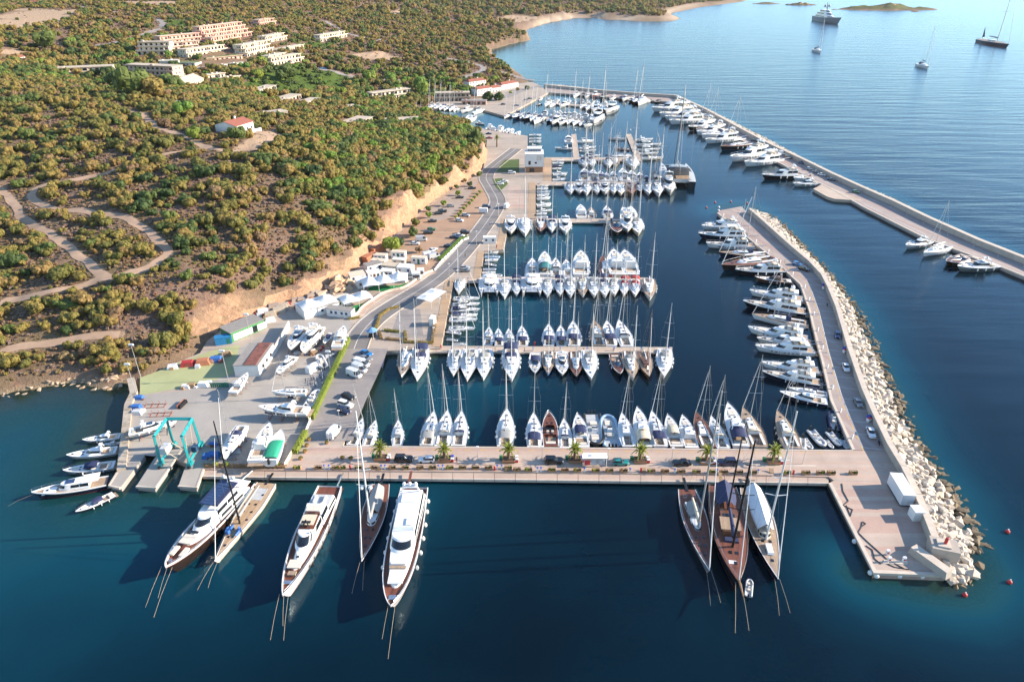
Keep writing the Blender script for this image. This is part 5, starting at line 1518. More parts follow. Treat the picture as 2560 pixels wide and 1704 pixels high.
place('m3', '''S w g 680 670 665 530; M w o 800 665 780 530; S w g 890 680 885 530; Sb w n 1040 665 1010 530; Mg w o 1140 670 1130 530; S w g 1260 665 1240 530; Sn c o 1350 680 1360 540; Sd b o 1490 690 1470 530; S n n 1600 640 1590 530; S w g 1725 680 1705 530; Sb w g 1860 700 1820 510; Mf w o 2020 670 1960 480''',
  '{o} from land on fourth jetty, facing third jetty', 'boats on the fourth jetty, near side')
place('m3', '''Sb w n 865 350 870 500; S w g 975 360 985 500; Sb w n 1075 375 1090 500; S w n 1160 390 1165 490; S w b 1245 380 1260 500; S w g 1370 350 1400 500; S w n 1490 370 1510 500; Sb w n 1600 390 1620 500; Dc n n 1690 440 1690 500; K b o 1800 380 1830 500''', '{o} from land on fourth jetty, facing fifth jetty', 'boats on the fourth jetty, far side')
place('m3', 'D w o 590 225 430 230; D w o 590 255 430 258; Dc n n 570 295 430 295; D w o 560 325 430 328; Ms w o 640 375 440 380; D w o 630 410 440 415; Ms w o 630 445 440 450; D w o 620 482 435 485', '{o} small boat from fifth jetty beside the boardwalk', 'small boats along the fourth basin boardwalk')
place('m3', 'S w n 880 310 840 200; Sb w n 975 310 930 195; Sb w n 1195 310 1180 200; St c o 1290 290 1265 200; S w g 1530 340 1490 200', '{o} from land on fifth jetty, facing fourth jetty', 'boats on the fifth jetty')
place('m2', '''Ms w o 340 1245 670 1250; Ss w n 600 1035 600 1150; Ss w o 1070 1100 760 1120; M w n 1110 1220 810 1240; M w o 1110 1280 810 1290; M w o 1190 1380 840 1390; K w o 1330 1060 1640 1070; Mo r r 1450 1240 1720 1260; S w n 1380 1400 1740 1370;
 M w o 2160 1080 1830 1090; Mf w o 2310 1190 1850 1190; Mf w o 2290 1270 1870 1275; M w o 2260 1335 1900 1340; S c c 2350 1420 1950 1430''', '{o} boat at the two reddish finger jetties', 'boats at the finger jetties')
place('m1', '''Ss w g 230 520 340 450; Ss w g 330 530 450 460; Ss w n 430 540 560 470; Ss w g 510 550 640 490; Ss w g 610 560 710 490; Ss w g 690 560 770 510; Ms w o 820 590 1000 520; Ss w g 1045 615 1220 540; Ms w o 450 690 620 700; Ms w o 780 740 930 720; D w o 960 790 1050 690; Ms w o 1270 800 1110 770; Ss w g 60 640 180 600; Ss w g 0 620 60 580''',
  'in the inner basin before the stone restaurant', 'boats before the stone restaurant')
place('m1', 'Dw w o 1390 860 1330 930; Dw w o 1610 890 1490 960; D w o 1720 920 1640 985; D w o 1790 930 1710 1000; D w o 1920 970 1830 1030; D w o 2310 1020 2080 1020; D w o 2310 1085 2080 1085; D w o 2310 1140 2080 1140; Ms w o 2330 1210 2070 1210; Dw w o 1450 900 1400 960', 'in the inner basin along the tyre-hung quay', 'small boats along the tyre-hung quay')
place('m1', 'Ss w g 1620 690 1760 630; Ss n n 1780 720 1920 620; Ss w g 1910 710 2040 640; Ss k n 1980 730 2120 640; Ss w g 2100 760 2240 660; Ss w n 2170 790 2320 690', 'at the inner basin corner by the tented platform', 'boats by the tented platform')
place('m2', '''Ss n n 190 770 320 700; Ms w o 290 820 420 700; Ms w o 420 820 560 730; Ss w g 570 800 650 720; Ss w g 680 820 780 740; Ss w g 800 830 870 760; Ms w o 880 850 1040 780; M w o 1060 820 1160 660; Ss w n 180 570 150 650; Ss w g 350 580 320 660; Ss w g 450 580 420 660; Ss w g 540 600 510 670; Ss w n 620 600 590 680;
 Ss w g 720 600 690 690; Ss w g 810 630 780 700; Ss w n 930 620 900 700; Ss w g 1030 640 1000 710''', 'at the crowded inner basin jetty', 'boats at the crowded inner jetty')
place('m2', '''Ss w g 160 480 280 400; Ss w g 250 480 360 420; Ms w o 430 490 580 420; Ss w g 810 520 910 450; Ss w g 930 560 1010 470; Ms w o 1040 580 1150 490; Ss w g 1210 590 1290 480; M w o 1280 620 1450 500; Ms w o 440 350 360 385; Ss w g 250 340 200 370; Ms w o 640 370 590 410; Ss w n 740 380 690 420; Dc n n 870 380 820 420;
 Ss w g 980 380 920 420; Ss w g 1080 380 1010 420; Ss w n 1160 420 1090 450; Ss w g 1300 400 1230 460; Ss w g 130 320 40 350; Ss k n 120 420 0 440''', 'at the inner jetty below the breakwater wall', 'boats at the inner jetty below the wall')
place('m2', '''Ss w g 690 310 780 250; Dc k k 840 310 890 270; Ms w o 900 320 980 270; Dw r o 1040 320 1130 270; Dc k k 1190 350 1290 300; Ms w o 1350 355 1470 310; Dc k n 1530 370 1600 330; Dw w o 1590 390 1680 340; Ms n o 1710 390 1810 340; Ss k n 1790 430 1890 350; Ss w o 1880 450 2000 360; D w o 2010 410 2120 380; Dc k k 2180 420 2290 390''',
  '{o} from shore along the outer breakwater quay', 'small boats along the outer breakwater')
place('f', 'M w o 1262 700 1490 645; Sn w o 1425 770 1660 700; Mo z o 1635 850 1830 780; Mo z c 1675 860 1930 800; Mg s o 1735 900 2105 870', '{o} seaward of the breakwater platform', 'boats beyond the breakwater platform')
place('k', 'M w o 755 900 1100 850; Ms w o 610 1050 1070 985; Ms w o 930 925 1090 905; Mh w n 580 1190 1050 1120; Mh n n 690 1560 1040 1385', '{o} motorboat anchored off the boatyard seawall', 'boats off the boatyard seawall')
place('f', 'D w o 235 85 380 65; M w o 230 125 465 110', '{o} motorboat beside the breakwater platform', 'boats beside the platform')
# larger motor yachts along both moles ------------------------------------------------------------
def fly_yacht(L, hull_m='hull_paint', deck='deck_white', hardtop=False, low=False):
 B = L * 0.245
 fb, fs = 0.125 * L, 0.085 * L
 z = fs - 0.1
 T = [dict(x0=-0.36, x1=0.20, w0=0.40, w1=0.33, z0=z, z1=z + 2.1, front=0.13, side=0.12, win=(0.40, 0.86), rnd=0.5)]
 if not low:
  T.append(dict(x0=-0.40, x1=0.05, w0=0.38, w1=0.30, z0=z + 2.1, z1=z + 2.75, front=0.05, side=0.02, rnd=0.45, name='flybridge', crown=0.0))
 k, h = yacht(L, B, fb, fs, T, deck, hull_m, bul=0.25)
 zt = z + (2.75 if not low else 2.15)
 mb = MB(); mb.box(-0.33 * L, -0.10 * L, -B * 0.30, B * 0.30, zt, zt + 0.02); k.add('fly_deck', mb, 'deck_teak')
 for x0, x1 in ((-0.32, -0.24), (-0.20, -0.14)):
  mb = MB(); mb.box(x0 * L, x1 * L, -B * 0.27, B * 0.27, zt, zt + 0.5); k.add('sofa', mb, 'cushion')
 mb = MB()
 for sg in (1, -1): mb.tube([(-0.34 * L, sg * B * 0.34, zt - 0.6), (-0.28 * L, sg * B * 0.27, zt + 1.5)], 0.16, 5)
 mb.box(-0.32 * L, -0.25 * L, -B * 0.28, B * 0.28, zt + 1.42, zt + 1.6); k.add('radar_arch', mb, 'gelcoat_white', None, 45)
 for y in (-0.6, 0.6):
  mb = MB(); mb.ball((-0.285 * L, y, zt + 1.85), 0.36, 8, 5); k.add('radome', mb, 'plastic_white', 'radar_arch', 60)
 if hardtop:
  mb = MB(); mb.box(-0.27 * L, -0.06 * L, -B * 0.30, B * 0.30, zt + 1.6, zt + 1.75, taper=0.05); k.add('hardtop', mb, 'gelcoat_white')
 mb = MB(); mb.box(-0.56 * L, -0.495 * L, -B * 0.40, B * 0.40, 0.3, 0.5); k.add('swim_platform', mb, 'deck_teak')
 mb = MB(); zz = h.sheer(0.8) - 0.1; mb.box(0.20 * L, 0.33 * L, -B * 0.2, B * 0.2, zz - 0.3, zz + 0.25, taper=0.1); k.add('sunpad', mb, 'cushion')
 mb = MB(); mb.box(-0.47 * L, -0.37 * L, -B * 0.36, B * 0.36, z - 0.1, z + 0.02); k.add('cockpit_sole', mb, 'deck_teak')
 mb = MB(); mb.box(0.385 * L, 0.41 * L, -0.3, 0.3, h.sheer(0.9) - 0.2, h.sheer(0.9) + 0.1); k.add('hatch', mb, 'glass_dark')
 k.add('guardrail', h.rail(0.5, 0.99, 0.7, 0.03, 11), 'steel')
 k.fenders(h, (0.25, 0.42, 0.58), 1.1, 0.2, 'fender_white')
 mb = MB(); mb.tube([(-L * 0.5, B * 0.3, fs), (-L * 0.5 - 4.5, B * 0.3, 1.9)], 0.12, 4); k.add('gangway', mb, 'steel')
 return k.parts, L
KINDS_.update({'Y': (lambda: fly_yacht(20), 'flybridge motor yacht'), 'Yt': (lambda: fly_yacht(20, deck='deck_teak'), 'flybridge motor yacht with teak foredeck'), 'Yh': (lambda: fly_yacht(22, hardtop=True), 'hardtop motor yacht'),
    'Yl': (lambda: fly_yacht(18, deck='deck_teak_pale', low=True), 'low sports yacht')})
CATS['Y'], NAMES['Y'] = 'motor yacht', 'motor_yacht'
MY = 'motor yachts along the outer breakwater'
place('g', '''M w o 1350 970 1470 960; Y w o 1280 1020 1590 990; Yh w o 1350 1075 1670 1035; Y w o 1400 1100 1740 1075; Yh w o 1440 1135 1770 1105; Y z o 1615 1190 1870 1150; St w g 1690 1205 1900 1165; Y w o 1695 1235 1960 1195; S w n 1740 1258 1985 1222; Yt w o 1770 1310 2080 1270; Sd k o 1915 1370 2200 1330; Y w o 2000 1480 2340 1410; Yh w o 2130 1520 2470 1470; f:Yl k o -60 60 300 40''',
  '{o} from the bend of the outer breakwater', MY)
place('m4', '''M w o 245 470 600 440; Y w o 195 515 760 490; Yh n o 145 640 870 640; Yl w o 260 775 960 790; St n n 445 905 1130 920; Sd z o 480 1120 1270 1000; Yl k o 690 1165 1420 1150; M b c 985 1260 1520 1300; m5:Y w o 240 360 1230 500; m5:Yt k o 120 570 1280 740; m5:St w n 285 790 1290 950; m5:Y w o 210 1040 1320 1230;
 m5:Yl c o 380 1230 1350 1290; m5:Yh w o 345 1380 1430 1440; o:Y w o 1903 908 2047 925; o:Yt n o 1905 930 2050 955; c:S w n 185 420 550 480; c:M n o 105 470 550 550''', '{o} from the rounded head of inner mole', 'yachts moored along the inner mole')
# ------------------------------------------------------------------ big yachts off the front quay
def lines(k, h, spec):
 for x0, y0, x1, y1 in spec:
  mb = MB(); mb.tube([(h.L * 0.48 + x0, y0, h.sheer(0.97) - 0.5), (h.L * 0.5 + x1 * 0.5, (y0 + y1) / 2, h.sheer(0.97) * 0.42), (h.L * 0.5 + x1, y1, -0.5)], 0.025, 4)
  k.add('mooring_line', mb, 'rope')
def put(parts, L, name, label, cat, sh, bx, by, zb, sx, sy, zs, paint=None, group=None, base=0.0):
 b, s_ = Vector(sp(sh, bx, by, zb + base)), Vector(sp(sh, sx, sy, zs + base))
 d = b - s_
 return build(parts, name, label, cat, (*((b + s_) / 2), base), math.atan2(d.y, d.x), d.length / L, group, paint)
def slab(k, name, x0, x1, y0, y1, z0, z1, m, parent=None, taper=0.0):
 mb = MB(); mb.box(x0, x1, y0, y1, z0, z1, 0, taper); k.add(name, mb, m, parent)
def superyacht_a():
 L, B = 30.0, 7.0
 T = [dict(x0=-0.34, x1=0.31, w0=0.43, w1=0.32, z0=2.6, z1=4.6, front=0.14, side=0.12, win=(0.35, 0.72), rnd=0.55, screen=False),
   dict(x0=-0.30, x1=0.145, w0=0.38, w1=0.32, z0=4.6, z1=6.2, front=0.085, side=0.10, win=(0.30, 0.86), rnd=0.35, name='wheelhouse')]
 k, h = yacht(L, B, 4.6, 3.0, T, 'deck_teak_red', 'gelcoat_bronze', bul=0.55, p=2.6, q=0.75)
 slab(k, 'awning', -0.33 * L, -0.04 * L, -2.5, 2.5, 7.5, 7.6, 'canvas_navy', None, 0.04)
 for i in range(9):
  x = -0.32 * L + i * 0.031 * L
  slab(k, 'solar_panel', x, x + 0.026 * L, -1.9, 1.3, 7.6, 7.64, 'solar', 'awning')
 for x in (-0.31, -0.06):
  for sg in (1, -1):
   mb = MB(); mb.tube([(x * L, sg * 2.2, 6.2), (x * L, sg * 2.2, 7.5)], 0.07, 5); k.add('awning_post', mb, 'steel')
 slab(k, 'sunbed', 0.19 * L, 0.28 * L, -1.5, 1.5, 4.55, 4.85, 'cushion')
 slab(k, 'skylight', 0.155 * L, 0.18 * L, -1.3, 1.3, 5.0, 5.1, 'glass_dark')
 for sg in (1, -1):
  slab(k, 'bow_sofa', 0.30 * L, 0.385 * L, sg * 0.7, sg * 1.7, 4.0, 4.45, 'cushion')
  slab(k, 'tender_bay', -0.44 * L, -0.36 * L, sg * 1.0, sg * 2.6, 2.5, 3.4, 'gelcoat_white')
 slab(k, 'aft_roof', -0.47 * L, -0.33 * L, -2.7, 2.7, 4.5, 4.75, 'gelcoat_white', None, 0.1)
 slab(k, 'swim_platform', -0.55 * L, -0.495 * L, -2.6, 2.6, 0.4, 0.6, 'deck_teak')
 mb = MB(); mb.tube([(-0.31 * L, 0, 7.6), (-0.33 * L, 0, 9.6)], 0.16, 6); mb.box(-0.34 * L, -0.32 * L, -1.6, 1.6, 8.3, 8.45); k.add('radar_mast', mb, 'gelcoat_white')
 for y in (-1.3, 1.3):
  mb = MB(); mb.ball((-0.33 * L, y, 8.75), 0.42, 8, 5); k.add('radome', mb, 'plastic_white', 'radar_mast', 60)
 mb = MB(); mb.tube([(0.44 * L, 0, 4.2), (0.44 * L, 0, 4.6)], 0.4, 8); k.add('windlass', mb, 'steel')
 k.add('guardrail', h.rail(0.55, 0.98, 0.4, 0.03, 9), 'steel')
 k.fenders(h, (0.2, 0.35, 0.5, 0.62), 1.4, 0.24, 'rubber_black', 0.45)
 lines(k, h, [(0, 1.2, 10, 3.0), (0.3, -1.2, 8, -0.5), (0.4, 0.2, 5, 0.4)])
 mb = MB(); mb.tube([(-0.5 * L, -1.5, 2.6), (-0.5 * L - 6, -1.5, 1.6)], 0.16, 5); k.add('gangway', mb, 'gelcoat_white')
 return k.parts, L
p_, L_ = superyacht_a()
put(p_, L_, 'motor_yacht', 'bronze-hulled superyacht with dark solar awning moored beside grey maxi', 'superyacht', 's1', 180, 1420, 4.4, 1290, 235, 3.0, group='superyachts off the palm quay')
def superyacht_c():
 L, B = 37.0, 7.4
 T = [dict(x0=-0.36, x1=0.36, w0=0.42, w1=0.28, z0=2.5, z1=4.3, front=0.16, side=0.14, win=(0.35, 0.70), rnd=0.6, screen=False),
   dict(x0=-0.22, x1=0.17, w0=0.38, w1=0.31, z0=4.3, z1=6.1, front=0.09, side=0.14, win=(0.30, 0.92), rnd=0.35, name='wheelhouse', mat='gelcoat_white')]
 k, h = yacht(L, B, 4.3, 2.8, T, 'deck_teak_red', 'gelcoat_white', bul=0.5, p=2.0, q=0.85, stripe='boot_red')
 slab(k, 'fly_deck', -0.20 * L, 0.02 * L, -1.9, 1.9, 6.14, 6.2, 'deck_teak_red')
 slab(k, 'sofa', -0.19 * L, -0.13 * L, -1.8, 1.8, 6.2, 6.7, 'cushion')
 slab(k, 'table', -0.12 * L, -0.10 * L, -0.9, 0.9, 6.2, 6.9, 'deck_teak_red')
 slab(k, 'sun_awning', -0.09 * L, 0.005 * L, -1.7, 1.7, 6.9, 6.98, 'canvas_cream')
 mb = MB()
 for sg in (1, -1): mb.tube([(0.02 * L, sg * 1.0, 6.2), (0.0, 0, 8.4)], 0.14, 5)
 mb.box(-0.01 * L, 0.01 * L, -1.1, 1.1, 7.6, 7.75); k.add('radar_mast', mb, 'plastic_black')
 for sg in (1, -1):
  mb = MB(); mb.ball((0.055 * L, sg * 1.5, 6.35), 0.25, 7, 4); k.add('searchlight', mb, 'steel', None, 60)
 slab(k, 'sunbed', 0.235 * L, 0.30 * L, -1.5, 1.5, 4.2, 4.5, 'cushion')
 slab(k, 'skylight', 0.205 * L, 0.217 * L, -0.35, 0.35, 4.4, 4.55, 'glass_dark')
 slab(k, 'bow_seat', 0.315 * L, 0.345 * L, -0.9, 0.9, 3.7, 4.1, 'deck_teak')
 slab(k, 'anchor_gear', 0.385 * L, 0.41 * L, -1.1, 1.1, 3.65, 3.95, 'steel')
 slab(k, 'aft_sofa', -0.40 * L, -0.34 * L, -2.0, 2.0, 2.5, 3.1, 'cushion')
 slab(k, 'boat_deck', -0.36 * L, -0.22 * L, -2.4, 2.4, 4.3, 4.4, 'deck_grey')
 mb = MB(); mb.tube([(-0.34 * L, -1.6, 4.75), (-0.27 * L, -1.6, 4.75), (-0.24 * L, -0.8, 4.8), (-0.24 * L, 0.2, 4.8), (-0.27 * L, 0.9, 4.75), (-0.34 * L, 0.9, 4.75)], 0.33, 6); k.add('stowed_tender', mb, 'rubber_grey', None, 60)
 slab(k, 'swim_platform', -0.545 * L, -0.495 * L, -2.9, 2.9, 0.5, 0.7, 'deck_teak_red')
 k.add('guardrail', h.rail(0.45, 0.985, 0.7, 0.03, 13), 'steel')
 k.fenders(h, (0.25, 0.40, 0.55, 0.70), 1.3, 0.22, 'rubber_black', 0.5)
 lines(k, h, [(0, 1.0, 9, 2.4), (0, -1.0, 9, -0.5), (0.4, 0.1, 5, 1.0)])
 mb = MB(); mb.tube([(-0.5 * L, 1.8, 2.4), (-0.5 * L - 6.5, 1.8, 1.7)], 0.2, 5); k.add('gangway', mb, 'steel')
 return k.parts, L
p_, L_ = superyacht_c()
put(p_, L_, 'motor_yacht', 'sleek white superyacht with grey tender and beige sunbed on deck', 'superyacht', 's2', 158, 1355, 4.2, 690, 140, 2.8, group='superyachts off the palm quay')
def superyacht_e():
 L, B = 38.0, 7.8
 T = [dict(x0=-0.40, x1=0.40, w0=0.46, w1=0.36, z0=2.6, z1=4.4, front=0.06, side=0.10, win=(0.35, 0.68), rnd=0.5, screen=False),
   dict(x0=-0.38, x1=0.135, w0=0.40, w1=0.36, z0=4.4, z1=6.2, front=0.075, side=0.10, win=(0.30, 0.84), rnd=0.16, name='wheelhouse')]
 k, h = yacht(L, B, 4.6, 3.0, T, 'deck_teak_red', 'gelcoat_white', bul=0.55, p=2.9, q=0.72, bs=0.90)
 slab(k, 'fly_coaming', -0.33 * L, -0.02 * L, -2.4, 2.4, 6.25, 6.85, 'gelcoat_white', None, 0.06)
 slab(k, 'fly_sofa', -0.10 * L, -0.04 * L, 0.5, 1.9, 6.86, 7.2, 'canvas_white')
 slab(k, 'spa_pool', -0.32 * L, -0.24 * L, -1.7, 1.7, 6.86, 7.1, 'canvas_white')
 mb = MB()
 for sg in (1, -1): mb.tube([(-0.37 * L, sg * 2.2, 6.0), (-0.35 * L, sg * 1.6, 8.4)], 0.2, 6)
 mb.box(-0.37 * L, -0.335 * L, -1.8, 1.8, 8.3, 8.55); k.add('radar_arch', mb, 'gelcoat_white')
 for y in (-1.4, 0, 1.4):
  mb = MB(); mb.ball((-0.352 * L, y, 8.95), 0.5, 8, 6, 1.2); k.add('radome', mb, 'plastic_white', 'radar_arch', 60)
 slab(k, 'bow_table', 0.225 * L, 0.245 * L, -1.8, 1.8, 4.5, 4.8, 'deck_teak')
 slab(k, 'bow_sofa', 0.19 * L, 0.215 * L, -1.6, 1.6, 4.45, 4.95, 'canvas_white')
 slab(k, 'sunbed', 0.25 * L, 0.35 * L, -1.6, 1.6, 4.4, 4.62, 'canvas_white')
 slab(k, 'anchor_gear', 0.425 * L, 0.455 * L, -0.8, 0.8, 4.0, 4.35, 'steel')
 slab(k, 'aft_sofa', -0.45 * L, -0.42 * L, -2.2, 2.2, 2.6, 3.2, 'canvas_white')
 slab(k, 'swim_platform', -0.545 * L, -0.495 * L, -3.0, 3.0, 0.5, 0.75, 'deck_teak_red')
 k.add('guardrail', h.rail(0.45, 0.985, 0.6, 0.03, 13), 'steel')
 k.fenders(h, (0.10, 0.2, 0.32, 0.44, 0.56, 0.68), 1.3, 0.36, 'fender_white', 0.6)
 lines(k, h, [(0, 0.8, 10, 0.5), (0.3, -0.6, 5, -1.5)])
 mb = MB(); mb.box(-0.5 * L - 7, -0.5 * L + 1.5, -2.1, -1.4, 2.5, 2.62); k.add('gangway', mb, 'deck_teak_red')
 return k.parts, L
p_, L_ = superyacht_e()
put(p_, L_, 'motor_yacht', 'all-white superyacht with row of round white fenders', 'superyacht', 's2', 1372, 1480, 4.4, 1640, 160, 3.0, group='superyachts off the palm quay')
def big_sail(L, B, hull_m, deck, mx, H, mastm, house_=None, tent=None, bs=0.85, fb=2.3, fs=1.9, boomx=0.30, coverm='canvas_grey', ketch=None, wide=0.36, tmm=0.36, boom=True, p=1.75):
 h = Hull(L, B, fb, fs, bs=bs, tm=tmm, p=p, q=1.0, rake=0.05, n=19)
 k = Kit()
 k.add('hull', h.hull(), hull_m, None, 50)
 k.add('boot_stripe', h.stripe(0.1, 0.25), 'boot_red' if hull_m != 'gelcoat_cream' else 'boot_dark', 'hull')
 k.add('deck', h.deck(None, camber=0.02), deck)
 k.add('toe_rail', h.gunwale(0.10, 0.07), 'gelcoat_white' if ketch is None else 'hull_wood')
 if house_:
  x0, x1, w, hh, m = house_
  ob = outline(x0 * L, x1 * L, w * B, w * B * 0.75, 0.4, 8); ot = rake(ob, 0.03 * L, 0.14)
  z = h.sheer(h.at_x((x0 + x1) / 2 * L))
  mb = MB(); house(mb, ob, ot, z - 0.2, z + hh, 0, 0.08); k.add('deckhouse', mb, m, None, 42)
  w_ = MB(); glass_band(w_, ob, ot, z - 0.2, z + hh, 0.42, 0.85, 4, len(ob) - 5, 0.03); k.add('windscreen', w_, 'glass_dark', 'deckhouse')
  for i0, i1 in ((0, 2), (len(ob) - 3, len(ob) - 1)):
   w_ = MB(); glass_band(w_, ob, ot, z - 0.2, z + hh, 0.42, 0.82, i0, i1, 0.03, 0.05); k.add('side_window', w_, 'glass_dark', 'deckhouse')
 if tent:
  x0, x1, w, z1, m = tent
  z = h.sheer(0.3)
  mb = MB(); rings = []
  for i, x in enumerate(np.linspace(x0 * L, x1 * L, 5)):
   s_ = 1 - 0.22 * abs(2 * i / 4 - 1) ** 2
   rings.append([(x, -w * B * s_, z + z1 * 0.35), (x, -w * B * s_, z + z1 * 0.55), (x, 0, z + z1), (x, w * B * s_, z + z1 * 0.55), (x, w * B * s_, z + z1 * 0.35)])
  mb.loft(rings, False); k.add('awning', mb, m)
  mb = MB()
  for x in (x0 * L, x1 * L):
   for sg in (1, -1): mb.tube([(x, sg * w * B * 0.78, z), (x, sg * w * B * 0.78, z + z1 * 0.36)], 0.05, 4)
  k.add('awning_frame', mb, 'steel')
 spar_rig(k, h, mx * L, H, spreaders=4, boomL=boomx * L if boom else None, cover=coverm, mat_=mastm, boomz=2.2, r=0.26, genoa=True)
 if ketch:
  spar_rig(k, h, ketch[0] * L, ketch[1], spreaders=1, boomL=0.2 * L, cover=coverm, mat_=mastm, boomz=2.2, r=0.2, genoa=False, name='mizzen_mast', stay_to=(mx * L, 0, h.sheer(0.5) + H * 0.8))
 for x, y in ((0.22, 0.6), (0.22, -0.6), (0.32, 0), (0.12, 0.8), (0.12, -0.8)):
  if x * L < mx * L: continue
  z = h.sheer(h.at_x(x * L)) + 0.03
  mb = MB(); mb.box(x * L - 0.35, x * L + 0.35, y - 0.3, y + 0.3, z, z + 0.09); k.add('hatch', mb, 'glass_dark')
 mb = MB(); z = h.sheer(0.15)
 for sg in (1, -1):
  mb.tube([(-0.37 * L, sg * B * 0.2 + 0.5 * math.cos(a), z + 0.9 + 0.5 * math.sin(a)) for a in (2 * math.pi * i / 12 for i in range(13))], 0.04, 4)
 k.add('steering_wheel', mb, 'steel')
 k.add('guardrail', h.rail(0.02, 0.985, 0.8, 0.025, 17), 'steel')
 lines(k, h, [(0, 0.5, 8, 1.4), (0, -0.5, 9, -1.2)])
 mb = MB(); mb.box(-0.5 * L - 4.5, -0.5 * L + 0.8, -0.35, 0.35, fs + 0.05, fs + 0.15); k.add('gangway', mb, 'spar_black' if ketch is None else 'timber')
 return k, h
k, h = big_sail(31, 6.4, 'gelcoat_cream', 'deck_teak_pale', 0.05, 34.5, 'spar_black', None, None, bs=0.92, boomx=0.42, coverm='canvas_grey', tmm=0.30, p=1.4)
for x, y in ((-0.1, 1.2), (-0.1, -1.2), (-0.2, 1.0), (-0.2, -1.0), (-0.33, 1.3), (0.0, 1.3), (0.0, -1.3), (-0.27, -1.5)):
 slab(k, 'hatch', x * 31 - 0.3, x * 31 + 0.3, y - 0.3, y + 0.3, h.sheer(0.4) + 0.05, h.sheer(0.4) + 0.16, 'glass_dark')
slab(k, 'cockpit', -13, -8, -1.6, 1.6, h.sheer(0.2) + 0.02, h.sheer(0.2) + 0.1, 'deck_grey')
mb = MB(); mb.tube([(-12, -2.6, 2.6), (-4, -2.5, 2.7), (1, -2.3, 2.6)], 0.5, 6, 0.25); k.add('stowed_sail', mb, 'canvas_grey', None, 60)
for (x, y, a) in ((5.2, -1.5, 1.1), (5.0, 1.5, 0.8)):
 mb = MB(); pts = [(x + random.uniform(-1.6, 1.6) * a, y + random.uniform(-0.7, 0.7), 2.35 + random.uniform(0.1, 0.6)) for _ in range(7)]
 mb.tube(pts, 0.42, 6); k.add('sail_bag', mb, 'canvas_blue', None, 60)
put(k.parts, 31, 'sailing_yacht', 'pale grey maxi racing yacht with black mast and blue sail bags', 'sailing yacht', 's1', 868, 1330, 2.3, 1600, 245, 1.9)
k, h = big_sail(28, 6.2, 'gelcoat_navy', 'deck_teak_red', 0.06, 35, 'spar_white', (-0.06, 0.08, 0.26, 0.9, 'gelcoat_white'), (-0.40, -0.05, 0.30, 2.8, 'canvas_grey'), bs=0.75)
for y in (-2.3, 2.3):
 mb = MB(); mb.ball((0.06 * 28, y * 0.45, 14.3), 0.55, 8, 6); k.add('radome', mb, 'plastic_white', 'mast', 60)
put(k.parts, 28, 'sailing_yacht', 'red-teak decked sailing yacht with grey boom tent and tall white mast', 'sailing yacht', 's2', 1047, 985, 2.3, 1265, 125, 1.9)
k, h = big_sail(27, 6.0, 'gelcoat_grey', 'deck_teak_red', 0.02, 39, 'spar_alu', (-0.30, 0.06, 0.29, 0.6, 'gelcoat_white'), (-0.28, -0.10, 0.26, 1.9, 'canvas_grey'), bs=0.72, coverm='canvas_cream')
put(k.parts, 27, 'sailing_yacht', 'grey-hulled sloop with long white coachroof beside the wooden ketch', 'sailing yacht', 's3', 512, 1195, 2.3, 230, 205, 1.9)
k, h = big_sail(27, 7.0, 'gelcoat_black', 'deck_teak_red', 0.16, 25, 'spar_black', None, (-0.46, -0.22, 0.30, 2.8, 'canvas_navy'), bs=0.8, fb=3.6, fs=2.6, ketch=(-0.18, 19), coverm='canvas_navy', p=2.2)
slab(k, 'deckhouse', -0.19 * 27, 0.06 * 27, -1.7, 1.7, 2.5, 4.1, 'hull_wood', None, 0.06)
slab(k, 'wheelhouse_roof', -0.09 * 27, 0.04 * 27, -1.9, 1.9, 4.1, 4.25, 'deck_teak')
slab(k, 'skylight', -0.13 * 27, -0.10 * 27, -1.1, 1.1, 4.12, 4.2, 'glass_dark')
for sg in (1, -1):
 slab(k, 'window', -0.15 * 27, 0.03 * 27, sg * 1.68 - 0.03, sg * 1.68 + 0.03, 3.2, 3.8, 'glass_dark', 'deckhouse')
slab(k, 'deck_chest', 0.075 * 27, 0.12 * 27, -1.4, 1.4, 2.7, 3.4, 'canvas_navy', None, 0.1)
mb = MB(); mb.tube([(13.2, 0, 3.7), (17.5, 0, 4.6)], 0.22, 7, 0.12); k.add('bowsprit', mb, 'spar_wood')
slab(k, 'sunbed', 0.30 * 27, 0.33 * 27, -1.2, 0.2, 3.2, 3.35, 'canvas_white')
put(k.parts, 27, 'sailing_yacht', 'black wooden ketch with varnished wheelhouse and navy awning', 'sailing yacht', 's3', 868, 1375, 3.4, 660, 185, 2.6)
k, h = big_sail(29, 6.6, 'gelcoat_navy', 'deck_teak', 0.10, 35, 'spar_white', (-0.02, 0.10, 0.28, 1.1, 'gelcoat_cream'), (-0.44, 0.05, 0.33, 3.4, 'canvas_white'), bs=0.75)
mb = MB(); mb.box(4.5, 7.8, -0.75, 0.75, 2.3, 2.75, 0, 0.15); k.add('stowed_tender', mb, 'gelcoat_white')
put(k.parts, 29, 'sailing_yacht', 'navy sailing yacht under a big white peaked tent', 'sailing yacht', 's3', 1352, 1300, 2.3, 1010, 195, 1.9)
pr_, L0 = rib(5.5)
put(pr_, L0, 'inflatable_boat', 'pale inflatable tender nosed against the bow of wooden ketch', 'inflatable', 's3', 1005, 1295, 0.6, 985, 1500, 0.6)
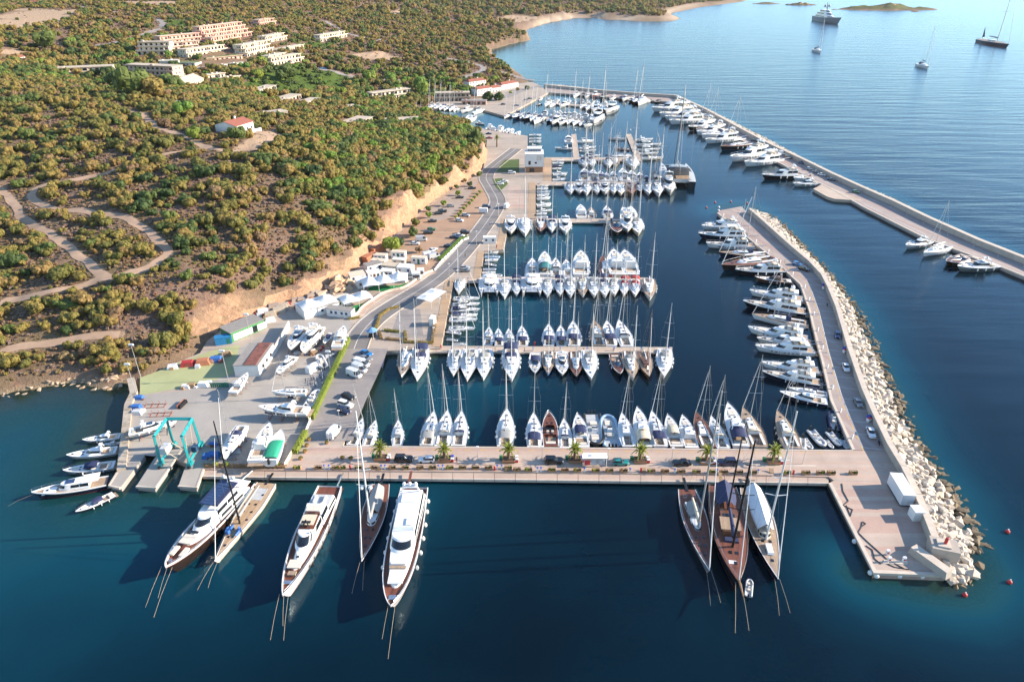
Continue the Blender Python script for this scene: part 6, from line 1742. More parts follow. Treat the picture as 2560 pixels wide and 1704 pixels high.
# trawler yacht off the boatyard
T_ = [dict(x0=-0.28, x1=0.16, w0=0.38, w1=0.30, z0=1.6, z1=3.5, front=0.06, side=0.10, win=(0.42, 0.86), rnd=0.4)]
k, h = yacht(18, 4.8, 2.5, 1.7, T_, 'deck_teak', 'gelcoat_navy', bul=0.3, p=2.2, q=0.85, stripe='boot_red')
slab(k, 'solar_panel', -1.6, 0.6, -0.9, 0.9, 3.6, 3.68, 'solar'); slab(k, 'aft_awning', -7.5, -3.5, -1.8, 1.8, 3.5, 3.62, 'canvas_white'); slab(k, 'foredeck_hatch', 5.0, 5.6, -0.3, 0.3, 1.9, 2.2, 'glass_dark')
slab(k, 'swim_platform', -9.9, -8.95, -1.9, 1.9, 0.3, 0.45, 'deck_teak'); slab(k, 'cabin_trunk', 3.0, 6.6, -1.2, 1.2, 1.5, 2.1, 'gelcoat_white', None, 0.2)
k.add('guardrail', h.rail(0.4, 0.99, 0.8, 0.03, 11), 'steel'); lines(k, h, [(0, 0.5, 7, 1.0)])
put(k.parts, 18, 'motor_yacht', 'navy trawler yacht with blue solar panel off the boatyard piers', 'motor yacht', 'k', 285, 1385, 2.3, 985, 1275, 1.7)
# vessels at anchor in the bay
T_ = [dict(x0=-0.38, x1=0.22, w0=0.42, w1=0.33, z0=4.0, z1=6.6, front=0.08, side=0.08, win=(0.35, 0.7), rnd=0.4), dict(x0=-0.34, x1=0.12, w0=0.38, w1=0.30, z0=6.6, z1=9.0, front=0.06, side=0.08, win=(0.35, 0.75), rnd=0.4, name='bridge_deck'), dict(x0=-0.26, x1=0.02, w0=0.30, w1=0.24, z0=9.0, z1=11.2, front=0.04, side=0.08, win=(0.35, 0.75), rnd=0.4, name='sun_deck')]
k, h = yacht(58, 10.5, 6.5, 4.5, T_, 'deck_teak', 'gelcoat_grey')
mb = MB(); mb.tube([(-6, 0, 11), (-8, 0, 18)], 0.7, 6, 0.3); mb.box(-8.5, -6.5, -3, 3, 13.5, 14); k.add('radar_mast', mb, 'gelcoat_grey')
for y in (-2, 2):
 mb = MB(); mb.ball((-7.5, y, 15), 1.1); k.add('radome', mb, 'gelcoat_grey', 'radar_mast', 60)
put(k.parts, 58, 'motor_yacht', 'grey superyacht anchored in the bay below the islets', 'superyacht', 'i', 668, 205, 5, 440, 172, 4)
sp_, L0 = sloop(13, simple=True, H=17)
put(sp_, L0, 'sailing_boat', 'small white sloop anchored just below the grey superyacht', 'sailboat', 'i', 487, 485, 1.2, 425, 462, 1.2)
put(sp_, L0, 'sailing_boat', 'white two-masted sailing boat anchored alone in mid bay', 'sailboat', 'i', 1476, 630, 1.2, 1382, 598, 1.2)
k, h = big_sail(36, 7.5, 'gelcoat_navy', 'deck_teak', 0.08, 46, 'spar_alu', (-0.15, 0.04, 0.25, 0.8, 'gelcoat_white'), None)
mb = MB(); mb.add([(-17, 0, 9), (-17, 0.05, 3), (-14, 0, 3.5)], [(0, 1, 2)]); mb.tube([(-17, 0, 2), (-17, 0, 9)], 0.1, 5); k.add('ensign', mb, 'canvas_navy')
put(k.parts, 36, 'sailing_yacht', 'large dark-hulled sailing yacht with ensign anchored in the bay', 'sailing yacht', 'i', 2213, 430, 2.2, 1955, 378, 2)
# black sailing catamaran at the fourth jetty
cp_, L0 = PROTO['C'] if 'C' in PROTO else catamaran(13)
put(cp_, L0, 'sailing_catamaran', 'big black catamaran at the seaward end of fourth jetty', 'catamaran', 'm3', 2050, 310, 2.2, 2130, 540, 2.0, {'hull_paint': 'gelcoat_black', 'gelcoat_white': 'gelcoat_grey', 'canvas_white': 'canvas_black', 'deck_white': 'deck_grey', 'rubber_grey': 'rubber_black'})
# ------------------------------------------------------------------ boats laid up ashore on cradles
def cradle(parts, L, keel=False):
 kk = list(parts)
 for x in (-0.28, 0.02, 0.28):
  mb = MB()
  for sg in (1, -1):
   mb.tube([(x * L, sg * L * 0.13, -1.6), (x * L, sg * L * 0.09, -0.1)], 0.07, 5)
  mb.tube([(x * L, -L * 0.13, -1.55), (x * L, L * 0.13, -1.55)], 0.07, 5)
  kk.append(('cradle', mb.mesh('cradle', 'iron_red'), None))
 mb = MB(); rings = []
 for t, w, z in ((-0.48, 0.10, -0.25), (-0.2, 0.115, -0.45), (0.1, 0.09, -0.5), (0.40, 0.01, -0.25)):
  rings.append([(t * L, w * L, -0.1), (t * L, 0, z - 0.3), (t * L, -w * L, -0.1)])
 mb.loft(rings, False, True, True); kk.append(('underbody', mb.mesh('underbody', 'boot_blue'), None))
 if keel:
  mb = MB(); mb.box(-0.10 * L, 0.06 * L, -0.12, 0.12, -1.75, -0.2); kk.append(('keel', mb.mesh('keel', 'boot_dark'), None))
 return kk
ASH = QZ + 1.75
CR = {k_: (cradle(proto(k_)[0], proto(k_)[1], k_[0] == 'S'), proto(k_)[1]) for k_ in ('M', 'Mf', 'S', 'Mh', 'Sn', 'Mg')}
for kd, hc, cc, sh, bx, by, sx, sy, lab in (('Mg', 'w', 'o', 'y2', 600, 870, 90, 985, 'white speedboat on stands beside the seawall debris'), ('M', 'w', 'o', 'y1', 450, 960, 230, 1225, 'white cruiser on stands against the rusty-roofed workshop'),
  ('Sn', 'w', 'n', 'y1', 775, 1210, 1260, 1215, 'white racing sloop propped up in mid boatyard'), ('M', 'w', 'o', 'y1', 600, 1450, 1290, 1490, 'white sports cruiser ashore below the racing sloop'),
  ('M', 'w', 'o', 'y1', 850, 960, 1095, 725, 'white cabin cruiser ashore beside the long workshop wall'), ('Mg', 'w', 'o', 'y1', 1030, 650, 1225, 335, 'white cruiser ashore, first along the top fence of boatyard'),
  ('Mf', 'w', 'o', 'y1', 1200, 690, 1450, 335, 'large white flybridge yacht ashore along the top fence'), ('Mh', 'w', 'n', 'y1', 1505, 535, 1615, 390, 'small white motorboat ashore between two larger yachts'),
  ('Mh', 'w', 'w', 'y1', 1800, 320, 1690, 600, 'white sports boat ashore next to the top of clipped hedge'), ('S', 'w', 'n', 'y2', 1060, 1255, 1265, 925, 'white sloop ashore with navy canopy near the travel lift'),
  ('M', 'w', 'o', 'y2', 1550, 915, 1395, 1290, 'white cruiser ashore beside the green-covered boat')):
 prs, L0 = CR[kd]
 put(prs, L0, {'S': 'sailing_boat', 'M': 'motor_cruiser'}[kd[0]], lab, 'sailboat' if kd[0] == 'S' else 'motorboat', sh, bx, by, 1.2, sx, sy, 1.0, {'canvas_navy': HOODC[cc][0]} if HOODC[cc][0] else None, 'boats laid up ashore', ASH)
gb, L0 = dayboat(9.0, cover=True)
put(cradle(gb, L0), L0, 'small_motorboat', 'white boat under a bright green tarpaulin ashore near quay hedge', 'motorboat', 'y2', 1672, 1000, 0.8, 1540, 1300, 0.8, {'canvas_navy': 'canvas_green'}, 'boats laid up ashore', QZ + 1.2)
for sh, bx, by, sx, sy, lab in (('y1', 1440, 1205, 1275, 1455, 'long pale inflatable ashore against the clipped hedge'), ('y1', 1430, 710, 1510, 875, 'grey inflatable ashore with upturned outboard')):
 put(pr_, 5.5, 'inflatable_boat', lab, 'inflatable', sh, bx, by, 0.5, sx, sy, 0.5, None, 'boats laid up ashore', QZ + 0.35)
put(proto('D')[0], 6.5, 'small_motorboat', 'small white dinghy lying upright in boatyard near hedge', 'motorboat', 'y1', 1690, 670, 0.5, 1590, 710, 0.5, None, 'boats laid up ashore', QZ + 0.35)
# mooring buoys
def buoy(u, v, label, m='plastic_red', r=0.55, top=True):
 x, y = gp(u, v, 0.2)
 b = thing('mooring_buoy', label, 'buoy', (x, y, 0), 0, 'mooring buoys')
 mb = MB(); mb.ball((0, 0, 0.2), r, 10, 7); link('float', mb.mesh('float', m, 60), b)
 if top:
  mb = MB(); mb.tube([(0, 0, 0.6), (0, 0, 0.95)], 0.12, 6); link('pick_up_ring', mb.mesh('pick_up_ring', 'plastic_white'), b)
for u, v in ((2519, 1328), (2524, 1454), (2412, 1486)):
 buoy(u, v, 'red and white buoy floating off the boulder tip', r=0.5)
for u, v in ((1766, 519), (1788, 506), (1827, 504), (1868, 508)):
 buoy(u, v, 'red buoy floating off the rounded mole head', r=0.5)
for u, v in ((1797, 518), (1796, 526)):
 buoy(u, v, 'white marker buoy beside the rounded mole head', 'plastic_white', 0.6)
for u, v in ((1576, 325), (1438, 326)):
 buoy(u, v, 'white buoy floating near the reddish finger jetties', 'plastic_white', 0.6)
# ------------------------------------------------------------------ vehicles
def car(L, W_, H, c0, c1, rf, rb, hood=0.62, van=False):
 k = Kit()
 zb = H * hood
 ob = outline(-L / 2, L / 2, W_ / 2 * 0.94, W_ / 2, 0.16, 5, 3)
 ot = [(x * 0.985, y * 0.95) for x, y in ob]
 mb = MB(); house(mb, [(x, y) for x, y in ob], ob, 0.28, zb * 0.75); house(mb, ob, ot, zb * 0.75, zb, 0, 0.03); k.add('body', mb, 'car_white', None, 35)
 oc = outline(c0 * L, c1 * L, W_ / 2 * 0.90, W_ / 2 * 0.86, 0.2, 4, 2)
 oc2 = rake(oc, rf * L, 0.16, rb * L)
 mb = MB(); house(mb, oc, oc2, zb, H - 0.03); k.add('window', mb, 'glass_dark', None, 35)
 mb = MB(); n = len(oc2); mb.prism([(x, y * 1.01) for x, y in oc2], H - 0.05, H); k.add('roof', mb, 'car_white')
 for sx in (-0.31, 0.30):
  for sg in (1, -1):
   mb = MB(); mb.tube([(sx * L, sg * (W_ / 2 - 0.2), 0.33), (sx * L, sg * (W_ / 2 + 0.01), 0.33)], 0.33, 10); k.add('wheel', mb, 'tyre')
 for sg in (1, -1):
  mb = MB(); mb.box(L / 2 - 0.14, L / 2 - 0.02, sg * W_ * 0.36 - 0.18, sg * W_ * 0.36 + 0.18, zb * 0.66, zb * 0.80); k.add('headlight', mb, 'lamp_clear')
  mb = MB(); mb.box(-L / 2 - 0.02, -L / 2 + 0.1, sg * W_ * 0.38 - 0.12, sg * W_ * 0.38 + 0.12, zb * 0.66, zb * 0.85); k.add('tail_light', mb, 'lamp_red')
 if van:
  mb = MB(); mb.box(-L / 2 + 0.05, L * 0.14, -W_ / 2 * 0.93, W_ / 2 * 0.93, zb, H + 0.05, 0, 0.05); k.add('cargo_body', mb, 'car_white')
 return k.parts
CAR = {'h': car(4.1, 1.75, 1.48, -0.47, 0.20, 0.16, 0.06), 's': car(4.6, 1.8, 1.42, -0.36, 0.22, 0.17, 0.13), 'u': car(4.7, 1.9, 1.75, -0.48, 0.22, 0.12, 0.05), 'v': car(5.3, 2.0, 2.25, 0.05, 0.40, 0.12, 0.0, 0.50, True), 'o': car(4.3, 1.75, 1.3, -0.15, 0.18, 0.10, 0.0)}
CARW = {'h': 'hatchback', 's': 'saloon car', 'u': 'off-roader', 'v': 'van', 'o': 'open-top car'}
def cars(rows, place_, group, z=None):
 for i, (kd, c, sh, x, y, ang, lab) in enumerate(rows):
  if z is None:
   p = (*sp(sh, x, y, QZ + 0.7), QZ + 0.05)
  else:
   q = hp(sh, x, y); p = (q[0], q[1], q[2] + 0.1)
  build(CAR[kd], 'parked_' + ('van' if kd == 'v' else 'car'), (c + ' ' + CARW[kd] + ' ' + (lab or place_)), 'van' if kd == 'v' else 'car', p, R(ang), 1.0, group, None if c == 'white' else {'car_white': 'car_' + c})
cars([('u', 'black', 'a', 1360, 1082, 0, 'parked between the first two palms of quay'), ('h', 'white', 'a', 1565, 1088, 180, 'parked left of the second quay palm, facing boatyard'.replace('left of', 'before')), ('u', 'black', 'b', 385, 1098, 0, 'parked beyond the third quay palm'),
  ('h', 'teal', 'b', 1000, 1112, 0, 'parked beside the poster kiosk'), ('s', 'black', 'b', 1560, 1115, 180, 'parked between fifth and sixth quay palms'), ('u', 'navy', 'b', 1975, 1112, 180, 'parked between sixth and seventh quay palms'),
  ('s', 'black', 'a', 850, 503, -35, 'parked topmost of three by the quay edge'), ('u', 'white', 'a', 825, 582, -25, 'parked in the middle of three by quay edge'), ('h', 'navy', 'a', 808, 640, -30, 'parked lowest of three by the quay edge'),
  ('v', 'white', 'a', 720, 838, 75, 'standing alone at the quay corner by hedge'), ('v', 'white', 'a', 905, 303, -32, 'lower of the white vans by the quay edge'), ('v', 'white', 'a', 955, 255, -32, 'middle of the white vans by the quay edge'), ('v', 'white', 'a', 975, 208, -25, 'upper of the white vans by the quay edge'),
  ('s', 'cyan', 'a', 1015, 108, -35, 'under a blue sheet by first jetty root'), ('s', 'grey', 'a', 1005, 158, -30, 'next to the blue covered car')], '', 'cars parked on the palm quay')
MD = math.degrees(math.atan2(M_WALL[4][1] - M_WALL[7][1], M_WALL[4][0] - M_WALL[7][0]))
cars([('s', 'white', 'c', 718, 240, MD, 'parked on the mole nearer its bend'), ('o', 'grey', 'c', 832, 562, MD + 5, 'with red trim parked on the mole'), ('s', 'white', 'c', 950, 840, MD, 'parked on the mole nearer the palm quay'), ('h', 'blue', 'f', 640, 1512, MD - 8, 'parked on the mole above the pale saloon'),
  ('h', 'cyan', 'f', 275, 858, MD + 60, 'parked at the mole bend under blue cover'), ('u', 'black', 'f', 335, 905, MD + 55, 'parked at the mole bend behind covered car')], '', 'cars parked on the inner mole')
OD = -43
cars([(k_, c, s_, x, y, OD, 'parked against the outer breakwater wall') for k_, c, s_, x, y in (('h', 'grey', 'i', 30, 1372), ('v', 'white', 'i', 135, 1412), ('u', 'black', 'i', 185, 1447), ('h', 'blue', 'i', 310, 1497), ('h', 'silver', 'i', 385, 1552), ('s', 'grey', 'f', 445, 12), ('s', 'white', 'f', 495, 37), ('s', 'navy', 'f', 585, 82), ('h', 'green', 'f', 812, 195), ('u', 'white', 'g', 1785, 1062), ('u', 'teal', 'g', 2300, 1325), ('s', 'black', 'g', 2225, 1292), ('s', 'navy', 'g', 1700, 1018))], '', 'cars along the outer breakwater')
cars([(k_, c, s_, x, y, a, l) for k_, c, s_, x, y, a, l in (('s', 'black', 'p1', 1250, 618, 5, 'beneath the round tree high in dirt lot'), ('s', 'black', 'p1', 1035, 778, 10, 'beside pale boulders in dirt lot'), ('s', 'grey', 'p1', 872, 928, 15, 'beside a round clipped tree in dirt lot'), ('u', 'black', 'p1', 735, 1022, 15, 'upper of a close pair in dirt lot'), ('s', 'black', 'p1', 665, 1055, 15, 'lower of a close pair in dirt lot'),
  ('s', 'black', 'p1', 560, 1188, 10, 'below the paired trees in dirt lot'), ('h', 'silver', 'p1', 1140, 1088, -15, 'at the end of young tree row'), ('h', 'white', 'p1', 1032, 1178, -15, 'beyond the end of young tree row'), ('u', 'navy', 'p1', 1500, 945, -10, 'next to the box trailer in dirt lot'), ('u', 'black', 'p1', 1130, 1388, -10, 'uppermost of three by the white fence'),
  ('s', 'white', 'p1', 1035, 1438, -12, 'in the middle of three by white fence'), ('s', 'navy', 'p1', 945, 1468, -8, 'lowest of three by the white fence'), ('h', 'green', 'p1', 545, 1332, 10, 'behind the black off-roader under cliff'), ('u', 'black', 'p1', 490, 1392, 10, 'parked under the tall cliff'), ('v', 'silver', 'p1', 370, 1512, 10, 'parked under the tall cliff'), ('s', 'white', 'e', 1460, 668, 5, 'parked beside the silver van'),
  ('u', 'white', 'p1', 1935, 355, 5, 'on the office lawn'), ('s', 'white', 'p1', 1805, 502, 10, 'upper of two on roundabout lawn'), ('h', 'white', 'p1', 1738, 545, 10, 'lower of two on roundabout lawn'), ('v', 'white', 'p1', 1850, 940, 70, 'parked by the road fork'), ('s', 'navy', 'e', 1775, 692, -12, 'alone at the foot of dirt lot'), ('v', 'white', 'e', 1590, 778, 30, 'with camper body at the foot of dirt lot'),
  ('v', 'silver', 'e', 1638, 790, 35, 'with brown rear beside the camper'), ('s', 'white', 'e', 1628, 728, 45, 'behind the camper'), ('s', 'silver', 'e', 1915, 890, 5, 'upper of two on the harbour road'), ('s', 'grey', 'e', 1925, 915, 5, 'lower of two on the harbour road'))], '', 'cars in the dirt car park')
cars([(k_, c, 'm1', x, y, a, 'by the promenade of the inner basin') for k_, c, x, y, a in (('s', 'black', 1265, 1062, 5), ('h', 'red', 1362, 1062, 5), ('s', 'navy', 1340, 982, 0), ('s', 'black', 1605, 442, 20), ('s', 'blue', 1850, 465, 10), ('s', 'grey', 2025, 362, 15), ('s', 'black', 2095, 338, 15))], '', 'cars by the inner basin')
cars([(k_, c, s_, x, y, 10 + 7 * (i % 3), 'at the resort car park') for i, (k_, c, s_, x, y) in enumerate((('s', 'white', 'j', 885, 775), ('s', 'white', 'j', 925, 778), ('s', 'silver', 'j', 965, 782), ('s', 'white', 'j', 1015, 788), ('s', 'grey', 'j', 1055, 793), ('s', 'white', 'j', 720, 748), ('s', 'white', 'j', 1570, 942), ('s', 'white', 'j', 1605, 945), ('s', 'silver', 'j', 1640, 948),
  ('s', 'white', 'h', 985, 350), ('s', 'silver', 'h', 1020, 354), ('s', 'white', 'h', 1060, 360), ('s', 'white', 'h', 1130, 372), ('s', 'silver', 'h', 1190, 382), ('s', 'cyan', 'h', 600, 634), ('s', 'cyan', 'h', 632, 638), ('s', 'red', 'h', 1325, 730), ('s', 'white', 'h', 1370, 736), ('s', 'white', 'h', 1425, 736), ('s', 'black', 'h', 1490, 738), ('s', 'black', 'h', 1560, 738), ('s', 'black', 'h', 1610, 740)))], '', 'cars at the resort', z=1)
tr = thing('box_trailer', 'white box trailer parked beside the dirt lot road', 'trailer', (*sp('p1', 1445, 1060, QZ), QZ), R(-3))
mb = MB(); mb.box(-2.1, 2.1, -1.0, 1.0, 0.6, 2.7); link('box', mb.mesh('box', 'corrugated_white'), tr)
for s_ in (1, -1):
 mb = MB(); mb.tube([(0.2, s_ * 0.85, 0.35), (0.2, s_ * 1.05, 0.35)], 0.35, 10); link('wheel', mb.mesh('wheel', 'tyre'), tr)
def scooter(sh, x, y, ang, lab):
 t = thing('scooter', lab, 'scooter', (*sp(sh, x, y, QZ), QZ + 0.02), R(ang), 'scooters on the mole')
 for sx in (-0.6, 0.6):
  mb = MB(); mb.tube([(sx, -0.06, 0.25), (sx, 0.06, 0.25)], 0.25, 10); link('wheel', mb.mesh('wheel', 'tyre'), t)
 mb = MB(); mb.box(-0.7, -0.05, -0.17, 0.17, 0.35, 0.8, 0, 0.3); mb.box(-0.1, 0.5, -0.15, 0.15, 0.25, 0.35); link('body', mb.mesh('body', 'car_navy'), t)
 mb = MB(); mb.tube([(0.6, 0, 0.25), (0.45, 0, 1.05)], 0.06, 5); mb.tube([(0.45, -0.35, 1.05), (0.45, 0.35, 1.05)], 0.025, 5); link('handlebar', mb.mesh('handlebar', 'plastic_black'), t)
scooter('c', 1020, 948, MD, 'dark scooter parked on the mole nearest palm quay')
scooter('f', 543, 1245, MD, 'black motorbike parked halfway along the mole')
# ------------------------------------------------------------------ street furniture of the palm quay
def frond(length, droop, n=5):
 """one palm leaf: a rib with two pinnate blades, leaflets cut as teeth"""
 mb = MB()
 prev = None
 for i in range(n + 1):
  f = i / n
  x, z = length * f * (1 - 0.15 * droop * f), 0.9 * length * 0.35 * math.sin(f * 2.2) - droop * length * 0.55 * f * f
  w = 0.30 * math.sin(min(1, f * 1.25 + 0.12) * math.pi * 0.85) * length * 0.42
  cur = ((x, 0, z), (x + 0.22 * w, w, z - 0.30 * w), (x + 0.22 * w, -w, z - 0.30 * w))
  if prev:
   for s_ in (1, 2):
    mb.quad(prev[0], cur[0], tuple(a * 0.5 + b * 0.5 for a, b in zip(cur[0], cur[s_])), prev[s_])
    mb.quad(tuple(a * 0.6 + b * 0.4 for a, b in zip(prev[0], cur[0])), cur[0], cur[s_], tuple(a * 0.3 + b * 0.7 for a, b in zip(prev[s_], cur[s_])))
  prev = cur
 return mb
FROND = [frond(1.9, d).mesh('frond', 'leaf_palm') for d in (0.2, 0.7, 1.2)]
def palm(loc, h, s_, label, group, planter=True):
 t = thing('palm_tree', label, 'palm tree', loc, random.uniform(0, 6), group, s_)
 mb = MB(); mb.tube([(0, 0, 0), (0, 0, h * 0.5), (0.04, 0, h)], 0.32, 9, 0.26); mb.ball((0, 0, h), 0.42, 8, 5); link('trunk', mb.mesh('trunk', 'palm_bark', 60), t)
 for i in range(26):
  a = i * 2.39996
  lv = i / 26
  link('frond', FROND[min(2, int(lv * 3))], t, (0, 0, h + 0.15 - 0.1 * lv), (0, -R(58 - 62 * lv + random.uniform(-6, 6)), a), random.uniform(0.9, 1.15))
 return t
for i, (sh, x, y) in enumerate((('a', 1150, 1085), ('a', 1735, 1095), ('a', 2325, 1100), ('b', 575, 1100), ('b', 1175, 1105), ('b', 1780, 1115), ('c', 40, 1115))):
 x0, y0 = sp(sh, x, y, QZ)
 palm((x0, y0, QZ + 0.55), 1.8, 1.35, f'{ORD[i]} palm from the boatyard along the quay, in brown planter', 'palms along the quay')
 t = thing('planter_box', f'brown timber planter under the {ORD[i]} quay palm', 'planter', (x0, y0 - 0.15, QZ + 0.03), R(-0.5), 'planters under the quay palms')
 mb = MB(); mb.box(-1.5, 1.5, -1.1, 1.1, 0, 0.8); link('box', mb.mesh('box', 'timber'), t)
 mb = MB(); mb.box(-1.38, 1.38, -0.98, 0.98, 0.8, 0.84); link('soil', mb.mesh('soil', 'soil'), t)
 for s_ in (-1.1, 1.1):
  mb = MB(); mb.box(-1.55, 1.55, s_ - 0.04, s_ + 0.04, 0.62, 0.82); link('rail', mb.mesh('rail', 'terracotta'), t)
 for dx, m, nm in ((-1.95, 'plastic_green', 'green'), (1.95, 'plastic_blue' if i % 2 else 'plastic_white', 'blue' if i % 2 else 'white'), (2.0, 'plastic_red', 'red')):
  b = thing('waste_bin', f'{nm} waste bin beside the {ORD[i]} quay palm', 'bin', (x0 + dx, y0 + (0.5 if nm != 'red' else -0.6), QZ + 0.03), 0, 'recycling bins beside the quay palms')
  mb = MB(); mb.box(-0.32, 0.32, -0.32, 0.32, 0, 0.95, 0, -0.15); link('body', mb.mesh('body', m), b)
  mb = MB(); mb.box(-0.38, 0.38, -0.38, 0.38, 0.95, 1.08, 0, 0.2); link('lid', mb.mesh('lid', 'plastic_white' if m == 'plastic_red' else m), b)
def tuft_mesh(seed, n=40, r=0.5, h=0.4, m='leaf_olive'):
 rr = random.Random(seed); mb = MB()
 for _ in range(n):
  a, d = rr.uniform(0, 6.28), r * math.sqrt(rr.random())
  x, y, z = d * math.cos(a), d * math.sin(a), h * (1 - (d / r) ** 2) * rr.uniform(0.3, 1.1)
  s_ = rr.uniform(0.08, 0.17)
  u = Vector((rr.gauss(0, 1), rr.gauss(0, 1), rr.gauss(0, 1))).normalized()
  v = u.orthogonal().normalized()
  mb.quad(*[tuple(Vector((x, y, z)) + u * s_ * p + v * s_ * q * 0.7) for p, q in ((-1, -1), (1, -1), (1, 1), (-1, 1))])
 return mb.mesh('plant', m)
TUFT = [tuft_mesh(i, m=m) for i, m in enumerate(('leaf_brown', 'leaf_olive', 'leaf_brown', 'leaf_hedge'))]
bx_soil = MB()
bx_soil.box(-0.85, 0.85, -0.3, 0.3, 0.35, 0.42)
bx_soil = bx_soil.mesh('soil', 'soil')
bxs = []
for s_ in (1, -1):
 mb = MB(); mb.box(-0.95, 0.95, s_ * 0.36 - 0.04, s_ * 0.36 + 0.04, 0.05, 0.45); bxs.append(mb.mesh('side_board', 'timber'))
 mb = MB(); mb.box(s_ * 0.92 - 0.04, s_ * 0.92 + 0.04, -0.36, 0.36, 0.05, 0.95); bxs.append(mb.mesh('end_board', 'timber'))
mb = MB(); mb.box(-0.95, 0.95, 0.33, 0.39, 0.80, 0.90); bxs.append(mb.mesh('top_rail', 'timber'))
spots = [('a', x, 1168) for x in (380, 575, 735, 795, 945, 1085, 1255, 1375, 1510, 1625, 1785, 1900, 2020, 2140, 2320)] + [('b', x, 1185 + x * 0.012) for x in (45, 150, 365, 485, 600, 770, 895, 1025, 1280, 1405, 1555, 1695, 1840, 1945, 2085, 2210)] + [('c', x, 1216) for x in (170, 345, 480, 578, 780)]
for sh, x, y in spots:
 t = thing('flower_box', 'low timber flower box with dry plants along quay apron', 'flower box', (*sp(sh, x, y + 8, QZ), QZ + 0.03), R(-0.4), 'flower boxes along the quay apron')
 for m_ in bxs: link(m_.name.split('.')[0], m_, t)
 link('soil', bx_soil, t)
 for dx in (-0.45, 0.45): link('plant', random.choice(TUFT), t, (dx, 0, 0.42), random.uniform(0, 6))
def pedestal(sh, x, y, z, label, group, m='plastic_white'):
 t = thing('service_pedestal', label, 'pedestal', (*sp(sh, x, y, z), z), 0, group)
 mb = MB(); mb.box(-0.2, 0.2, -0.17, 0.17, 0, 1.1, 0, 0.1); link('column', mb.mesh('column', m), t)
 mb = MB(); mb.box(-0.25, 0.25, -0.22, 0.22, 1.1, 1.28, 0, 0.5); link('cap', mb.mesh('cap', 'plastic_blue' if m == 'plastic_white' else m), t)
for sh, x, y in [('a', x, 1176) for x in (630, 675, 1155, 1190, 1680, 1720, 2220, 2260)] + [('b', x, 1195 + x * 0.01) for x in (235, 265, 665, 1085, 1495, 1885, 2260)]:
 pedestal(sh, x, y, QZ + 0.03, 'white power pedestal on the palm quay apron', 'power pedestals on the quay')
for sh, x, y in (('a', 868, 1178), ('a', 2195, 1190), ('b', 1185, 1205), ('c', 230, 1226), ('m7', 1740, 905), ('m7', 20, 960), ('e', 2215, 710)):
 pedestal(sh, x, y, QZ if sh[0] != 'm' else 1.05, 'red fire point standing on the quay or jetty', 'red fire points', 'plastic_red')
for j_, (u0, u1, v) in enumerate(((1130, 1670, 874), (1170, 1620, 699), (1290, 1590, 551), (1350, 1650, 459))):
 for i in range(9):
  u = u0 + (u1 - u0) * i / 8
  pedestal('o', u, v + 2, 1.05, f'white service pedestal on the {ORD[j_]} jetty', f'pedestals on the {ORD[j_]} jetty')
for i in range(16):
 q = resample(offset_line(M_IN, -1.1), 1.0)
 p = q[int((i + 0.5) / 16 * len(q))]
 t = thing('service_pedestal', 'white service pedestal on the berth side of the mole', 'pedestal', (p.x, p.y, QZ), 0.5, 'pedestals along the mole')
 mb = MB(); mb.box(-0.2, 0.2, -0.17, 0.17, 0, 1.1, 0, 0.1); link('column', mb.mesh('column', 'plastic_white'), t)
 mb = MB(); mb.box(-0.25, 0.25, -0.22, 0.22, 1.1, 1.28, 0, 0.5); link('cap', mb.mesh('cap', 'plastic_white'), t)
def lamp(x, y, z, H, label, group, flood=False):
 t = thing('lamp_post', label, 'lamp post', (x, y, z), 0, group)
 mb = MB(); mb.tube([(0, 0, 0), (0, 0, H)], 0.11 if H > 6 else 0.07, 6, 0.06); link('pole', mb.mesh('pole', 'spar_alu'), t)
 mb = MB(); mb.box(-0.35 if not flood else -0.8, 0.35 if not flood else 0.8, -0.25, 0.25, H, H + (0.15 if not flood else 0.5), 0, 0.2); link('lamp_head', mb.mesh('lamp_head', 'plastic_white'), t)
for sh, x, y in (('a', 925, 380), ('a', 2040, 1110), ('a', 680, 985), ('b', 275, 1105), ('b', 880, 1125), ('b', 1465, 1120), ('c', 315, 1130), ('a', 775, 770), ('e', 1640, 1560)):
 lamp(*sp(sh, x, y, QZ), QZ, 4.6, 'slim pale lamp post on the quay pavement', 'quay lamp posts')
for sh, x, y, H, lab in (('y2', 215, 425, 11, 'tall floodlight mast between green hardstanding and scrub'), ('y2', 175, 620, 10.5, 'tall floodlight mast standing on the stone seawall'), ('y1', 515, 615, 12, 'tall light mast beside the green shed road'), ('y1', 175, 1070, 10, 'tall light mast on the green hardstanding'), ('y1', 1605, 950, 7, 'light mast leaning over the clipped hedge'), ('y1', 945, 1130, 5, 'short mast in mid boatyard')):
 lamp(*sp(sh, x, y, QZ), QZ, H, lab, None, True)
for sh, x, y in (('e', 2232, 430), ('e', 2030, 690), ('e', 1780, 1000), ('e', 1700, 1330), ('p1', 1710, 1120), ('m1', 1500, 490), ('m1', 1840, 500), ('m1', 2100, 420), ('m1', 1280, 1190), ('m1', 1800, 1200)):
 lamp(*sp(sh, x, y, QZ), QZ, 6.5, 'slim street lamp along the harbour road', 'street lamps of the harbour road')
k = thing('poster_kiosk', 'white flat-roofed kiosk with three posters on the palm quay', 'kiosk', (*sp('b', 755, 1132, QZ), QZ + 0.03), R(-0.4))
mb = MB(); mb.box(-3.1, 3.1, -1.1, 1.1, 2.45, 2.65); link('roof', mb.mesh('roof', 'wall_white'), k)
mb = MB(); mb.box(-2.9, 2.9, 0.85, 0.95, 0, 2.45); link('back_wall', mb.mesh('back_wall', 'wall_cream'), k)
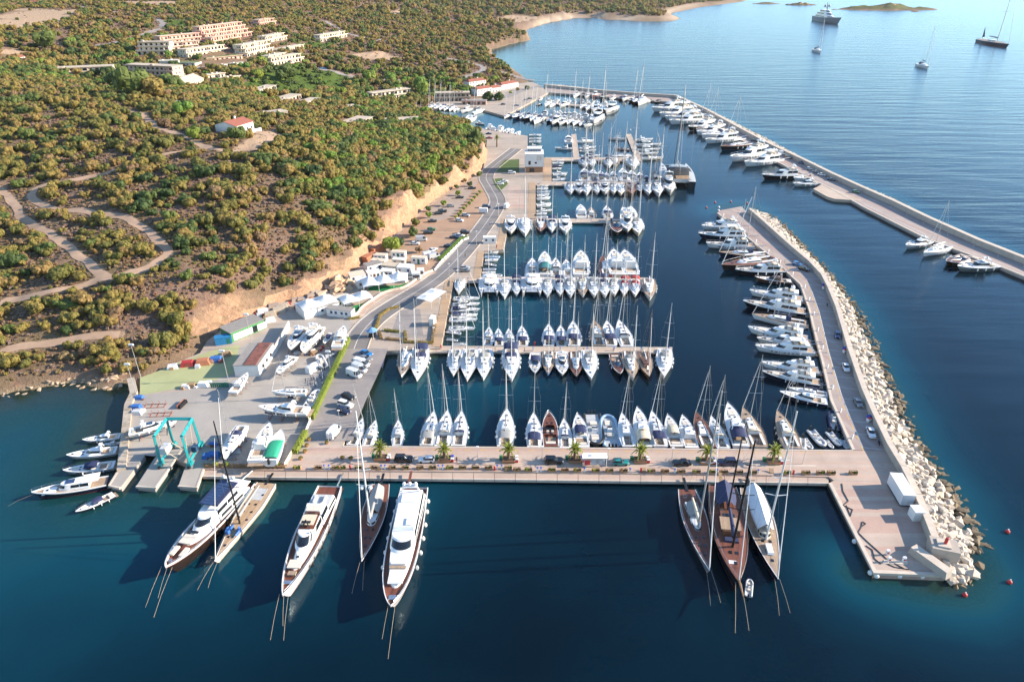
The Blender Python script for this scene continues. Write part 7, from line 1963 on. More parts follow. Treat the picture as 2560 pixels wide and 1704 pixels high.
for i, m in enumerate(('screen_print_red', 'screen_print_grey', 'screen_print_grey')):
 mb = MB(); mb.box(-2.5 + i * 1.75, -1.1 + i * 1.75, -0.95, -0.88, 0.45, 1.95); link('poster', mb.mesh('poster', m), k)
 mb = MB(); mb.box(-2.58 + i * 1.75, -1.02 + i * 1.75, -0.87, -0.82, 0.37, 2.03); link('poster_frame', mb.mesh('poster_frame', 'plastic_white'), k)
for sx in (-2.9, 2.9):
 for sy in (-0.9, 0.9):
  mb = MB(); mb.tube([(sx, sy, 0), (sx, sy, 2.45)], 0.06, 5); link('post', mb.mesh('post', 'plastic_white'), k)
for sh, x, y in (('a', 1135, 1178), ('b', 1210, 1200), ('c', 30, 1205), ('a', 2310, 1190)):
 t = thing('boarding_steps', 'small timber boarding steps on the quay apron', 'steps', (*sp(sh, x, y, QZ), QZ), 0, 'boarding steps on the apron')
 for i in range(4):
  mb = MB(); mb.box(-0.5, 0.5, -0.6 + i * 0.3, -0.33 + i * 0.3, 0.18 * i + 0.12, 0.18 * i + 0.18); link('tread', mb.mesh('tread', 'timber'), t)
 for s_ in (-0.5, 0.5):
  mb = MB(); mb.tube([(s_, -0.6, 0), (s_, 0.6, 0.75)], 0.04, 4); link('stringer', mb.mesh('stringer', 'timber'), t)
# fuel dock
def cabin(name, label, cat, loc, ang, L, D, H, wall, roof, wins=(), door=None, group=None, skirt=None, win_m='glass_blue'):
 t = thing(name, label, cat, loc, R(ang), group)
 mb = MB(); mb.box(-L / 2, L / 2, -D / 2, D / 2, 0, H); link('wall', mb.mesh('wall', wall), t)
 mb = MB(); mb.box(-L / 2 - 0.1, L / 2 + 0.1, -D / 2 - 0.1, D / 2 + 0.1, H, H + 0.14); link('roof', mb.mesh('roof', roof), t)
 for x in wins:
  mb = MB(); mb.box(x - 0.45, x + 0.45, -D / 2 - 0.035, -D / 2 + 0.02, H * 0.42, H * 0.78); link('window', mb.mesh('window', win_m), t)
 if door is not None:
  mb = MB(); mb.box(door[0] - 0.45, door[0] + 0.45, -D / 2 - 0.04, -D / 2 + 0.02, 0.02, H * 0.82); link('door', mb.mesh('door', door[1]), t)
 return t
d_ = math.degrees(math.atan2(gp(2219, 1209)[1] - gp(2249, 1260)[1], gp(2219, 1209)[0] - gp(2249, 1260)[0]))
t = cabin('site_container', 'white corrugated double container on blocks at the fuel dock', 'container', (*gp(2247, 1238, QZ), QZ + 0.5), d_, 7.8, 2.7, 2.9, 'corrugated_white', 'corrugated_white', (-2.6, 2.6), (0.2, 'glass_dark'))
mb = MB(); mb.box(-3.6, 3.6, -1.2, 1.2, -0.5, 0); link('support_block', mb.mesh('support_block', 'iron_dark'), t)
cabin('site_container', 'small white equipment cabinet beside the fuel dock container', 'container', (*gp(2287, 1293, QZ), QZ), d_ + 5, 2.4, 2.2, 2.5, 'wall_white', 'corrugated_white', (), (0.3, 'plastic_white'))
for sh, x, y in (('q', 1110, 1105), ('q', 1245, 1105), ('q', 1095, 1040)):
 t = thing('fuel_pump', 'white and red fuel pump at the dock edge', 'fuel pump', (*sp(sh, x, y + 12, QZ), QZ + 0.13), R(5), 'fuel pumps on the dock', 0.75)
 mb = MB(); mb.box(-0.4, 0.4, -0.3, 0.3, 0, 1.2); link('body', mb.mesh('body', 'plastic_white'), t)
 mb = MB(); mb.box(-0.44, 0.44, -0.34, 0.34, 1.2, 1.6); link('display_head', mb.mesh('display_head', 'plastic_white'), t)
 mb = MB(); mb.box(-0.3, 0.3, -0.33, -0.29, 0.5, 1.0); link('panel', mb.mesh('panel', 'plastic_red'), t)
sheet('pump_island', P([(2206, 1408), (2268, 1411), (2270, 1402), (2210, 1399)], QZ), QZ + 0.12, 'concrete_edge', thick=0.12)
for i, ln in enumerate(([(870, 790), (900, 770), (870, 750), (860, 800), (830, 850), (900, 920), (1000, 1010), (1100, 1100), (1250, 1180)], [(680, 400), (690, 470), (740, 560), (690, 600), (780, 640), (760, 700), (720, 600)], [(900, 970), (960, 1010), (980, 1090), (1040, 1140)], [(1100, 1140), (1170, 1170), (1300, 1190)])):
 mb = MB(); mb.tube([(*sp('q', x, y, QZ), QZ + 0.08) for x, y in ln], 0.10, 5)
 tag(link('fuel_hose', mb.mesh('fuel_hose', 'rubber_black', 60)), ['looped black fuel hose running to the pumps', 'tangled black hose by the dock corner', 'short black hose loop near the pumps', 'black hose trailing along the dock end'][i], 'hose', 'fuel hoses on the dock')
for x, y in ((795, 928), (940, 1218), (998, 1246), (1208, 1245), (1415, 1250)):
 mb = MB(); mb.ball((0, 0, 0), 0.55, 9, 6)
 tag(link('dock_fender', mb.mesh('dock_fender', 'fender_white', 60), None, (*sp('q', x, y + 4, 0.6), 0.7)), 'round white fender hanging at the fuel dock edge', 'fender', 'round fenders of the fuel dock')
for x, y in ((2110, 875), (2170, 1047), (2058, 716)):
 for j, m in enumerate(('plastic_blue', 'plastic_white')):
  p = gp(x + 1, y + j * 6, QZ)
  b = thing('waste_bin', 'blue wheeled bin on the mole' if j == 0 else 'white and red bin on the mole', 'bin', (p[0], p[1], QZ), 0.4, 'bins along the mole')
  mb = MB(); mb.box(-0.5, 0.5, -0.4, 0.4, 0.05, 1.1, 0, -0.12); link('body', mb.mesh('body', m), b)
  mb = MB(); mb.box(-0.58, 0.58, -0.46, 0.46, 1.1, 1.22, 0, 0.2); link('lid', mb.mesh('lid', 'plastic_red' if j else m), b)
# ------------------------------------------------------------------ boatyard
lift = thing('travel_lift', 'teal travel lift gantry straddling the boatyard slip', 'travel lift', (*gp(455, 1141, QZ), QZ), 0)
c4 = [Vector(gp(u, v, QZ)) - Vector(gp(455, 1141, QZ)) for u, v in ((404, 1166), (477, 1166), (503, 1117), (436, 1117))]
HL = 9.0
tops = [c * 0.93 for c in c4]
for c, t_ in zip(c4, tops):
 mb = MB(); mb.tube([(c.x, c.y, 0.8), (t_.x, t_.y, HL)], 0.42, 4, 0.34); link('leg', mb.mesh('leg', 'lift_teal'), lift)
 mb = MB(); mb.box(c.x - 0.6, c.x + 0.6, c.y - 0.9, c.y + 0.9, 0.55, 1.5, 0, 0.2); link('bogie', mb.mesh('bogie', 'lift_teal'), lift)
 for dy in (-0.65, 0.65):
  mb = MB(); mb.tube([(c.x - 0.3, c.y + dy, 0.5), (c.x + 0.3, c.y + dy, 0.5)], 0.5, 10); link('wheel', mb.mesh('wheel', 'tyre'), lift)
for i, j in ((0, 3), (1, 2), (3, 2)):
 a, b = tops[i], tops[j]
 mb = MB(); mb.tube([(a.x, a.y, HL), (b.x, b.y, HL)], 0.5, 4); link('top_beam', mb.mesh('top_beam', 'lift_teal'), lift)
for i, j in ((0, 3), (1, 2)):
 a, b = c4[i], c4[j]
 mb = MB(); mb.tube([(a.x, a.y, 1.4), (b.x, b.y, 1.4)], 0.4, 4); link('side_beam', mb.mesh('side_beam', 'lift_teal'), lift)
mb = MB(); a = (c4[0] + c4[3]) / 2; mb.box(a.x - 0.9, a.x + 0.9, a.y - 1.6, a.y + 1.6, 1.8, 3.5, 0, 0.15); link('engine_housing', mb.mesh('engine_housing', 'rubber_grey'), lift)
mb = MB(); mb.box(c4[1].x - 0.8, c4[1].x + 0.5, c4[1].y + 3.4, c4[1].y + 5.0, 1.8, 3.2, 0, 0.1); link('operator_cab', mb.mesh('operator_cab', 'glass_blue'), lift)
for f in (0.25, 0.75):
 a, b = tops[0].lerp(tops[3], f), tops[1].lerp(tops[2], f)
 mb = MB(); mb.tube([(a.x, a.y, HL - 0.4), (a.x * 0.9 + b.x * 0.1, a.y, 3.0), ((a.x + b.x) / 2, (a.y + b.y) / 2, 0.6), (b.x * 0.9 + a.x * 0.1, b.y, 3.0), (b.x, b.y, HL - 0.4)], 0.10, 5); link('sling', mb.mesh('sling', 'rope'), lift)
def poly_house(name, label, cat, corners, z, H, wall, roof, over=0.3):
 t = thing(name, label, cat)
 mb = MB(); mb.prism(corners, z, z + H); link('wall', mb.mesh('wall', wall), t)
 c = Vector((sum(p[0] for p in corners) / len(corners), sum(p[1] for p in corners) / len(corners)))
 mb = MB(); mb.prism([tuple(c + (Vector(p) - c) * (1 + over / max((Vector(p) - c).length, 1))) for p in corners], z + H, z + H + 0.15); link('roof', mb.mesh('roof', roof), t)
 return t, c
fl, fr, br = (Vector(sp('y1', *q, QZ)) for q in ((275, 1015), (618, 1012), (830, 700)))
bl = fl + br - fr
ws, c = poly_house('workshop', 'white workshop with half rusty red roof in the boatyard', 'workshop', [tuple(fl), tuple(fr), tuple(br), tuple(bl)], QZ, 3.9, 'wall_white', 'roof_grey')
e1, e2 = fl.lerp(fr, 0.42), bl.lerp(br, 0.42)
mb = MB(); mb.prism([tuple(e1), tuple(e1.lerp(fr, 0.86)), tuple(e2.lerp(br, 0.86)), tuple(e2)], QZ + 4.05, QZ + 4.28); link('rusty_roof', mb.mesh('rusty_roof', 'roof_rust'), ws)
for f in (0.25, 0.5, 0.75):
 p = fr.lerp(br, f); d = (br - fr).normalized()
 mb = MB(); mb.prism([tuple(p - d * 0.7 + Vector((0.03, -0.03))), tuple(p + d * 0.7 + Vector((0.03, -0.03))), tuple(p + d * 0.7 - Vector((0.05, -0.05))), tuple(p - d * 0.7 - Vector((0.05, -0.05)))], QZ + 1.2, QZ + 2.4); link('window', mb.mesh('window', 'glass_dark'), ws)
wl_ = thing('yard_wall', 'white wall running from the workshop towards restaurant tents', 'wall')
ln = [tuple(br), sp('y1', 960, 470, QZ), sp('y1', 1030, 330, QZ)]
mb = MB(); mb.prism(band(ln, 0.15, -0.15), QZ, QZ + 2.6); link('wall_panel', mb.mesh('wall_panel', 'wall_white'), wl_)
mb = MB(); mb.prism(band(ln, 0.2, -0.2), QZ + 2.6, QZ + 2.75); link('coping', mb.mesh('coping', 'concrete_edge'), wl_)
fl, fr = Vector(sp('y1', 232, 535, QZ)), Vector(sp('y1', 690, 345, QZ))
nrm = Vector((-(fr - fl).y, (fr - fl).x)).normalized()
gs, c = poly_house('shed', 'long green corrugated shed with grey roof under the cut bank', 'shed', [tuple(fl), tuple(fr), tuple(fr + nrm * 6.5), tuple(fl + nrm * 6.5)], QZ, 3.4, 'corrugated_green', 'roof_grey')
for i in range(7):
 p = fl.lerp(fr, 0.06 + i * 0.145); d = (fr - fl).normalized()
 mb = MB(); a, b = p, p + d * 1.6
 mb.prism([tuple(a - nrm * 0.04), tuple(b - nrm * 0.04), tuple(b + nrm * 0.1), tuple(a + nrm * 0.1)], QZ + 0.3, QZ + 2.6); link('door' if i < 3 else 'window', mb.mesh('door', 'wall_white' if i != 4 else 'glass_dark'), gs)
cabin('shipping_container', 'blue container at the end of green shed', 'container', (*sp('y1', 115, 545, QZ), QZ), 20, 5.0, 2.4, 2.5, 'corrugated_blue', 'corrugated_blue', (), (1.5, 'door_green'))
vt = thing('water_tank', 'white moulded tank standing in mid boatyard', 'tank', (*sp('y1', 1355, 930, QZ), QZ), R(60))
mb = MB(); house(mb, outline(-2.2, 2.2, 1.1, 1.1, 0.3, 5), rake(outline(-2.2, 2.2, 1.1, 1.1, 0.3, 5), 0.3, 0.25, 0.2), 0, 2.1, 0, 0.1); link('shell', mb.mesh('shell', 'gelcoat_white', 40), vt)
mb = MB(); mb.box(-1.0, 0.6, -0.5, 0.5, 2.1, 2.28, 0, 0.3); link('lid', mb.mesh('lid', 'plastic_white'), vt)
def frame_stack(sh, x, y, ang, label):
 t = thing('cradle_frame', label, 'boat cradle', (*sp(sh, x, y, QZ), QZ), R(ang), 'empty boat cradles')
 for i in range(4):
  mb = MB(); mb.tube([(-2.8 + i * 1.8, -0.9, 0.1), (-2.8 + i * 1.8, 0.9, 0.1)], 0.08, 4); mb.tube([(-2.8 + i * 1.8, -0.9, 0.1), (-2.8 + i * 1.8, -0.7, 1.3)], 0.07, 4); mb.tube([(-2.8 + i * 1.8, 0.9, 0.1), (-2.8 + i * 1.8, 0.7, 1.3)], 0.07, 4); link('cross_frame', mb.mesh('cross_frame', 'iron_red'), t)
 for s_ in (-0.9, 0.9):
  mb = MB(); mb.tube([(-2.8, s_, 0.1), (2.6, s_, 0.1)], 0.08, 4); link('runner', mb.mesh('runner', 'iron_red'), t)
frame_stack('y2', 370, 720, 4, 'rust-red empty cradle on open boatyard, upper one')
frame_stack('y2', 430, 810, 4, 'rust-red empty cradle on open boatyard, lower one')
t = thing('lattice_panel', 'dark grating panel lying upright beside empty cradles', 'panel', (*sp('y2', 650, 715, QZ), QZ), R(80))
mb = MB(); mb.box(-1.8, 1.8, -0.4, 0.4, 0.0, 1.0, 0, 0.1); link('grating', mb.mesh('grating', 'iron_dark'), t)
mb = MB(); mb.box(-1.9, 1.9, 0.4, 0.55, 0, 1.1); link('frame', mb.mesh('frame', 'iron_red'), t)
gf = thing('grating_fence', 'green mesh fence at the edge of painted hardstanding', 'fence', (*sp('y2', 1030, 530, QZ), QZ), R(0))
for i in range(9):
 mb = MB(); mb.box(-2.6 + i * 0.6, -2.1 + i * 0.6, -0.05, 0.05, 0.1, 1.6); link('panel', mb.mesh('panel', 'door_green'), gf)
mb = MB(); mb.box(-2.8, 3.0, -0.08, 0.08, 1.6, 1.7); link('top_rail', mb.mesh('top_rail', 'door_green'), gf)
JUNK = (('plastic_white', 'white crate'), ('container_rust', 'orange tarpaulin bundle'), ('canvas_blue', 'blue tarpaulin bundle'), ('canvas_red', 'red tarpaulin bundle'), ('timber', 'timber pallet stack'), ('rubber_grey', 'grey folded inflatable'), ('gravel_lot', 'sand-coloured skip'), ('roof_rust', 'rusty scrap heap'), ('wall_stone', 'rubble block'))
def junk(sh, x, y, mi, s_, place_, ang=0):
 t = thing('yard_clutter', f'{JUNK[mi][1]} {place_}', 'yard clutter', (*sp(sh, x, y, QZ), QZ), R(ang), 'yard clutter')
 mb = MB(); mb.box(-s_, s_, -s_ * 0.6, s_ * 0.6, 0, s_ * 0.75, 0, 0.25); link('bundle', mb.mesh('bundle', JUNK[mi][0]), t)
 for i in range(2):
  mb = MB(); x0, y0 = random.uniform(-s_, s_), random.uniform(-s_, s_); w = s_ * random.uniform(0.25, 0.5); mb.box(x0 - w, x0 + w, y0 - w, y0 + w, 0, w * random.uniform(0.8, 1.6), 0, 0.15); link('piece', mb.mesh('piece', JUNK[(mi + i + 4) % 9][0]), t)
for x, y, mi, s_ in ((545, 330, 0, 1.6), (700, 300, 3, 2.0), (760, 290, 3, 1.6), (860, 285, 1, 2.2), (920, 270, 1, 1.6), (990, 255, 2, 1.9), (1100, 200, 4, 1.6)):
 junk('y2', x, y, mi, s_, 'along the top edge of painted hardstanding', 12)
for x, y, mi, s_ in ((680, 530, 0, 1.3), (740, 520, 4, 1.4), (860, 510, 0, 1.6), (200, 645, 2, 1.3), (170, 745, 2, 1.5), (180, 800, 5, 1.5), (910, 1250, 2, 1.4), (970, 1240, 2, 1.6), (960, 1130, 2, 1.2), (1200, 1190, 5, 1.2)):
 junk('y2', x, y, mi, s_, 'lying about the boatyard')
for x, y, mi, s_ in ((660, 130, 0, 2.2), (720, 110, 6, 1.8), (820, 60, 6, 2.4), (760, 170, 8, 2.2), (880, 110, 8, 2.4), (930, 80, 8, 2.2), (760, 240, 0, 1.8), (610, 140, 7, 1.8), (960, 40, 8, 2.0), (330, 260, 7, 1.6), (240, 300, 3, 1.3), (380, 230, 7, 1.4), (1380, 700, 4, 1.4), (1450, 640, 8, 1.0), (1140, 690, 5, 1.1), (1480, 620, 3, 0.9), (1360, 660, 0, 1.0), (1570, 740, 5, 1.0)):
 junk('y1', x, y, mi, s_, 'beside the green shed and laid-up boats', 25)
for x, y, mi, s_ in ((100, 850, 6, 1.5), (180, 840, 6, 1.5), (240, 860, 6, 1.2), (320, 790, 6, 1.6), (400, 850, 6, 1.2), (380, 750, 8, 1.8), (440, 760, 8, 1.6), (200, 940, 7, 2.2), (260, 910, 2, 1.7), (310, 890, 2, 1.6), (150, 950, 7, 1.6)):
 junk('r1', x, y, mi, s_, 'at the back of restaurant marquee', 30)
pb = thing('prop_pile', 'dense pile of dark blue boat props against the hedge', 'boat props', (*sp('y1', 1440, 1080, QZ), QZ), 0)
for i in range(46):
 x, y = random.gauss(0, 1.9), random.gauss(0, 2.2)
 mb = MB(); mb.tube([(x, y, 0), (x + random.uniform(-0.3, 0.3), y + random.uniform(-0.3, 0.3), random.uniform(0.9, 1.8))], 0.07, 4); mb.box(x - 0.25, x + 0.25, y - 0.04, y + 0.04, 0, 0.08)
 link('prop', mb.mesh('prop', 'car_navy' if i % 4 else 'rubber_grey'), pb)
# hedges
def leaf_cloud(pts_r, n, size, rr, m, name):
 """n leaf faces spread over given (x, y, z, radius) clumps"""
 mb = MB()
 for _ in range(n):
  cx, cy_, cz, r = pts_r[rr.randrange(len(pts_r))]
  d = Vector((rr.gauss(0, 1), rr.gauss(0, 1), rr.gauss(0, 1))).normalized()
  p = Vector((cx, cy_, cz)) + d * r * rr.uniform(0.82, 1.08)
  u = (d.orthogonal() + d * rr.uniform(-0.7, 0.7)).normalized()
  v = d.cross(u).normalized()
  a = rr.uniform(0, 6.28)
  u2, v2 = u * math.cos(a) + v * math.sin(a), v * math.cos(a) - u * math.sin(a)
  s_ = size * rr.uniform(0.6, 1.3)
  mb.quad(*[tuple(p + u2 * s_ * q + v2 * s_ * w * 0.6) for q, w in ((-1, -0.5), (0.2, -1), (1, 0.4), (-0.3, 1))])
 return mb
def hedge(label, line, w, h, m='leaf_hedge', dens=26, wall=None):
 t = thing('hedge', label, 'hedge')
 rr = random.Random(3)
 ln = resample(line, 1.1)
 core = MB()
 L_, R_ = offset_line(ln, w * 0.42), offset_line(ln, -w * 0.42)
 core.loft([[(*a, QZ), (*a, QZ + h * 0.92), (*b, QZ + h * 0.92), (*b, QZ)] for a, b in zip(L_, R_)], False)
 link('branches', core.mesh('branches', m), t)
 cl = []
 for q in ln:
  for k_ in range(3): cl.append((q.x + rr.uniform(-0.5, 0.5), q.y + rr.uniform(-0.5, 0.5), QZ + h * rr.uniform(0.55, 0.8), w * 0.48))
 link('leaves', leaf_cloud(cl, len(ln) * dens, 0.20, rr, m, 'leaves').mesh('leaves', m), t)['kind'] = 'stuff'
 return t
hedge('long clipped yellow-green hedge between boatyard and quay road', [sp('a', 852, 0, QZ), sp('a', 515, 725, QZ)], 1.5, 1.7)
hedge('shorter clipped hedge behind the palm quay white van', [sp('a', 462, 855, QZ), sp('a', 360, 1040, QZ)], 1.5, 1.6)
hedge('low dry planted strip along the boatyard quay front', [gp(512, 1166, QZ), gp(715, 1168, QZ)], 1.1, 0.7, 'leaf_brown', 16)
hf = thing('yard_fence', 'pale fence under the clipped hedge facing the quay road', 'fence')
for i, (a, b) in enumerate((((862, 5), (520, 738)), ((506, 735), (460, 850)), ((470, 862), (300, 1165)))):
 pts = resample([sp('a', *a, QZ), sp('a', *b, QZ)], 2.2)
 for p, q in zip(pts[:-1], pts[1:]):
  mb = MB(); mb.prism(band([tuple(p), tuple(p.lerp(q, 0.95))], 0.04 + (-1.0 if i != 1 else 0), -0.04 + (-1.0 if i != 1 else 0)), QZ + 0.02, QZ + 1.3); link('fence_panel', mb.mesh('fence_panel', 'wall_cream' if i != 1 else 'wall_white'), hf)
for i, (x, y) in enumerate(((490, 915), (470, 970), (453, 1025), (413, 1090), (795, 1085), (874, 1090), (655, 945), (1415, 0))):
 if i > 6: break
 t = thing('flower_pot', 'terracotta pot with a small plant by the quay hedge', 'flower pot', (*sp('a', x, y, QZ), QZ), 0, 'terracotta pots by the hedge')
 mb = MB(); mb.tube([(0, 0, 0), (0, 0, 0.6)], 0.3, 9, 0.45); link('pot', mb.mesh('pot', 'terracotta'), t)
 link('plant', TUFT[1], t, (0, 0, 0.55), 0, 1.1)
for i, x in enumerate((540, 566, 642, 692)):
 t = thing('shrub', 'round green shrub in the boatyard front strip', 'shrub', (*gp(x, 1166, QZ), QZ), 0, 'shrubs in the boatyard front strip')
 mb = MB(); mb.tube([(0, 0, 0), (0, 0, 0.6)], 0.08, 5); link('trunk', mb.mesh('trunk', 'bark'), t)
 link('crown', leaf_cloud([(0, 0, 0.9, 0.6), (0.3, 0.1, 0.8, 0.5)], 200, 0.14, random.Random(i), 'leaf_hedge', 'crown').mesh('crown', 'leaf_hedge'), t)
# ------------------------------------------------------------------ buildings
def front_line(a, b, z=None):
 """two sightings of the foot of a facade -> left end, heading, length, level"""
 if z is None:
  A, B = on_hill(*a), on_hill(*b)
  zz = min(A[2], B[2])
  A, B = Vector(A[:2]), Vector(B[:2])
 else:
  A, B, zz = Vector(gp(*a, z)), Vector(gp(*b, z)), z
 d = B - A
 return A, math.atan2(d.y, d.x), d.length, zz
WINM = {}
FOOT = []
def footprint(A, ang, L, D):
 c, s_ = math.cos(ang), math.sin(ang)
 FOOT.append([(A.x + x * c - y * s_, A.y + x * s_ + y * c) for x, y in ((-3, -6), (L + 3, -6), (L + 3, D + 3), (-3, D + 3))])
def terrace_block(label, a, b, depth, floors, wall='wall_cream', setback=2.2, z=None, roof='roof_sand', cat='building', name='apartment_block', win=4.2, group='resort buildings', balcony=True, fh=3.5):
 A, ang, L, zz = front_line(a, b, z)
 t = thing(name, label, cat, (A.x, A.y, zz), ang, group)
 footprint(A, ang, L, depth + floors * setback * 0.4)
 for i in range(floors):
  y0 = i * setback
  inset = 0.0 if i == 0 else random.uniform(0, 0.06) * L
  mb = MB(); mb.box(inset, L - inset * 0.5, y0, depth + floors * setback * 0.4, i * fh - (3.5 if i == 0 else 0), (i + 1) * fh - 0.2); link('storey', mb.mesh('storey', wall), t)
  mb = MB(); mb.box(inset - 0.5, L - inset * 0.5 + 0.5, y0 - (1.3 if balcony else 0.5), depth + floors * setback * 0.4 + 0.4, (i + 1) * fh - 0.2, (i + 1) * fh); rf = link('roof_slab', mb.mesh('roof_slab', [roof if i == floors - 1 else 'roof_sand']), t)
  if balcony and i < floors - 0:
   mb = MB(); mb.box(inset - 0.4, L - inset * 0.5 + 0.4, y0 - 1.3, y0 - 1.12, (i + 1) * fh, (i + 1) * fh + (0.85 if i < floors - 1 else 0.35)); link('parapet', mb.mesh('parapet', wall), t)
  n = max(2, int((L - inset * 1.5) / win))
  for j in range(n):
   x = inset + (j + 0.5) * (L - inset * 1.5) / n
   w = random.choice((0.7, 1.1, 1.3))
   key = (w, i)
   if key not in WINM:
    mb = MB(); mb.box(-w, w, -0.05, 0.12, 0.15, 2.25); WINM[key] = mb.mesh('window', 'glass_dark')
   link('window', WINM[key], t, (x, y0, i * fh + 0.1))
  for j in range(max(1, n // 3)):
   x = inset + (j + 0.5) * (L - inset * 1.5) / max(1, n // 3) + (L / n) * 0.5
   if x < L - 1:
    mb = MB(); mb.box(x - 0.12, x + 0.12, y0 - 1.25, y0, i * fh, (i + 1) * fh - 0.2); link('fin_wall', mb.mesh('fin_wall', wall), t)
  for sx, s_ in ((inset, -1), (L - inset * 0.5, 1)):
   for yy in (0.35, 0.7):
    mb = MB(); yv = y0 + (depth - y0) * yy; mb.box(sx - 0.05, sx + 0.05, yv - 0.6, yv + 0.6, i * fh + 0.8, i * fh + 2.1); link('side_window', mb.mesh('side_window', 'glass_dark'), t)
 for j in range(random.randint(1, 3)):
  x = random.uniform(0.1, 0.9) * L; y = floors * setback + random.uniform(1, 3)
  mb = MB(); mb.box(x - 0.8, x + 0.8, y - 0.8, y + 0.8, floors * fh, floors * fh + random.uniform(0.7, 1.4)); link('chimney', mb.mesh('chimney', wall), t)
 return t
h8 = lambda x, y: px('h8', x, y)
hh = lambda x, y: px('h', x, y)
terrace_block('tall pink terraced apartment block topping the resort', h8(1210, 455), h8(1850, 385), 12, 4, 'wall_pink', 3.0)
terrace_block('pink terraced block stepping down beside the tall pink one', h8(640, 570), h8(1180, 470), 11, 3, 'wall_pink', 2.8)
terrace_block('rose end wing of the pink terraces', h8(1960, 250), h8(2190, 230), 9, 2, 'wall_pink', 1.5)
terrace_block('cream block with big stepped gable at resort corner', h8(240, 660), h8(700, 650), 14, 3, 'wall_cream', 3.0)
terrace_block('long white block in the middle of resort', h8(960, 700), h8(1500, 590), 11, 2, 'wall_cream', 2.4)
terrace_block('cream terraced block with three floors at resort edge', h8(1790, 690), h8(2150, 600), 11, 3, 'wall_cream', 2.6)
terrace_block('cream two-storey block above the resort lane', h8(2060, 500), h8(2340, 440), 10, 2, 'wall_cream', 2.0)
terrace_block('far cream two-storey block beside the resort road', hh(595, 385), hh(838, 342), 9, 2, 'wall_cream', 2.0)
terrace_block('low block with bright turf roof, nearer the pool lawn', h8(600, 800), h8(1060, 830), 12, 1, 'wall_white', 0, roof='roof_turf')
terrace_block('low pink block with turf roof behind it', h8(1210, 725), h8(1720, 715), 11, 1, 'wall_rose', 0, roof='roof_turf')
terrace_block('white sunlit pavilion wing below the turf roofs', h8(1100, 865), h8(1810, 820), 10, 1, 'wall_white', 1.0)
terrace_block('long low cream hotel wing with dark balconies', px('j', 510, 650), px('j', 1050, 690), 13, 2, 'wall_cream', 1.0)
terrace_block('three-storey cream hotel wing ending in a tall pier', px('j', 1150, 690), px('j', 1600, 740), 13, 3, 'wall_rose', 0.8)
terrace_block('small cream terrace house below the hotel', h8(1230, 985), h8(1480, 970), 7, 1, 'wall_cream', 1.0)
terrace_block('low terrace house with sandy roof beside garden path', h8(1430, 1030), h8(1690, 1010), 6, 1, 'wall_cream', 1.0)
terrace_block('cream terraced house group under the far blocks', hh(150, 600), hh(440, 560), 10, 2, 'wall_cream', 2.4)
terrace_block('low white annex beside the turf-roofed block', h8(560, 800), h8(830, 775), 8, 1, 'wall_white', 0)
terrace_block('cream block half hidden by trees under the far blocks', h8(2110, 780), h8(2356, 730), 8, 2, 'wall_cream', 1.8)
terrace_block('pink lower terrace row before the tall pink block', h8(1300, 510), h8(1700, 455), 7, 2, 'wall_pink', 2.4)
terrace_block('rose terrace row before the stepped pink block', h8(760, 600), h8(1150, 530), 7, 2, 'wall_rose', 2.2)
terrace_block('stepped cream house above the garden slope', hh(200, 480), hh(440, 440), 8, 1, 'wall_cream', 1.5)
for i, (a, b, d, f, m, lab) in enumerate(((hh(10, 850), hh(190, 820), 9, 1, 'wall_stone', 'flat-roofed stone villa highest in the gardens'), (hh(100, 930), hh(420, 905), 10, 1, 'wall_stone', 'row of flat stone villas below the garden lawn'), (hh(300, 960), hh(590, 940), 8, 1, 'wall_rose', 'low villa with tan terrace beside the lawn'),
  (hh(40, 1060), hh(300, 1070), 9, 1, 'wall_stone', 'stone villa with ivy next to a garden palm'), (hh(640, 1010), hh(960, 1010), 9, 1, 'wall_stone', 'dark flat-roofed villa among the shrubs'), (hh(800, 1160), hh(1075, 1120), 11, 1, 'wall_stone', 'large flat stone villa nearest the hill crest'),
  (hh(1200, 1110), hh(1510, 1140), 10, 1, 'wall_stone', 'terraced stone villa with umbrellas above the marina'))):
 terrace_block(lab, a, b, d, f, m, 1.0, name='villa', group='garden villas', cat='house', balcony=False, fh=3.3)
terrace_block('cream arcaded restaurant above the village beach square', hh(1080, 905), hh(1440, 890), 9, 2, 'wall_cream', 2.5, name='restaurant', group='waterfront buildings')
terrace_block('grey stone two-storey restaurant with umbrellas on the waterfront', px('m1', 345, 400), px('m1', 1000, 390), 10, 2, 'wall_stone', 2.0, z=QZ, name='restaurant', group='waterfront buildings', win=3.4)
terrace_block('low pink boathouse with dark roof on the waterfront', px('m1', 840, 455), px('m1', 1290, 460), 7, 1, 'wall_pink', 0, z=QZ, roof='roof_grey', name='boathouse', group='waterfront buildings', balcony=False)
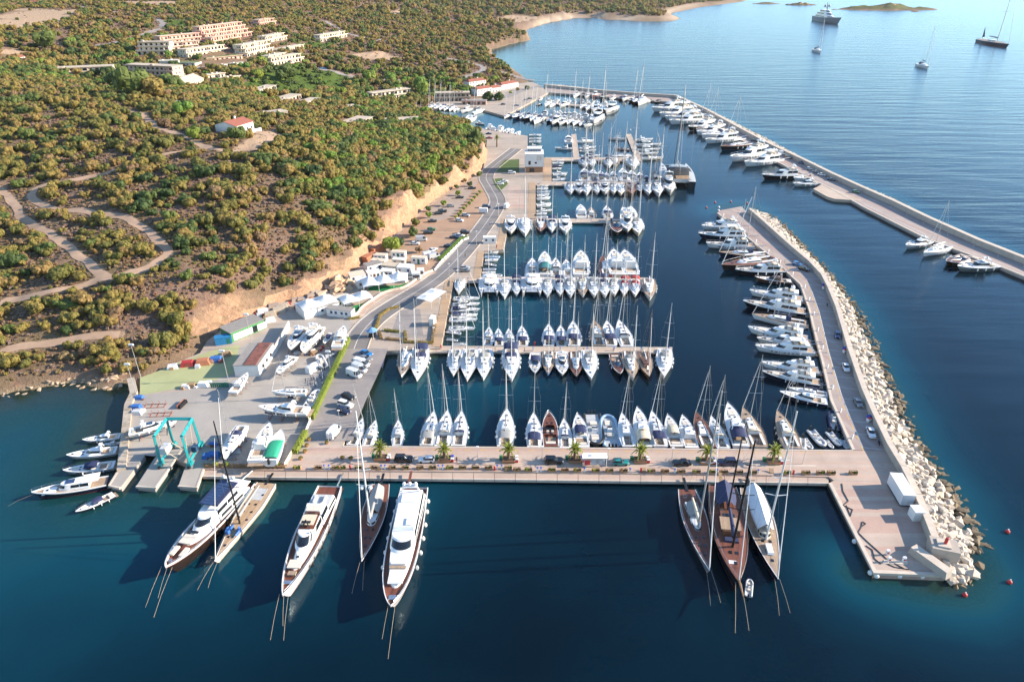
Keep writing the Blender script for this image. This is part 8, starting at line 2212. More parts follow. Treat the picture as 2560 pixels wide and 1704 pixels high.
def gable_house(label, a, b, depth, H, wall='wall_white', roof='roof_tile', z=None, name='house', group=None, rise=1.6, hip=0.0, veranda=False):
 A, ang, L, zz = front_line(a, b, z)
 t = thing(name, label, 'house', (A.x, A.y, zz), ang, group)
 footprint(A, ang, L, depth)
 mb = MB(); mb.box(0, L, 0, depth, -3, H)
 if not hip: mb.add([(0, 0, H), (0, depth, H), (0, depth / 2, H + rise), (L, 0, H), (L, depth, H), (L, depth / 2, H + rise)], [(0, 2, 1), (3, 4, 5)])
 link('wall', mb.mesh('wall', wall), t)
 o = 0.5
 for y0, nm in ((-o, 0), (depth + o, 1)):
  mb = MB(); zl = H - o * rise / (depth / 2)
  a0, a1 = (-o, y0, zl), (L + o, y0, zl)
  r0, r1 = (-o + hip * (L / 2) * 0.6, depth / 2, H + rise), (L + o - hip * (L / 2) * 0.6, depth / 2, H + rise)
  for (p, q, r_, s_) in ((a0, a1, r1, r0),):
   mb.add([p, q, r_, s_, *[(v[0], v[1], v[2] + 0.14) for v in (p, q, r_, s_)]], [(0, 1, 2, 3), (7, 6, 5, 4), (0, 4, 5, 1), (1, 5, 6, 2), (2, 6, 7, 3), (3, 7, 4, 0)])
  link('roof_slope', mb.mesh('roof_slope', roof), t)
 if hip:
  for x0, rx, s_ in ((-o, -o + hip * (L / 2) * 0.6, 1), (L + o, L + o - hip * (L / 2) * 0.6, -1)):
   mb = MB(); mb.add([(x0, -o, H - 0.3), (x0, depth + o, H - 0.3), (rx, depth / 2, H + rise + 0.12)], [(0, 1, 2)]); link('roof_slope', mb.mesh('roof_slope', roof), t)
 n = max(2, int(L / 3.4))
 for f in range(max(1, int(H / 3))):
  for j in range(n):
   x = (j + 0.5) * L / n
   mb = MB(); mb.box(x - 0.5, x + 0.5, -0.05, 0.1, f * 3 + 0.7, f * 3 + 2.2); link('window', mb.mesh('window', 'glass_dark'), t)
 mb = MB(); mb.box(L * 0.7, L * 0.7 + 0.8, depth * 0.6, depth * 0.6 + 0.8, H + 0.2, H + rise + 0.9); link('chimney', mb.mesh('chimney', wall), t)
 if veranda:
  mb = MB(); mb.box(-0.5, L + 0.5, -4.2, 0, -2.5, 0.3); link('terrace', mb.mesh('terrace', 'wall_white'), t)
  mb = MB(); mb.box(-0.5, L + 0.5, -4.2, -4.0, 0.3, 1.2); link('parapet', mb.mesh('parapet', 'wall_white'), t)
 return t
gable_house('lone white villa with red tiled roof on the scrub hill', px('j', 2180, 1235), px('j', 2340, 1190), 13, 4.2, veranda=True, rise=1.8)
gable_house('large gabled hall with pale tiled roof below hotel', h8(880, 1110), h8(1180, 1040), 16, 3.0, 'wall_cream', 'roof_sand', rise=3.6)
for i, (a, b, d, H) in enumerate((((1130, 300), (1400, 265), 9, 6.5), ((1400, 235), (1560, 215), 7, 4.5), ((1580, 200), (1880, 150), 9, 6.0), ((980, 130), (1290, 110), 9, 6.0))):
 gable_house(f'white villa wing with red hipped roof above the promenade, {ORD[i]} from the stone restaurant', px('m1', *a), px('m1', *b), d, H, 'wall_white', 'roof_tile', name='villa', group='white villas with red hipped roofs', hip=0.5, rise=1.5)
gable_house('small red-roofed cottage at the edge of dry field', px('j', 15, 600), px('j', 95, 600), 8, 3, 'wall_rose', rise=1.2)
gable_house('small red-roofed cottage below the umbrella pine', px('j', 120, 560), px('j', 240, 555), 8, 3, 'wall_white', rise=1.2)
gable_house('far red-roofed farmhouse in the top fields', px('j', 270, 40), px('j', 400, 35), 9, 3, 'wall_white', rise=1.4)
# marina office: white tower on a brick base
A, ang, L, zz = front_line((1314, 431), (1357, 431), QZ)
of = thing('marina_office', 'white cube-like marina office tower on brick ground floor', 'office', (A.x, A.y, zz), ang)
mb = MB(); mb.box(0, L, 0, 11, 0, 3.4); link('brick_base', mb.mesh('brick_base', 'wall_brick'), of)
mb = MB(); mb.box(-0.4, L + 0.3, -0.3, 11.3, 3.4, 10.6); link('wall', mb.mesh('wall', 'wall_white'), of)
mb = MB(); mb.box(1.0, L - 0.6, 5.5, 11, 10.6, 12.8); link('roof_room', mb.mesh('roof_room', 'wall_white'), of)
for i in range(8):
 mb = MB(); mb.box(1.2 + i * (L - 2.4) / 8, 1.2 + (i + 0.85) * (L - 2.4) / 8, 5.42, 5.5, 11.1, 12.4); link('window', mb.mesh('window', 'glass_blue'), of)
for x, z0, z1, w in ((2.3, 4.6, 6.8, 0.7), (6.0, 5.2, 6.2, 0.6), (3.0, 0.2, 2.4, 0.6), (4.4, 0.2, 2.4, 0.6)):
 mb = MB(); mb.box(x - w, x + w, -0.36, -0.1, z0, z1); link('window', mb.mesh('window', 'glass_dark'), of)
for i in range(9):
 mb = MB(); mb.box(L * 0.62 + (i % 3) * 1.0, L * 0.62 + 0.75 + (i % 3) * 1.0, -0.33, -0.2, 7.2 + (i // 3) * 1.0, 7.9 + (i // 3) * 1.0); link('glass_block', mb.mesh('glass_block', 'wall_cream'), of)
mb = MB(); mb.box(-0.5, L + 0.4, -0.4, 11.4, 10.6, 10.9); link('parapet', mb.mesh('parapet', 'wall_white'), of)
# restaurant tents, huts and containers beside the road
def tensile(label, c, ang, L, D, nx, ny, z1, z0, walls=False, poles=True):
 t = thing('canvas_tent', label, 'tent', (*c, QZ), R(ang), 'white canvas tents')
 k_ = 6
 X, Y = np.linspace(0, nx, nx * k_ + 1), np.linspace(0, ny, ny * k_ + 1)
 mb = MB(); rings = []
 for x in X:
  row = []
  for y in Y:
   r = math.hypot((x % 1 if x < nx else 1) - 0.5, (y % 1 if y < ny else 1) - 0.5) / 0.707
   sag = 0.25 * (1 - abs(2 * (x / nx) - 1)) * 0
   row.append(((x / nx - 0.5) * L, (y / ny - 0.5) * D, z0 + (z1 - z0) * max(0, 1 - r) ** 1.7 - sag))
  rings.append(row)
 mb.loft(rings, False); link('canopy', mb.mesh('canopy', 'canvas_white', 60), t)
 for i in range(nx + 1):
  for j in range(ny + 1):
   p = ((i / nx - 0.5) * L, (j / ny - 0.5) * D)
   mb = MB(); mb.tube([(*p, 0), (*p, z0)], 0.07, 5); link('pole', mb.mesh('pole', 'spar_white'), t)
 if walls:
  for (x0, y0, x1, y1) in ((-L / 2, -D / 2, L / 2, -D / 2), (L / 2, -D / 2, L / 2, D / 2), (-L / 2, -D / 2, -L / 2, D / 2)):
   mb = MB(); mb.prism(band([(x0, y0), (x1, y1)], 0.03, -0.03), 0, z0); link('side_wall', mb.mesh('side_wall', 'canvas_white'), t)
 return t
for q in ([(1540, 640), (1800, 560), (1855, 585), (1650, 690), (1420, 725), (1120, 700), (1150, 640)], [(870, 940), (1200, 835), (1200, 880), (1065, 1000), (920, 1055), (800, 1000)]):
 sheet('artificial_turf', [sp('r1', x, y, QZ) for x, y in q], QZ + 0.05, 'artificial_turf')
tensile('big triple-peaked white canopy over the green restaurant turf', sp('r1', 1350, 655, QZ), 22, 17, 8, 3, 1, 6.0, 2.9)
tensile('twin-peaked white canopy over the lower green turf', sp('r1', 955, 905, QZ), 32, 11, 7, 2, 1, 5.2, 2.9)
tensile('white walled marquee with two pointed tops', sp('r1', 420, 985, QZ), 38, 13, 8, 2, 1, 5.6, 3.2, True)
tensile('flat white canopy on the quayside of plaza', sp('r1', 2015, 870, QZ), 62, 10, 6.5, 2, 1, 4.1, 3.0)
for x, y, ang, L, D, H, w_, r_, dr, lab in ((1555, 240, -8, 6, 2.6, 2.7, 'wall_white', 'wall_cream', 'door_green', 'white hut with green doors nearest the big round tree'), (1840, 320, -8, 6.2, 2.6, 2.7, 'wall_white', 'wall_cream', 'door_green', 'white hut with green doors by the car park shrubs'),
  (1300, 280, -8, 5.5, 2.6, 2.6, 'wall_white', 'wall_cream', 'door_green', 'white hut with green doors beside rusty containers'), (1275, 350, -12, 6, 2.8, 2.4, 'wall_white', 'wall_cream', None, 'white flat cabin between the green-door huts'), (1565, 335, -12, 5.5, 2.4, 2.3, 'wall_cream', 'wall_white', None, 'cream cabin below the first green-door hut'),
  (1400, 500, -12, 5.2, 3, 2.5, 'wall_white', 'wall_white', 'door_wood', 'white cabin right behind the triple-peaked canopy'), (1580, 570, -10, 5, 3.2, 2.8, 'wall_white', 'wall_white', None, 'white cabin at the end of triple-peaked canopy'), (1195, 420, 35, 6.5, 4, 3.0, 'wall_white', 'roof_grey', None, 'white cabin with dark grey flat roof'),
  (970, 560, 25, 6, 4.5, 2.9, 'wall_white', 'wall_cream', None, 'white cabin closest to the rock outcrop'), (1200, 530, 25, 5, 3.5, 2.9, 'wall_white', 'wall_white', 'door_wood', 'white cabin in the middle of cabin group'), (1070, 640, 25, 6, 4, 2.8, 'wall_white', 'wall_white', 'door_wood', 'white cabin at the back corner of canopy'),
  (1450, 420, -15, 7, 4, 2.5, 'wall_cream', 'roof_sand', None, 'tan roofed cabin cluttered with roof gear'), (1650, 450, -12, 6, 4, 2.8, 'wall_white', 'wall_white', None, 'white cabin with cluttered top beside tan one'), (1800, 540, 5, 3, 2.6, 2.6, 'wall_white', 'wall_white', 'door_wood', 'small kiosk with wooden door beside the turf'),
  (1860, 490, 5, 2.6, 2.4, 2.6, 'wall_white', 'wall_white', 'door_wood', 'smaller kiosk with wooden door by the path'), (745, 1055, -14, 9.5, 3, 2.8, 'wall_white', 'roof_grey', None, 'long white cabin with dark roof and slit windows'), (560, 1000, 35, 8, 3, 3.0, 'wall_white', 'roof_grey', None, 'narrow white wing joined to the marquee'), (760, 900, 35, 5.5, 4.5, 2.8, 'wall_white', 'wall_cream', 'glass_dark', 'white pavilion under the twin-peaked canopy edge')):
 cabin('cabin', lab, 'cabin', (*sp('r1', x, y, QZ), QZ), ang, L, D, H, w_, r_, [L * f for f in ((-0.3, -0.12, 0.12, 0.3) if L > 9 else (-0.3, 0.3))], (0.0, dr) if dr else None, 'white cabins by the restaurant')
for x, y, ang, lab in ((1150, 285, 62, 'rust-orange shipping container against the cliff, lower one'), (1262, 170, 55, 'rust-orange shipping container against the cliff, upper one')):
 cabin('shipping_container', lab, 'container', (*sp('r1', x, y, QZ), QZ), ang, 7.0, 2.5, 2.6, 'container_rust', 'container_rust')
cabin('storage_box', 'upright white cabinet standing on the quayside plaza', 'cabinet', (*sp('r1', 2028, 1180, QZ), QZ), 80, 3.0, 1.6, 2.8, 'wall_white', 'wall_white')
cabin('site_container', 'white caravan-like cabin beside harbour road bend', 'cabin', (*sp('e', 2150, 665, QZ), QZ), 2, 5.5, 2.6, 2.8, 'wall_white', 'wall_white', (-1.5, 1.5))
ko = thing('kiosk', 'octagonal kiosk with blue pointed roof by the road', 'kiosk', (*sp('y1', 2190, 455, QZ), QZ))
oct_ = lambda r: [(r * math.cos(math.pi / 4 * i + 0.39), r * math.sin(math.pi / 4 * i + 0.39)) for i in range(8)]
mb = MB(); house(mb, oct_(1.1), oct_(1.1), 0, 2.4); link('wall', mb.mesh('wall', 'glass_dark'), ko)
mb = MB(); house(mb, oct_(2.0), oct_(0.15), 2.4, 3.5); link('roof', mb.mesh('roof', 'gelcoat_blue'), ko)
for x, y in oct_(1.6)[::2]:
 mb = MB(); mb.tube([(x, y, 0), (x, y, 2.4)], 0.08, 5); link('post', mb.mesh('post', 'plastic_white'), ko)
ln = chaikin([sp('r1', x, y, QZ) for x, y in ((870, 1120), (1010, 1085), (1085, 1025), (1110, 965), (1290, 840), (1420, 755), (1700, 705), (1960, 505), (2080, 460))])
mb = MB(); mb.prism(band(ln, 0.1, 2.2), QZ, QZ + 0.1); struct('footpath', mb, 'paving_pink')
mb = MB(); mb.prism(band(ln, 2.2, 2.6), QZ, QZ + 0.85); bw = thing('garden_wall', 'low cream wall edging the restaurant turf', 'wall'); link('wall_panel', mb.mesh('wall_panel', 'wall_cream'), bw)
fw = thing('white_fence', 'white slab fence along the car park side of road', 'fence')
for p, q in zip(*(lambda r: (r[:-1], r[1:]))(resample([sp('p1', 1190, 1500, QZ), sp('e', 1900, 650, QZ), sp('e', 1700, 850, QZ), sp('e', 1640, 930, QZ)], 3.0))):
 mb = MB(); mb.prism(band([tuple(p), tuple(p.lerp(q, 0.8))], 0.12, -0.12), QZ, QZ + 0.9); link('fence_slab', mb.mesh('fence_slab', 'wall_white'), fw)
for i, ln in enumerate(([(1350, 1270), (1560, 1290)], [(1370, 1390), (1640, 1410)], [(1640, 1290), (1650, 1400)], [(1280, 1290), (1310, 1390)], [(1230, 1250), (1290, 1060), (1420, 970), (1550, 940)], [(2060, 1060), (2020, 1440)], [(1620, 1430), (2020, 1450)], [(890, 770), (1000, 745)], [(850, 1110), (1000, 1090)])):
 hedge('low dry planted border round the paved square, ' + ORD[i] + ' from the kiosk', [sp('r1', x, y, QZ) for x, y in ln], 1.1, 0.7, ('leaf_olive', 'leaf_brown')[i % 2], 18)
hedge('green hedge strip behind white fence slabs', [sp('p1', 1170, 1490, QZ), sp('e', 1880, 640, QZ), sp('e', 1690, 830, QZ)], 1.6, 1.1, 'leaf_bright', 20)
# people walking on the quay and road: one skinned body each
def person(sh, x, y, ang, label, shirt, trousers, step=0.22):
 J = {'pelvis': (0, 0, 0.93), 'chest': (0.02, 0, 1.28), 'neck': (0.02, 0, 1.48), 'head': (0.04, 0, 1.62), 'crown': (0.04, 0, 1.72)}
 E = [('pelvis', 'chest'), ('chest', 'neck'), ('neck', 'head'), ('head', 'crown')]
 rad = {'pelvis': 0.15, 'chest': 0.165, 'neck': 0.06, 'head': 0.10, 'crown': 0.08}
 for s_, n in ((1, 'l'), (-1, 'r')):
  for nm, p, r_, par in (('hip', (0, s_ * 0.10, 0.88), 0.10, 'pelvis'), ('knee', (s_ * step * 0.6, s_ * 0.10, 0.48), 0.065, 'hip'), ('ankle', (s_ * step - 0.05, s_ * 0.10, 0.07), 0.045, 'knee'), ('toe', (s_ * step + 0.14, s_ * 0.11, 0.03), 0.035, 'ankle'),
        ('shoulder', (0.02, s_ * 0.20, 1.40), 0.065, 'chest'), ('elbow', (-s_ * 0.10, s_ * 0.25, 1.12), 0.045, 'shoulder'), ('wrist', (-s_ * step + 0.08, s_ * 0.24, 0.90), 0.032, 'elbow'), ('hand', (-s_ * step + 0.14, s_ * 0.23, 0.80), 0.035, 'wrist')):
   J[nm + n], rad[nm + n] = p, r_
   E.append((par if par in ('pelvis', 'chest') else par + n, nm + n))
 ks = list(J)
 me = bpy.data.meshes.new('body')
 me.from_pydata([J[k_] for k_ in ks], [(ks.index(a), ks.index(b)) for a, b in E], [])
 o = bpy.data.objects.new('person', me); COL.objects.link(o)
 sk = o.modifiers.new('skin', 'SKIN')
 for i, k_ in enumerate(ks):
  me.skin_vertices[0].data[i].radius = (rad[k_], rad[k_])
 me.skin_vertices[0].data[0].use_root = True
 o.modifiers.new('smooth', 'SUBSURF').levels = 1
 bpy.context.view_layer.update()
 m2 = bpy.data.meshes.new_from_object(o.evaluated_get(bpy.context.evaluated_depsgraph_get()))
 o.modifiers.clear(); o.data = m2
 for m in ('skin', shirt, trousers): m2.materials.append(MATS[m])
 for p in m2.polygons:
  c = p.center; p.use_smooth = True
  p.material_index = 0 if c.z > 1.46 or abs(c.y) > 0.24 and c.z < 1.1 else (1 if c.z > 0.95 else 2)
 o.location = (*sp(sh, x, y, QZ), QZ + 0.03); o.rotation_euler = (0, 0, R(ang))
 tag(o, label, 'person', 'people on foot')
 mb = MB(); mb.ball((0.02, 0, 1.68), 0.112, 8, 6, 0.95); link('hair', mb.mesh('hair', 'plastic_black', 60), o)
person('a', 1848, 1118, 90, 'person in dark clothes standing by the second palm', 'plastic_black', 'car_navy')
person('p1', 1560, 1275, 60, 'person in white shirt walking on road with another', 'plastic_white', 'car_navy')
person('p1', 1588, 1255, 60, 'person in white top and pale trousers on road', 'plastic_white', 'canvas_grey')
person('m6', 465, 312, 120, 'person in dark clothes walking on harbour road', 'plastic_black', 'plastic_black')
# ------------------------------------------------------------------ vegetation
def crown_mesh(seed, m, nl=8, flat=0.95, leaves=430, size=0.15, name='crown'):
 rr = random.Random(seed)
 lobes = [(0, 0, 0.55 * flat, 0.62)]
 for i in range(nl):
  a, d = rr.uniform(0, 6.28), rr.uniform(0.35, 0.72)
  lobes.append((d * math.cos(a), d * math.sin(a), flat * rr.uniform(0.35, 0.95), rr.uniform(0.26, 0.44)))
 mb = leaf_cloud(lobes, leaves, size, rr, m, name)
 for x, y, z, r in lobes:
  core = MB(); core.ball((x, y, z), r * 0.9, 7, 5)
  core.v = [(p[0] + rr.uniform(-0.06, 0.06), p[1] + rr.uniform(-0.06, 0.06), max(0.0, p[2] + rr.uniform(-0.06, 0.06))) for p in core.v]
  mb.add(core.v, core.f)
 return mb.mesh(name, m)
LEAF = ['leaf_olive', 'leaf_green', 'leaf_brown', 'leaf_grey', 'leaf_bright']
LIB = {m: [crown_mesh(100 * i + k_, m, 7 + k_) for k_ in range(4)] for i, m in enumerate(LEAF)}
LIB['leaf_hedge'] = [crown_mesh(900 + k_, 'leaf_hedge') for k_ in range(2)]
tm = MB(); tm.tube([(0, 0, -0.3), (0, 0, 0.35)], 0.09, 6, 0.06)
for a in (0.3, 2.4, 4.5): tm.tube([(0, 0, 0.25), (0.35 * math.cos(a), 0.35 * math.sin(a), 0.6)], 0.05, 5, 0.02)
TRUNK = tm.mesh('trunk', 'bark', 60)
def hzv(X, Y):
 i, j = np.clip(np.searchsorted(TX, X) - 1, 0, len(TX) - 2), np.clip(np.searchsorted(TY, Y) - 1, 0, len(TY) - 2)
 a, b = (X - TX[i]) / (TX[i + 1] - TX[i]), (Y - TY[j]) / (TY[j + 1] - TY[j])
 return (GZ[j, i] * (1 - a) + GZ[j, i + 1] * a) * (1 - b) + (GZ[j + 1, i] * (1 - a) + GZ[j + 1, i + 1] * a) * b
def project(X, Y, Z):
 d = Y * CP + (CAM_H - Z) * SP
 up = Y * SP - (CAM_H - Z) * CP
 return 1280 + X / d * FPX, 852 - up / d * FPX, d
plants = []      # (x, y, z, radius, kind)
for (y0, y1, cell, r0, r1) in ((160, 560, 2.3, 1.2, 3.7), (160, 470, 1.45, 0.85, 0.85), (560, 1300, 4.4, 1.8, 4.6), (1300, 4200, 11.0, 4.0, 9.0)):
 xs0, xs1 = (-300, 0) if y1 == 470 else (-430, 40) if y1 < 600 else (-1000, 120) if y1 < 1400 else (-2600, 700)
 gx, gy = np.meshgrid(np.arange(xs0, xs1, cell), np.arange(y0, y1, cell))
 X, Y = (gx + RNG.uniform(-0.5, 0.5, gx.shape) * cell).ravel(), (gy + RNG.uniform(-0.5, 0.5, gx.shape) * cell).ravel()
 Z = hzv(X, Y)
 u, v, d = project(X, Y, Z)
 ok = (u > -260) & (u < 2820) & (v > -120) & (v < 1100) & (poly_sd(COAST, X, Y) > (3 if y1 < 600 else 8 if y1 < 1400 else 30)) & (Z > 1.3)
 X, Y, Z, d = X[ok], Y[ok], Z[ok], d[ok]
 gr = np.hypot(hzv(X + 1.5, Y) - hzv(X - 1.5, Y), hzv(X, Y + 1.5) - hzv(X, Y - 1.5)) / 3
 td = near_tracks(X, Y)
 bluff = (np.hypot(X + 50, Y - 313) < 15) | ((Y < 262) & (X > -108))
 ok = ((gr < 0.7) | ((gr < 3.5) & ~bluff & (RNG.random(X.shape) < 0.75))) & (poly_sd(FLAT, X, Y) < -2.5) & (poly_sd(FLAT2, X, Y) < -3)
 for f in FOOT: ok &= poly_sd(f, X, Y) < -1
 field = np.full(X.shape, -1e9)
 for f in FIELD_W: field = np.maximum(field, poly_sd(f, X, Y))
 gard = np.full(X.shape, -1e9)
 for f in GARDEN_W: gard = np.maximum(gard, poly_sd(f, X, Y))
 dens, hue, hue2 = fbm(X, Y, 34.0, 31), fbm(X, Y, 70.0, 41), fbm(X, Y, 16.0, 51)
 rnd, rnd2 = RNG.random(X.shape), RNG.random(X.shape)
 lush = np.clip((X + 125) / 40, 0, 1) * np.clip((Y - 285) / 25, 0, 1) * (Y < 480)          # the wooded edge above the car park
 lush = np.maximum(lush, np.clip((Y - 470) / 60, 0, 1) * (Y < 760) * (X > -420) * 0.6)         # gardens of the villas
 big = (r1 > r0) & (rnd < np.clip(0.24 + 0.34 * dens + 0.22 * hue2 + 0.45 * lush, 0.03, 0.8))
 r = np.where(big, r0 + (r1 - r0) * (0.2 + 0.95 * rnd2 ** 2), r0 * (0.45 + 0.6 * rnd2))
 r = r * np.where(lush > 0.5, 1.12, 1.0)
 keep = ok & (td > (1.8 if y1 < 600 else 3) + r * 0.8) & ((field < 0) | (rnd2 < 0.05)) & ((gard < 0) | (rnd2 < 0.30)) & (rnd2 < np.where(big, 1, 0.72 + 0.35 * dens))
 t = hue * 0.5 + hue2 * 0.45 + RNG.normal(0, 0.33, X.shape) + lush * 0.25
 kind = np.where(big, np.where(t > 0.42, 1, np.where(t < -0.62, 2, 0)), np.where(t > 0.5, 0, np.where(t > -0.05, 2, 3)))
 kind = np.where((gard > -8) & (rnd2 < 0.6), np.where(rnd < 0.5, 1, 4), kind)
 kind = np.where(big & (lush > 0.5) & (RNG.random(X.shape) < 0.14), 4, kind)
 for q in zip(X[keep], Y[keep], Z[keep], r[keep], kind[keep], d[keep]): plants.append(q)
plants.sort(key=lambda p: -p[3] / p[5])
PLAB = ['rounded olive-green maquis shrub on the scrub hill', 'dark green rounded shrub on the scrub hill', 'rust-brown dry shrub on the scrub hill', 'grey leafless scrub clump on the scrub hill', 'bright green leafy shrub on the scrub hill']
PGRP = ['olive shrubs of the hill', 'dark green shrubs of the hill', 'brown shrubs of the hill', 'grey scrub of the hill', 'bright green shrubs of the hill']
rest, n_ind = [], 0
for x, y, z, r, kd, d in plants:
 u, v, _ = project(x, y, z)
 if n_ind < 290 and 10 < u < 1300 and 20 < v < 930 and kd != 3:
  n_ind += 1
  t = thing('shrub', PLAB[kd], 'shrub', (x, y, z - 0.15), random.uniform(0, 6.28), PGRP[kd], (r, r, r * random.uniform(0.8, 1.15)))
  link('trunk', TRUNK, t)
  link('crown', random.choice(LIB[LEAF[kd]]), t)
 else:
  rest.append((x, y, z - 0.12, r, kd))
lib = bpy.data.collections.new('scrub_library')
order = []
for i, m in enumerate(LEAF):
 for k_, me in enumerate(LIB[m]):
  o = bpy.data.objects.new('scrub_%02d' % len(order), me)
  lib.objects.link(o)
  order.append((i, k_))
def scatter(name, pts):
 me = bpy.data.meshes.new(name)
 me.from_pydata([p[:3] for p in pts], [], [])
 for an, tp, vals in (('size', 'FLOAT', [p[3] for p in pts]), ('kind', 'INT', [int(p[4]) * 4 + random.randrange(4) for p in pts]), ('turn', 'FLOAT', [random.uniform(0, 6.28) for p in pts])):
  me.attributes.new(an, tp, 'POINT').data.foreach_set('value', vals)
 o = tag(link(name, me), kind='stuff')
 ng = bpy.data.node_groups.new(name, 'GeometryNodeTree')
 ng.interface.new_socket('Geometry', in_out='INPUT', socket_type='NodeSocketGeometry')
 ng.interface.new_socket('Geometry', in_out='OUTPUT', socket_type='NodeSocketGeometry')
 nn = ng.nodes
 gi, go, iop, ci = nn.new('NodeGroupInput'), nn.new('NodeGroupOutput'), nn.new('GeometryNodeInstanceOnPoints'), nn.new('GeometryNodeCollectionInfo')
 ci.inputs['Collection'].default_value = lib
 ci.inputs['Separate Children'].default_value = True
 ci.inputs['Reset Children'].default_value = True
 iop.inputs['Pick Instance'].default_value = True
 def attr(nm, dt):
  n = nn.new('GeometryNodeInputNamedAttribute'); n.data_type = dt; n.inputs['Name'].default_value = nm
  return n.outputs['Attribute']
 cx = nn.new('ShaderNodeCombineXYZ'); L_ = ng.links.new
 L_(attr('turn', 'FLOAT'), cx.inputs[2])
 L_(gi.outputs[0], iop.inputs['Points']); L_(ci.outputs[0], iop.inputs['Instance']); L_(attr('kind', 'INT'), iop.inputs['Instance Index'])
 L_(cx.outputs[0], iop.inputs['Rotation']); L_(attr('size', 'FLOAT'), iop.inputs['Scale']); L_(iop.outputs[0], go.inputs[0])
 o.modifiers.new('scatter', 'NODES').node_group = ng
 return o
scatter('scrub', rest)
# single trees that stand out
def tree(p, r, h, label, m='leaf_green', group='single trees', flat=None):
 t = thing('tree', label, 'tree', p, random.uniform(0, 6.28), group)
 mb = MB(); mb.tube([(0, 0, -0.3), (0.1, 0, h * 0.5), (0, 0, h)], 0.07 * r + 0.06, 7, 0.04 * r + 0.03)
 for a in (0.5, 2.5, 4.4): mb.tube([(0, 0, h * 0.7), (0.5 * r * math.cos(a), 0.5 * r * math.sin(a), h + 0.35 * r)], 0.04 * r + 0.03, 5, 0.02)
 link('trunk', mb.mesh('trunk', 'bark', 60), t)
 link('crown', random.choice(LIB[m]), t, (0, 0, h * 0.55), 0, (r, r, (flat or 1.0) * r))
G = lambda sh, x, y: (*sp(sh, x, y, QZ), QZ)
tree(G('e', 1250, 745), 4.6, 2.6, 'big round bright green tree at the foot of car park', 'leaf_bright')
tree(G('e', 1335, 700), 2.4, 1.5, 'smaller dark tree beside the big bright green one')
for x, y, r, m, lab in ((755, 935, 1.9, 'leaf_bright', 'round clipped tree beside grey saloon in dirt lot'), (505, 1140, 2.0, 'leaf_bright', 'lower of paired round trees in dirt lot'), (505, 1030, 1.8, 'leaf_green', 'upper of paired round trees in dirt lot'), (1212, 595, 1.8, 'leaf_green', 'round dark tree shading a black saloon'), (1000, 755, 1.9, 'leaf_bright', 'bushy tree by pale boulders in dirt lot'),
  (990, 640, 1.6, 'leaf_green', 'small tree behind pale boulders in dirt lot'), (1130, 525, 1.4, 'leaf_olive', 'thin tree below the cut bank'), (285, 1280, 2.6, 'leaf_olive', 'flowering bush under the tall cliff, upper one'), (225, 1455, 3.0, 'leaf_green', 'dark bush under the tall cliff, lower one'), (1375, 420, 2.0, 'leaf_green', 'dark round tree at the road bend')):
 tree(G('p1', x, y), r, 0.9, lab, m, 'trees in the dirt car park')
for i in range(10):
 tree(G('p1', 1385 - i * 46, 720 + i * 49), 1.15, 0.9, 'young tree in the row dividing the dirt lot', 'leaf_hedge' if i % 2 else 'leaf_bright', 'row of young trees')
tree(G('e', 1505, 755), 1.8, 1.2, 'flowering shrub beside the campers', 'leaf_brown')
for x, y, r, h, m, lab in ((100, 300, 8, 4, 'leaf_bright', 'tall pine behind the stone restaurant'), (300, 130, 6, 3.5, 'leaf_green', 'dark tree above the restaurant stairs'), (1340, 400, 6, 2, 'leaf_green', 'large round tree by the promenade, next to boathouse'), (1540, 400, 5.5, 2, 'leaf_green', 'large round tree by the promenade, next to parked car'), (1870, 215, 2.5, 1.5, 'leaf_brown', 'small brown tree on the promenade lawn'), (2050, 195, 2.8, 1.5, 'leaf_green', 'round bush at the promenade road corner'), (1740, 265, 2.0, 0.8, 'leaf_bright', 'low round bush on the promenade lawn')):
 tree(hp('m1', x, y), r, h, lab, m, 'waterfront trees', 1.1)
tree(hp('m1', 1110, 1200), 3.6, 3, 'slender conifer at the hill corner above quay', 'leaf_green', None, 1.9)
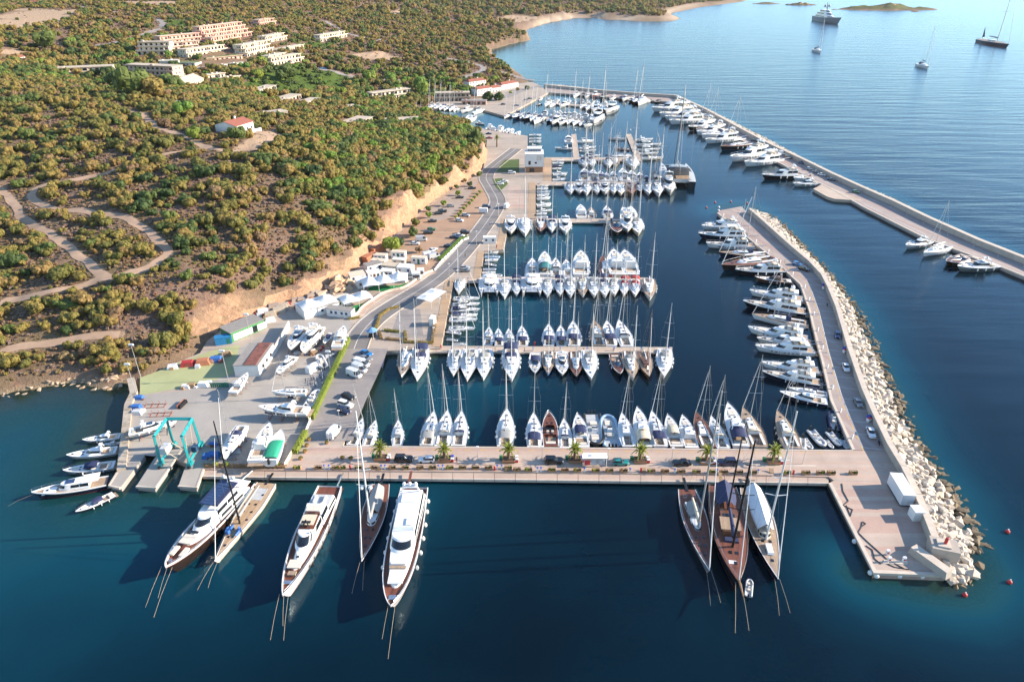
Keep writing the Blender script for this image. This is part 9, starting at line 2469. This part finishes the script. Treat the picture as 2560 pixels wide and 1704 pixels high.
for x, y, r, h, m, lab in ((425, 470, 11, 7, 'leaf_green', 'wide umbrella pine with pale trunk behind the cottages'), (1250, 880, 12, 4, 'leaf_green', 'huge dark tree group before the long hotel wing'), (1120, 820, 10, 4, 'leaf_green', 'dark tree before the hotel car park'), (1420, 900, 9, 3, 'leaf_olive', 'olive tree at the end of hotel wing'), (1640, 840, 8, 3.5, 'leaf_green', 'tall tree beside the gabled hall'), (1000, 720, 7, 3, 'leaf_green', 'tree before the low hotel wing'), (1700, 1060, 5, 2.5, 'leaf_bright', 'bright tree above the red-roofed villa'), (1790, 1290, 4.2, 2, 'leaf_hedge', 'yellowish tree beside the villa track'), (2190, 1280, 4.5, 1.8, 'leaf_green', 'dark tree before the red-roofed villa')):
 tree(hp('j', x, y), r, h, lab, m, 'hillside trees')
for x, y, r, m, lab in ((1040, 760, 8, 'leaf_bright', 'bright pine above the arcaded restaurant'), (1255, 770, 7, 'leaf_bright', 'yellow-green pine by the village road'), (1500, 830, 9, 'leaf_bright', 'tall bright pine beside the restaurant square'), (280, 740, 11, 'leaf_green', 'broad dark tree on the garden slope'), (800, 900, 6, 'leaf_bright', 'bright tree by the small harbour houses'), (30, 740, 7, 'leaf_hedge', 'yellow-green tree at the garden edge')):
 tree(hp('h', x, y), r, 3.5, lab, m, 'garden trees')
p = hp('m1', 1490, 1260); palm((p[0], p[1], QZ), 3.6, 1.5, 'solitary tall palm on the tree-lined parking corner', None)
p = hp('h', 450, 1050); palm(p, 3.0, 1.6, 'garden palm beside the ivy villa', None)
hz_m, nt, b_ = nodes_of('haze_air')
nt.nodes.remove(b_)
vol = N(nt, 'ShaderNodeVolumePrincipled')
vol.inputs['Color'].default_value = (0.86, 0.92, 1.0, 1)
vol.inputs['Density'].default_value = 0.000022
vol.inputs['Anisotropy'].default_value = 0.2
nt.links.new(vol.outputs[0], nt.nodes['Material Output'].inputs['Volume'])
MATS['haze_air'] = hz_m
mb = MB(); mb.box(-9500, 2900, -500, 7400, -16, 190)
tag(link('haze', mb.mesh('haze', 'haze_air')), kind='stuff')
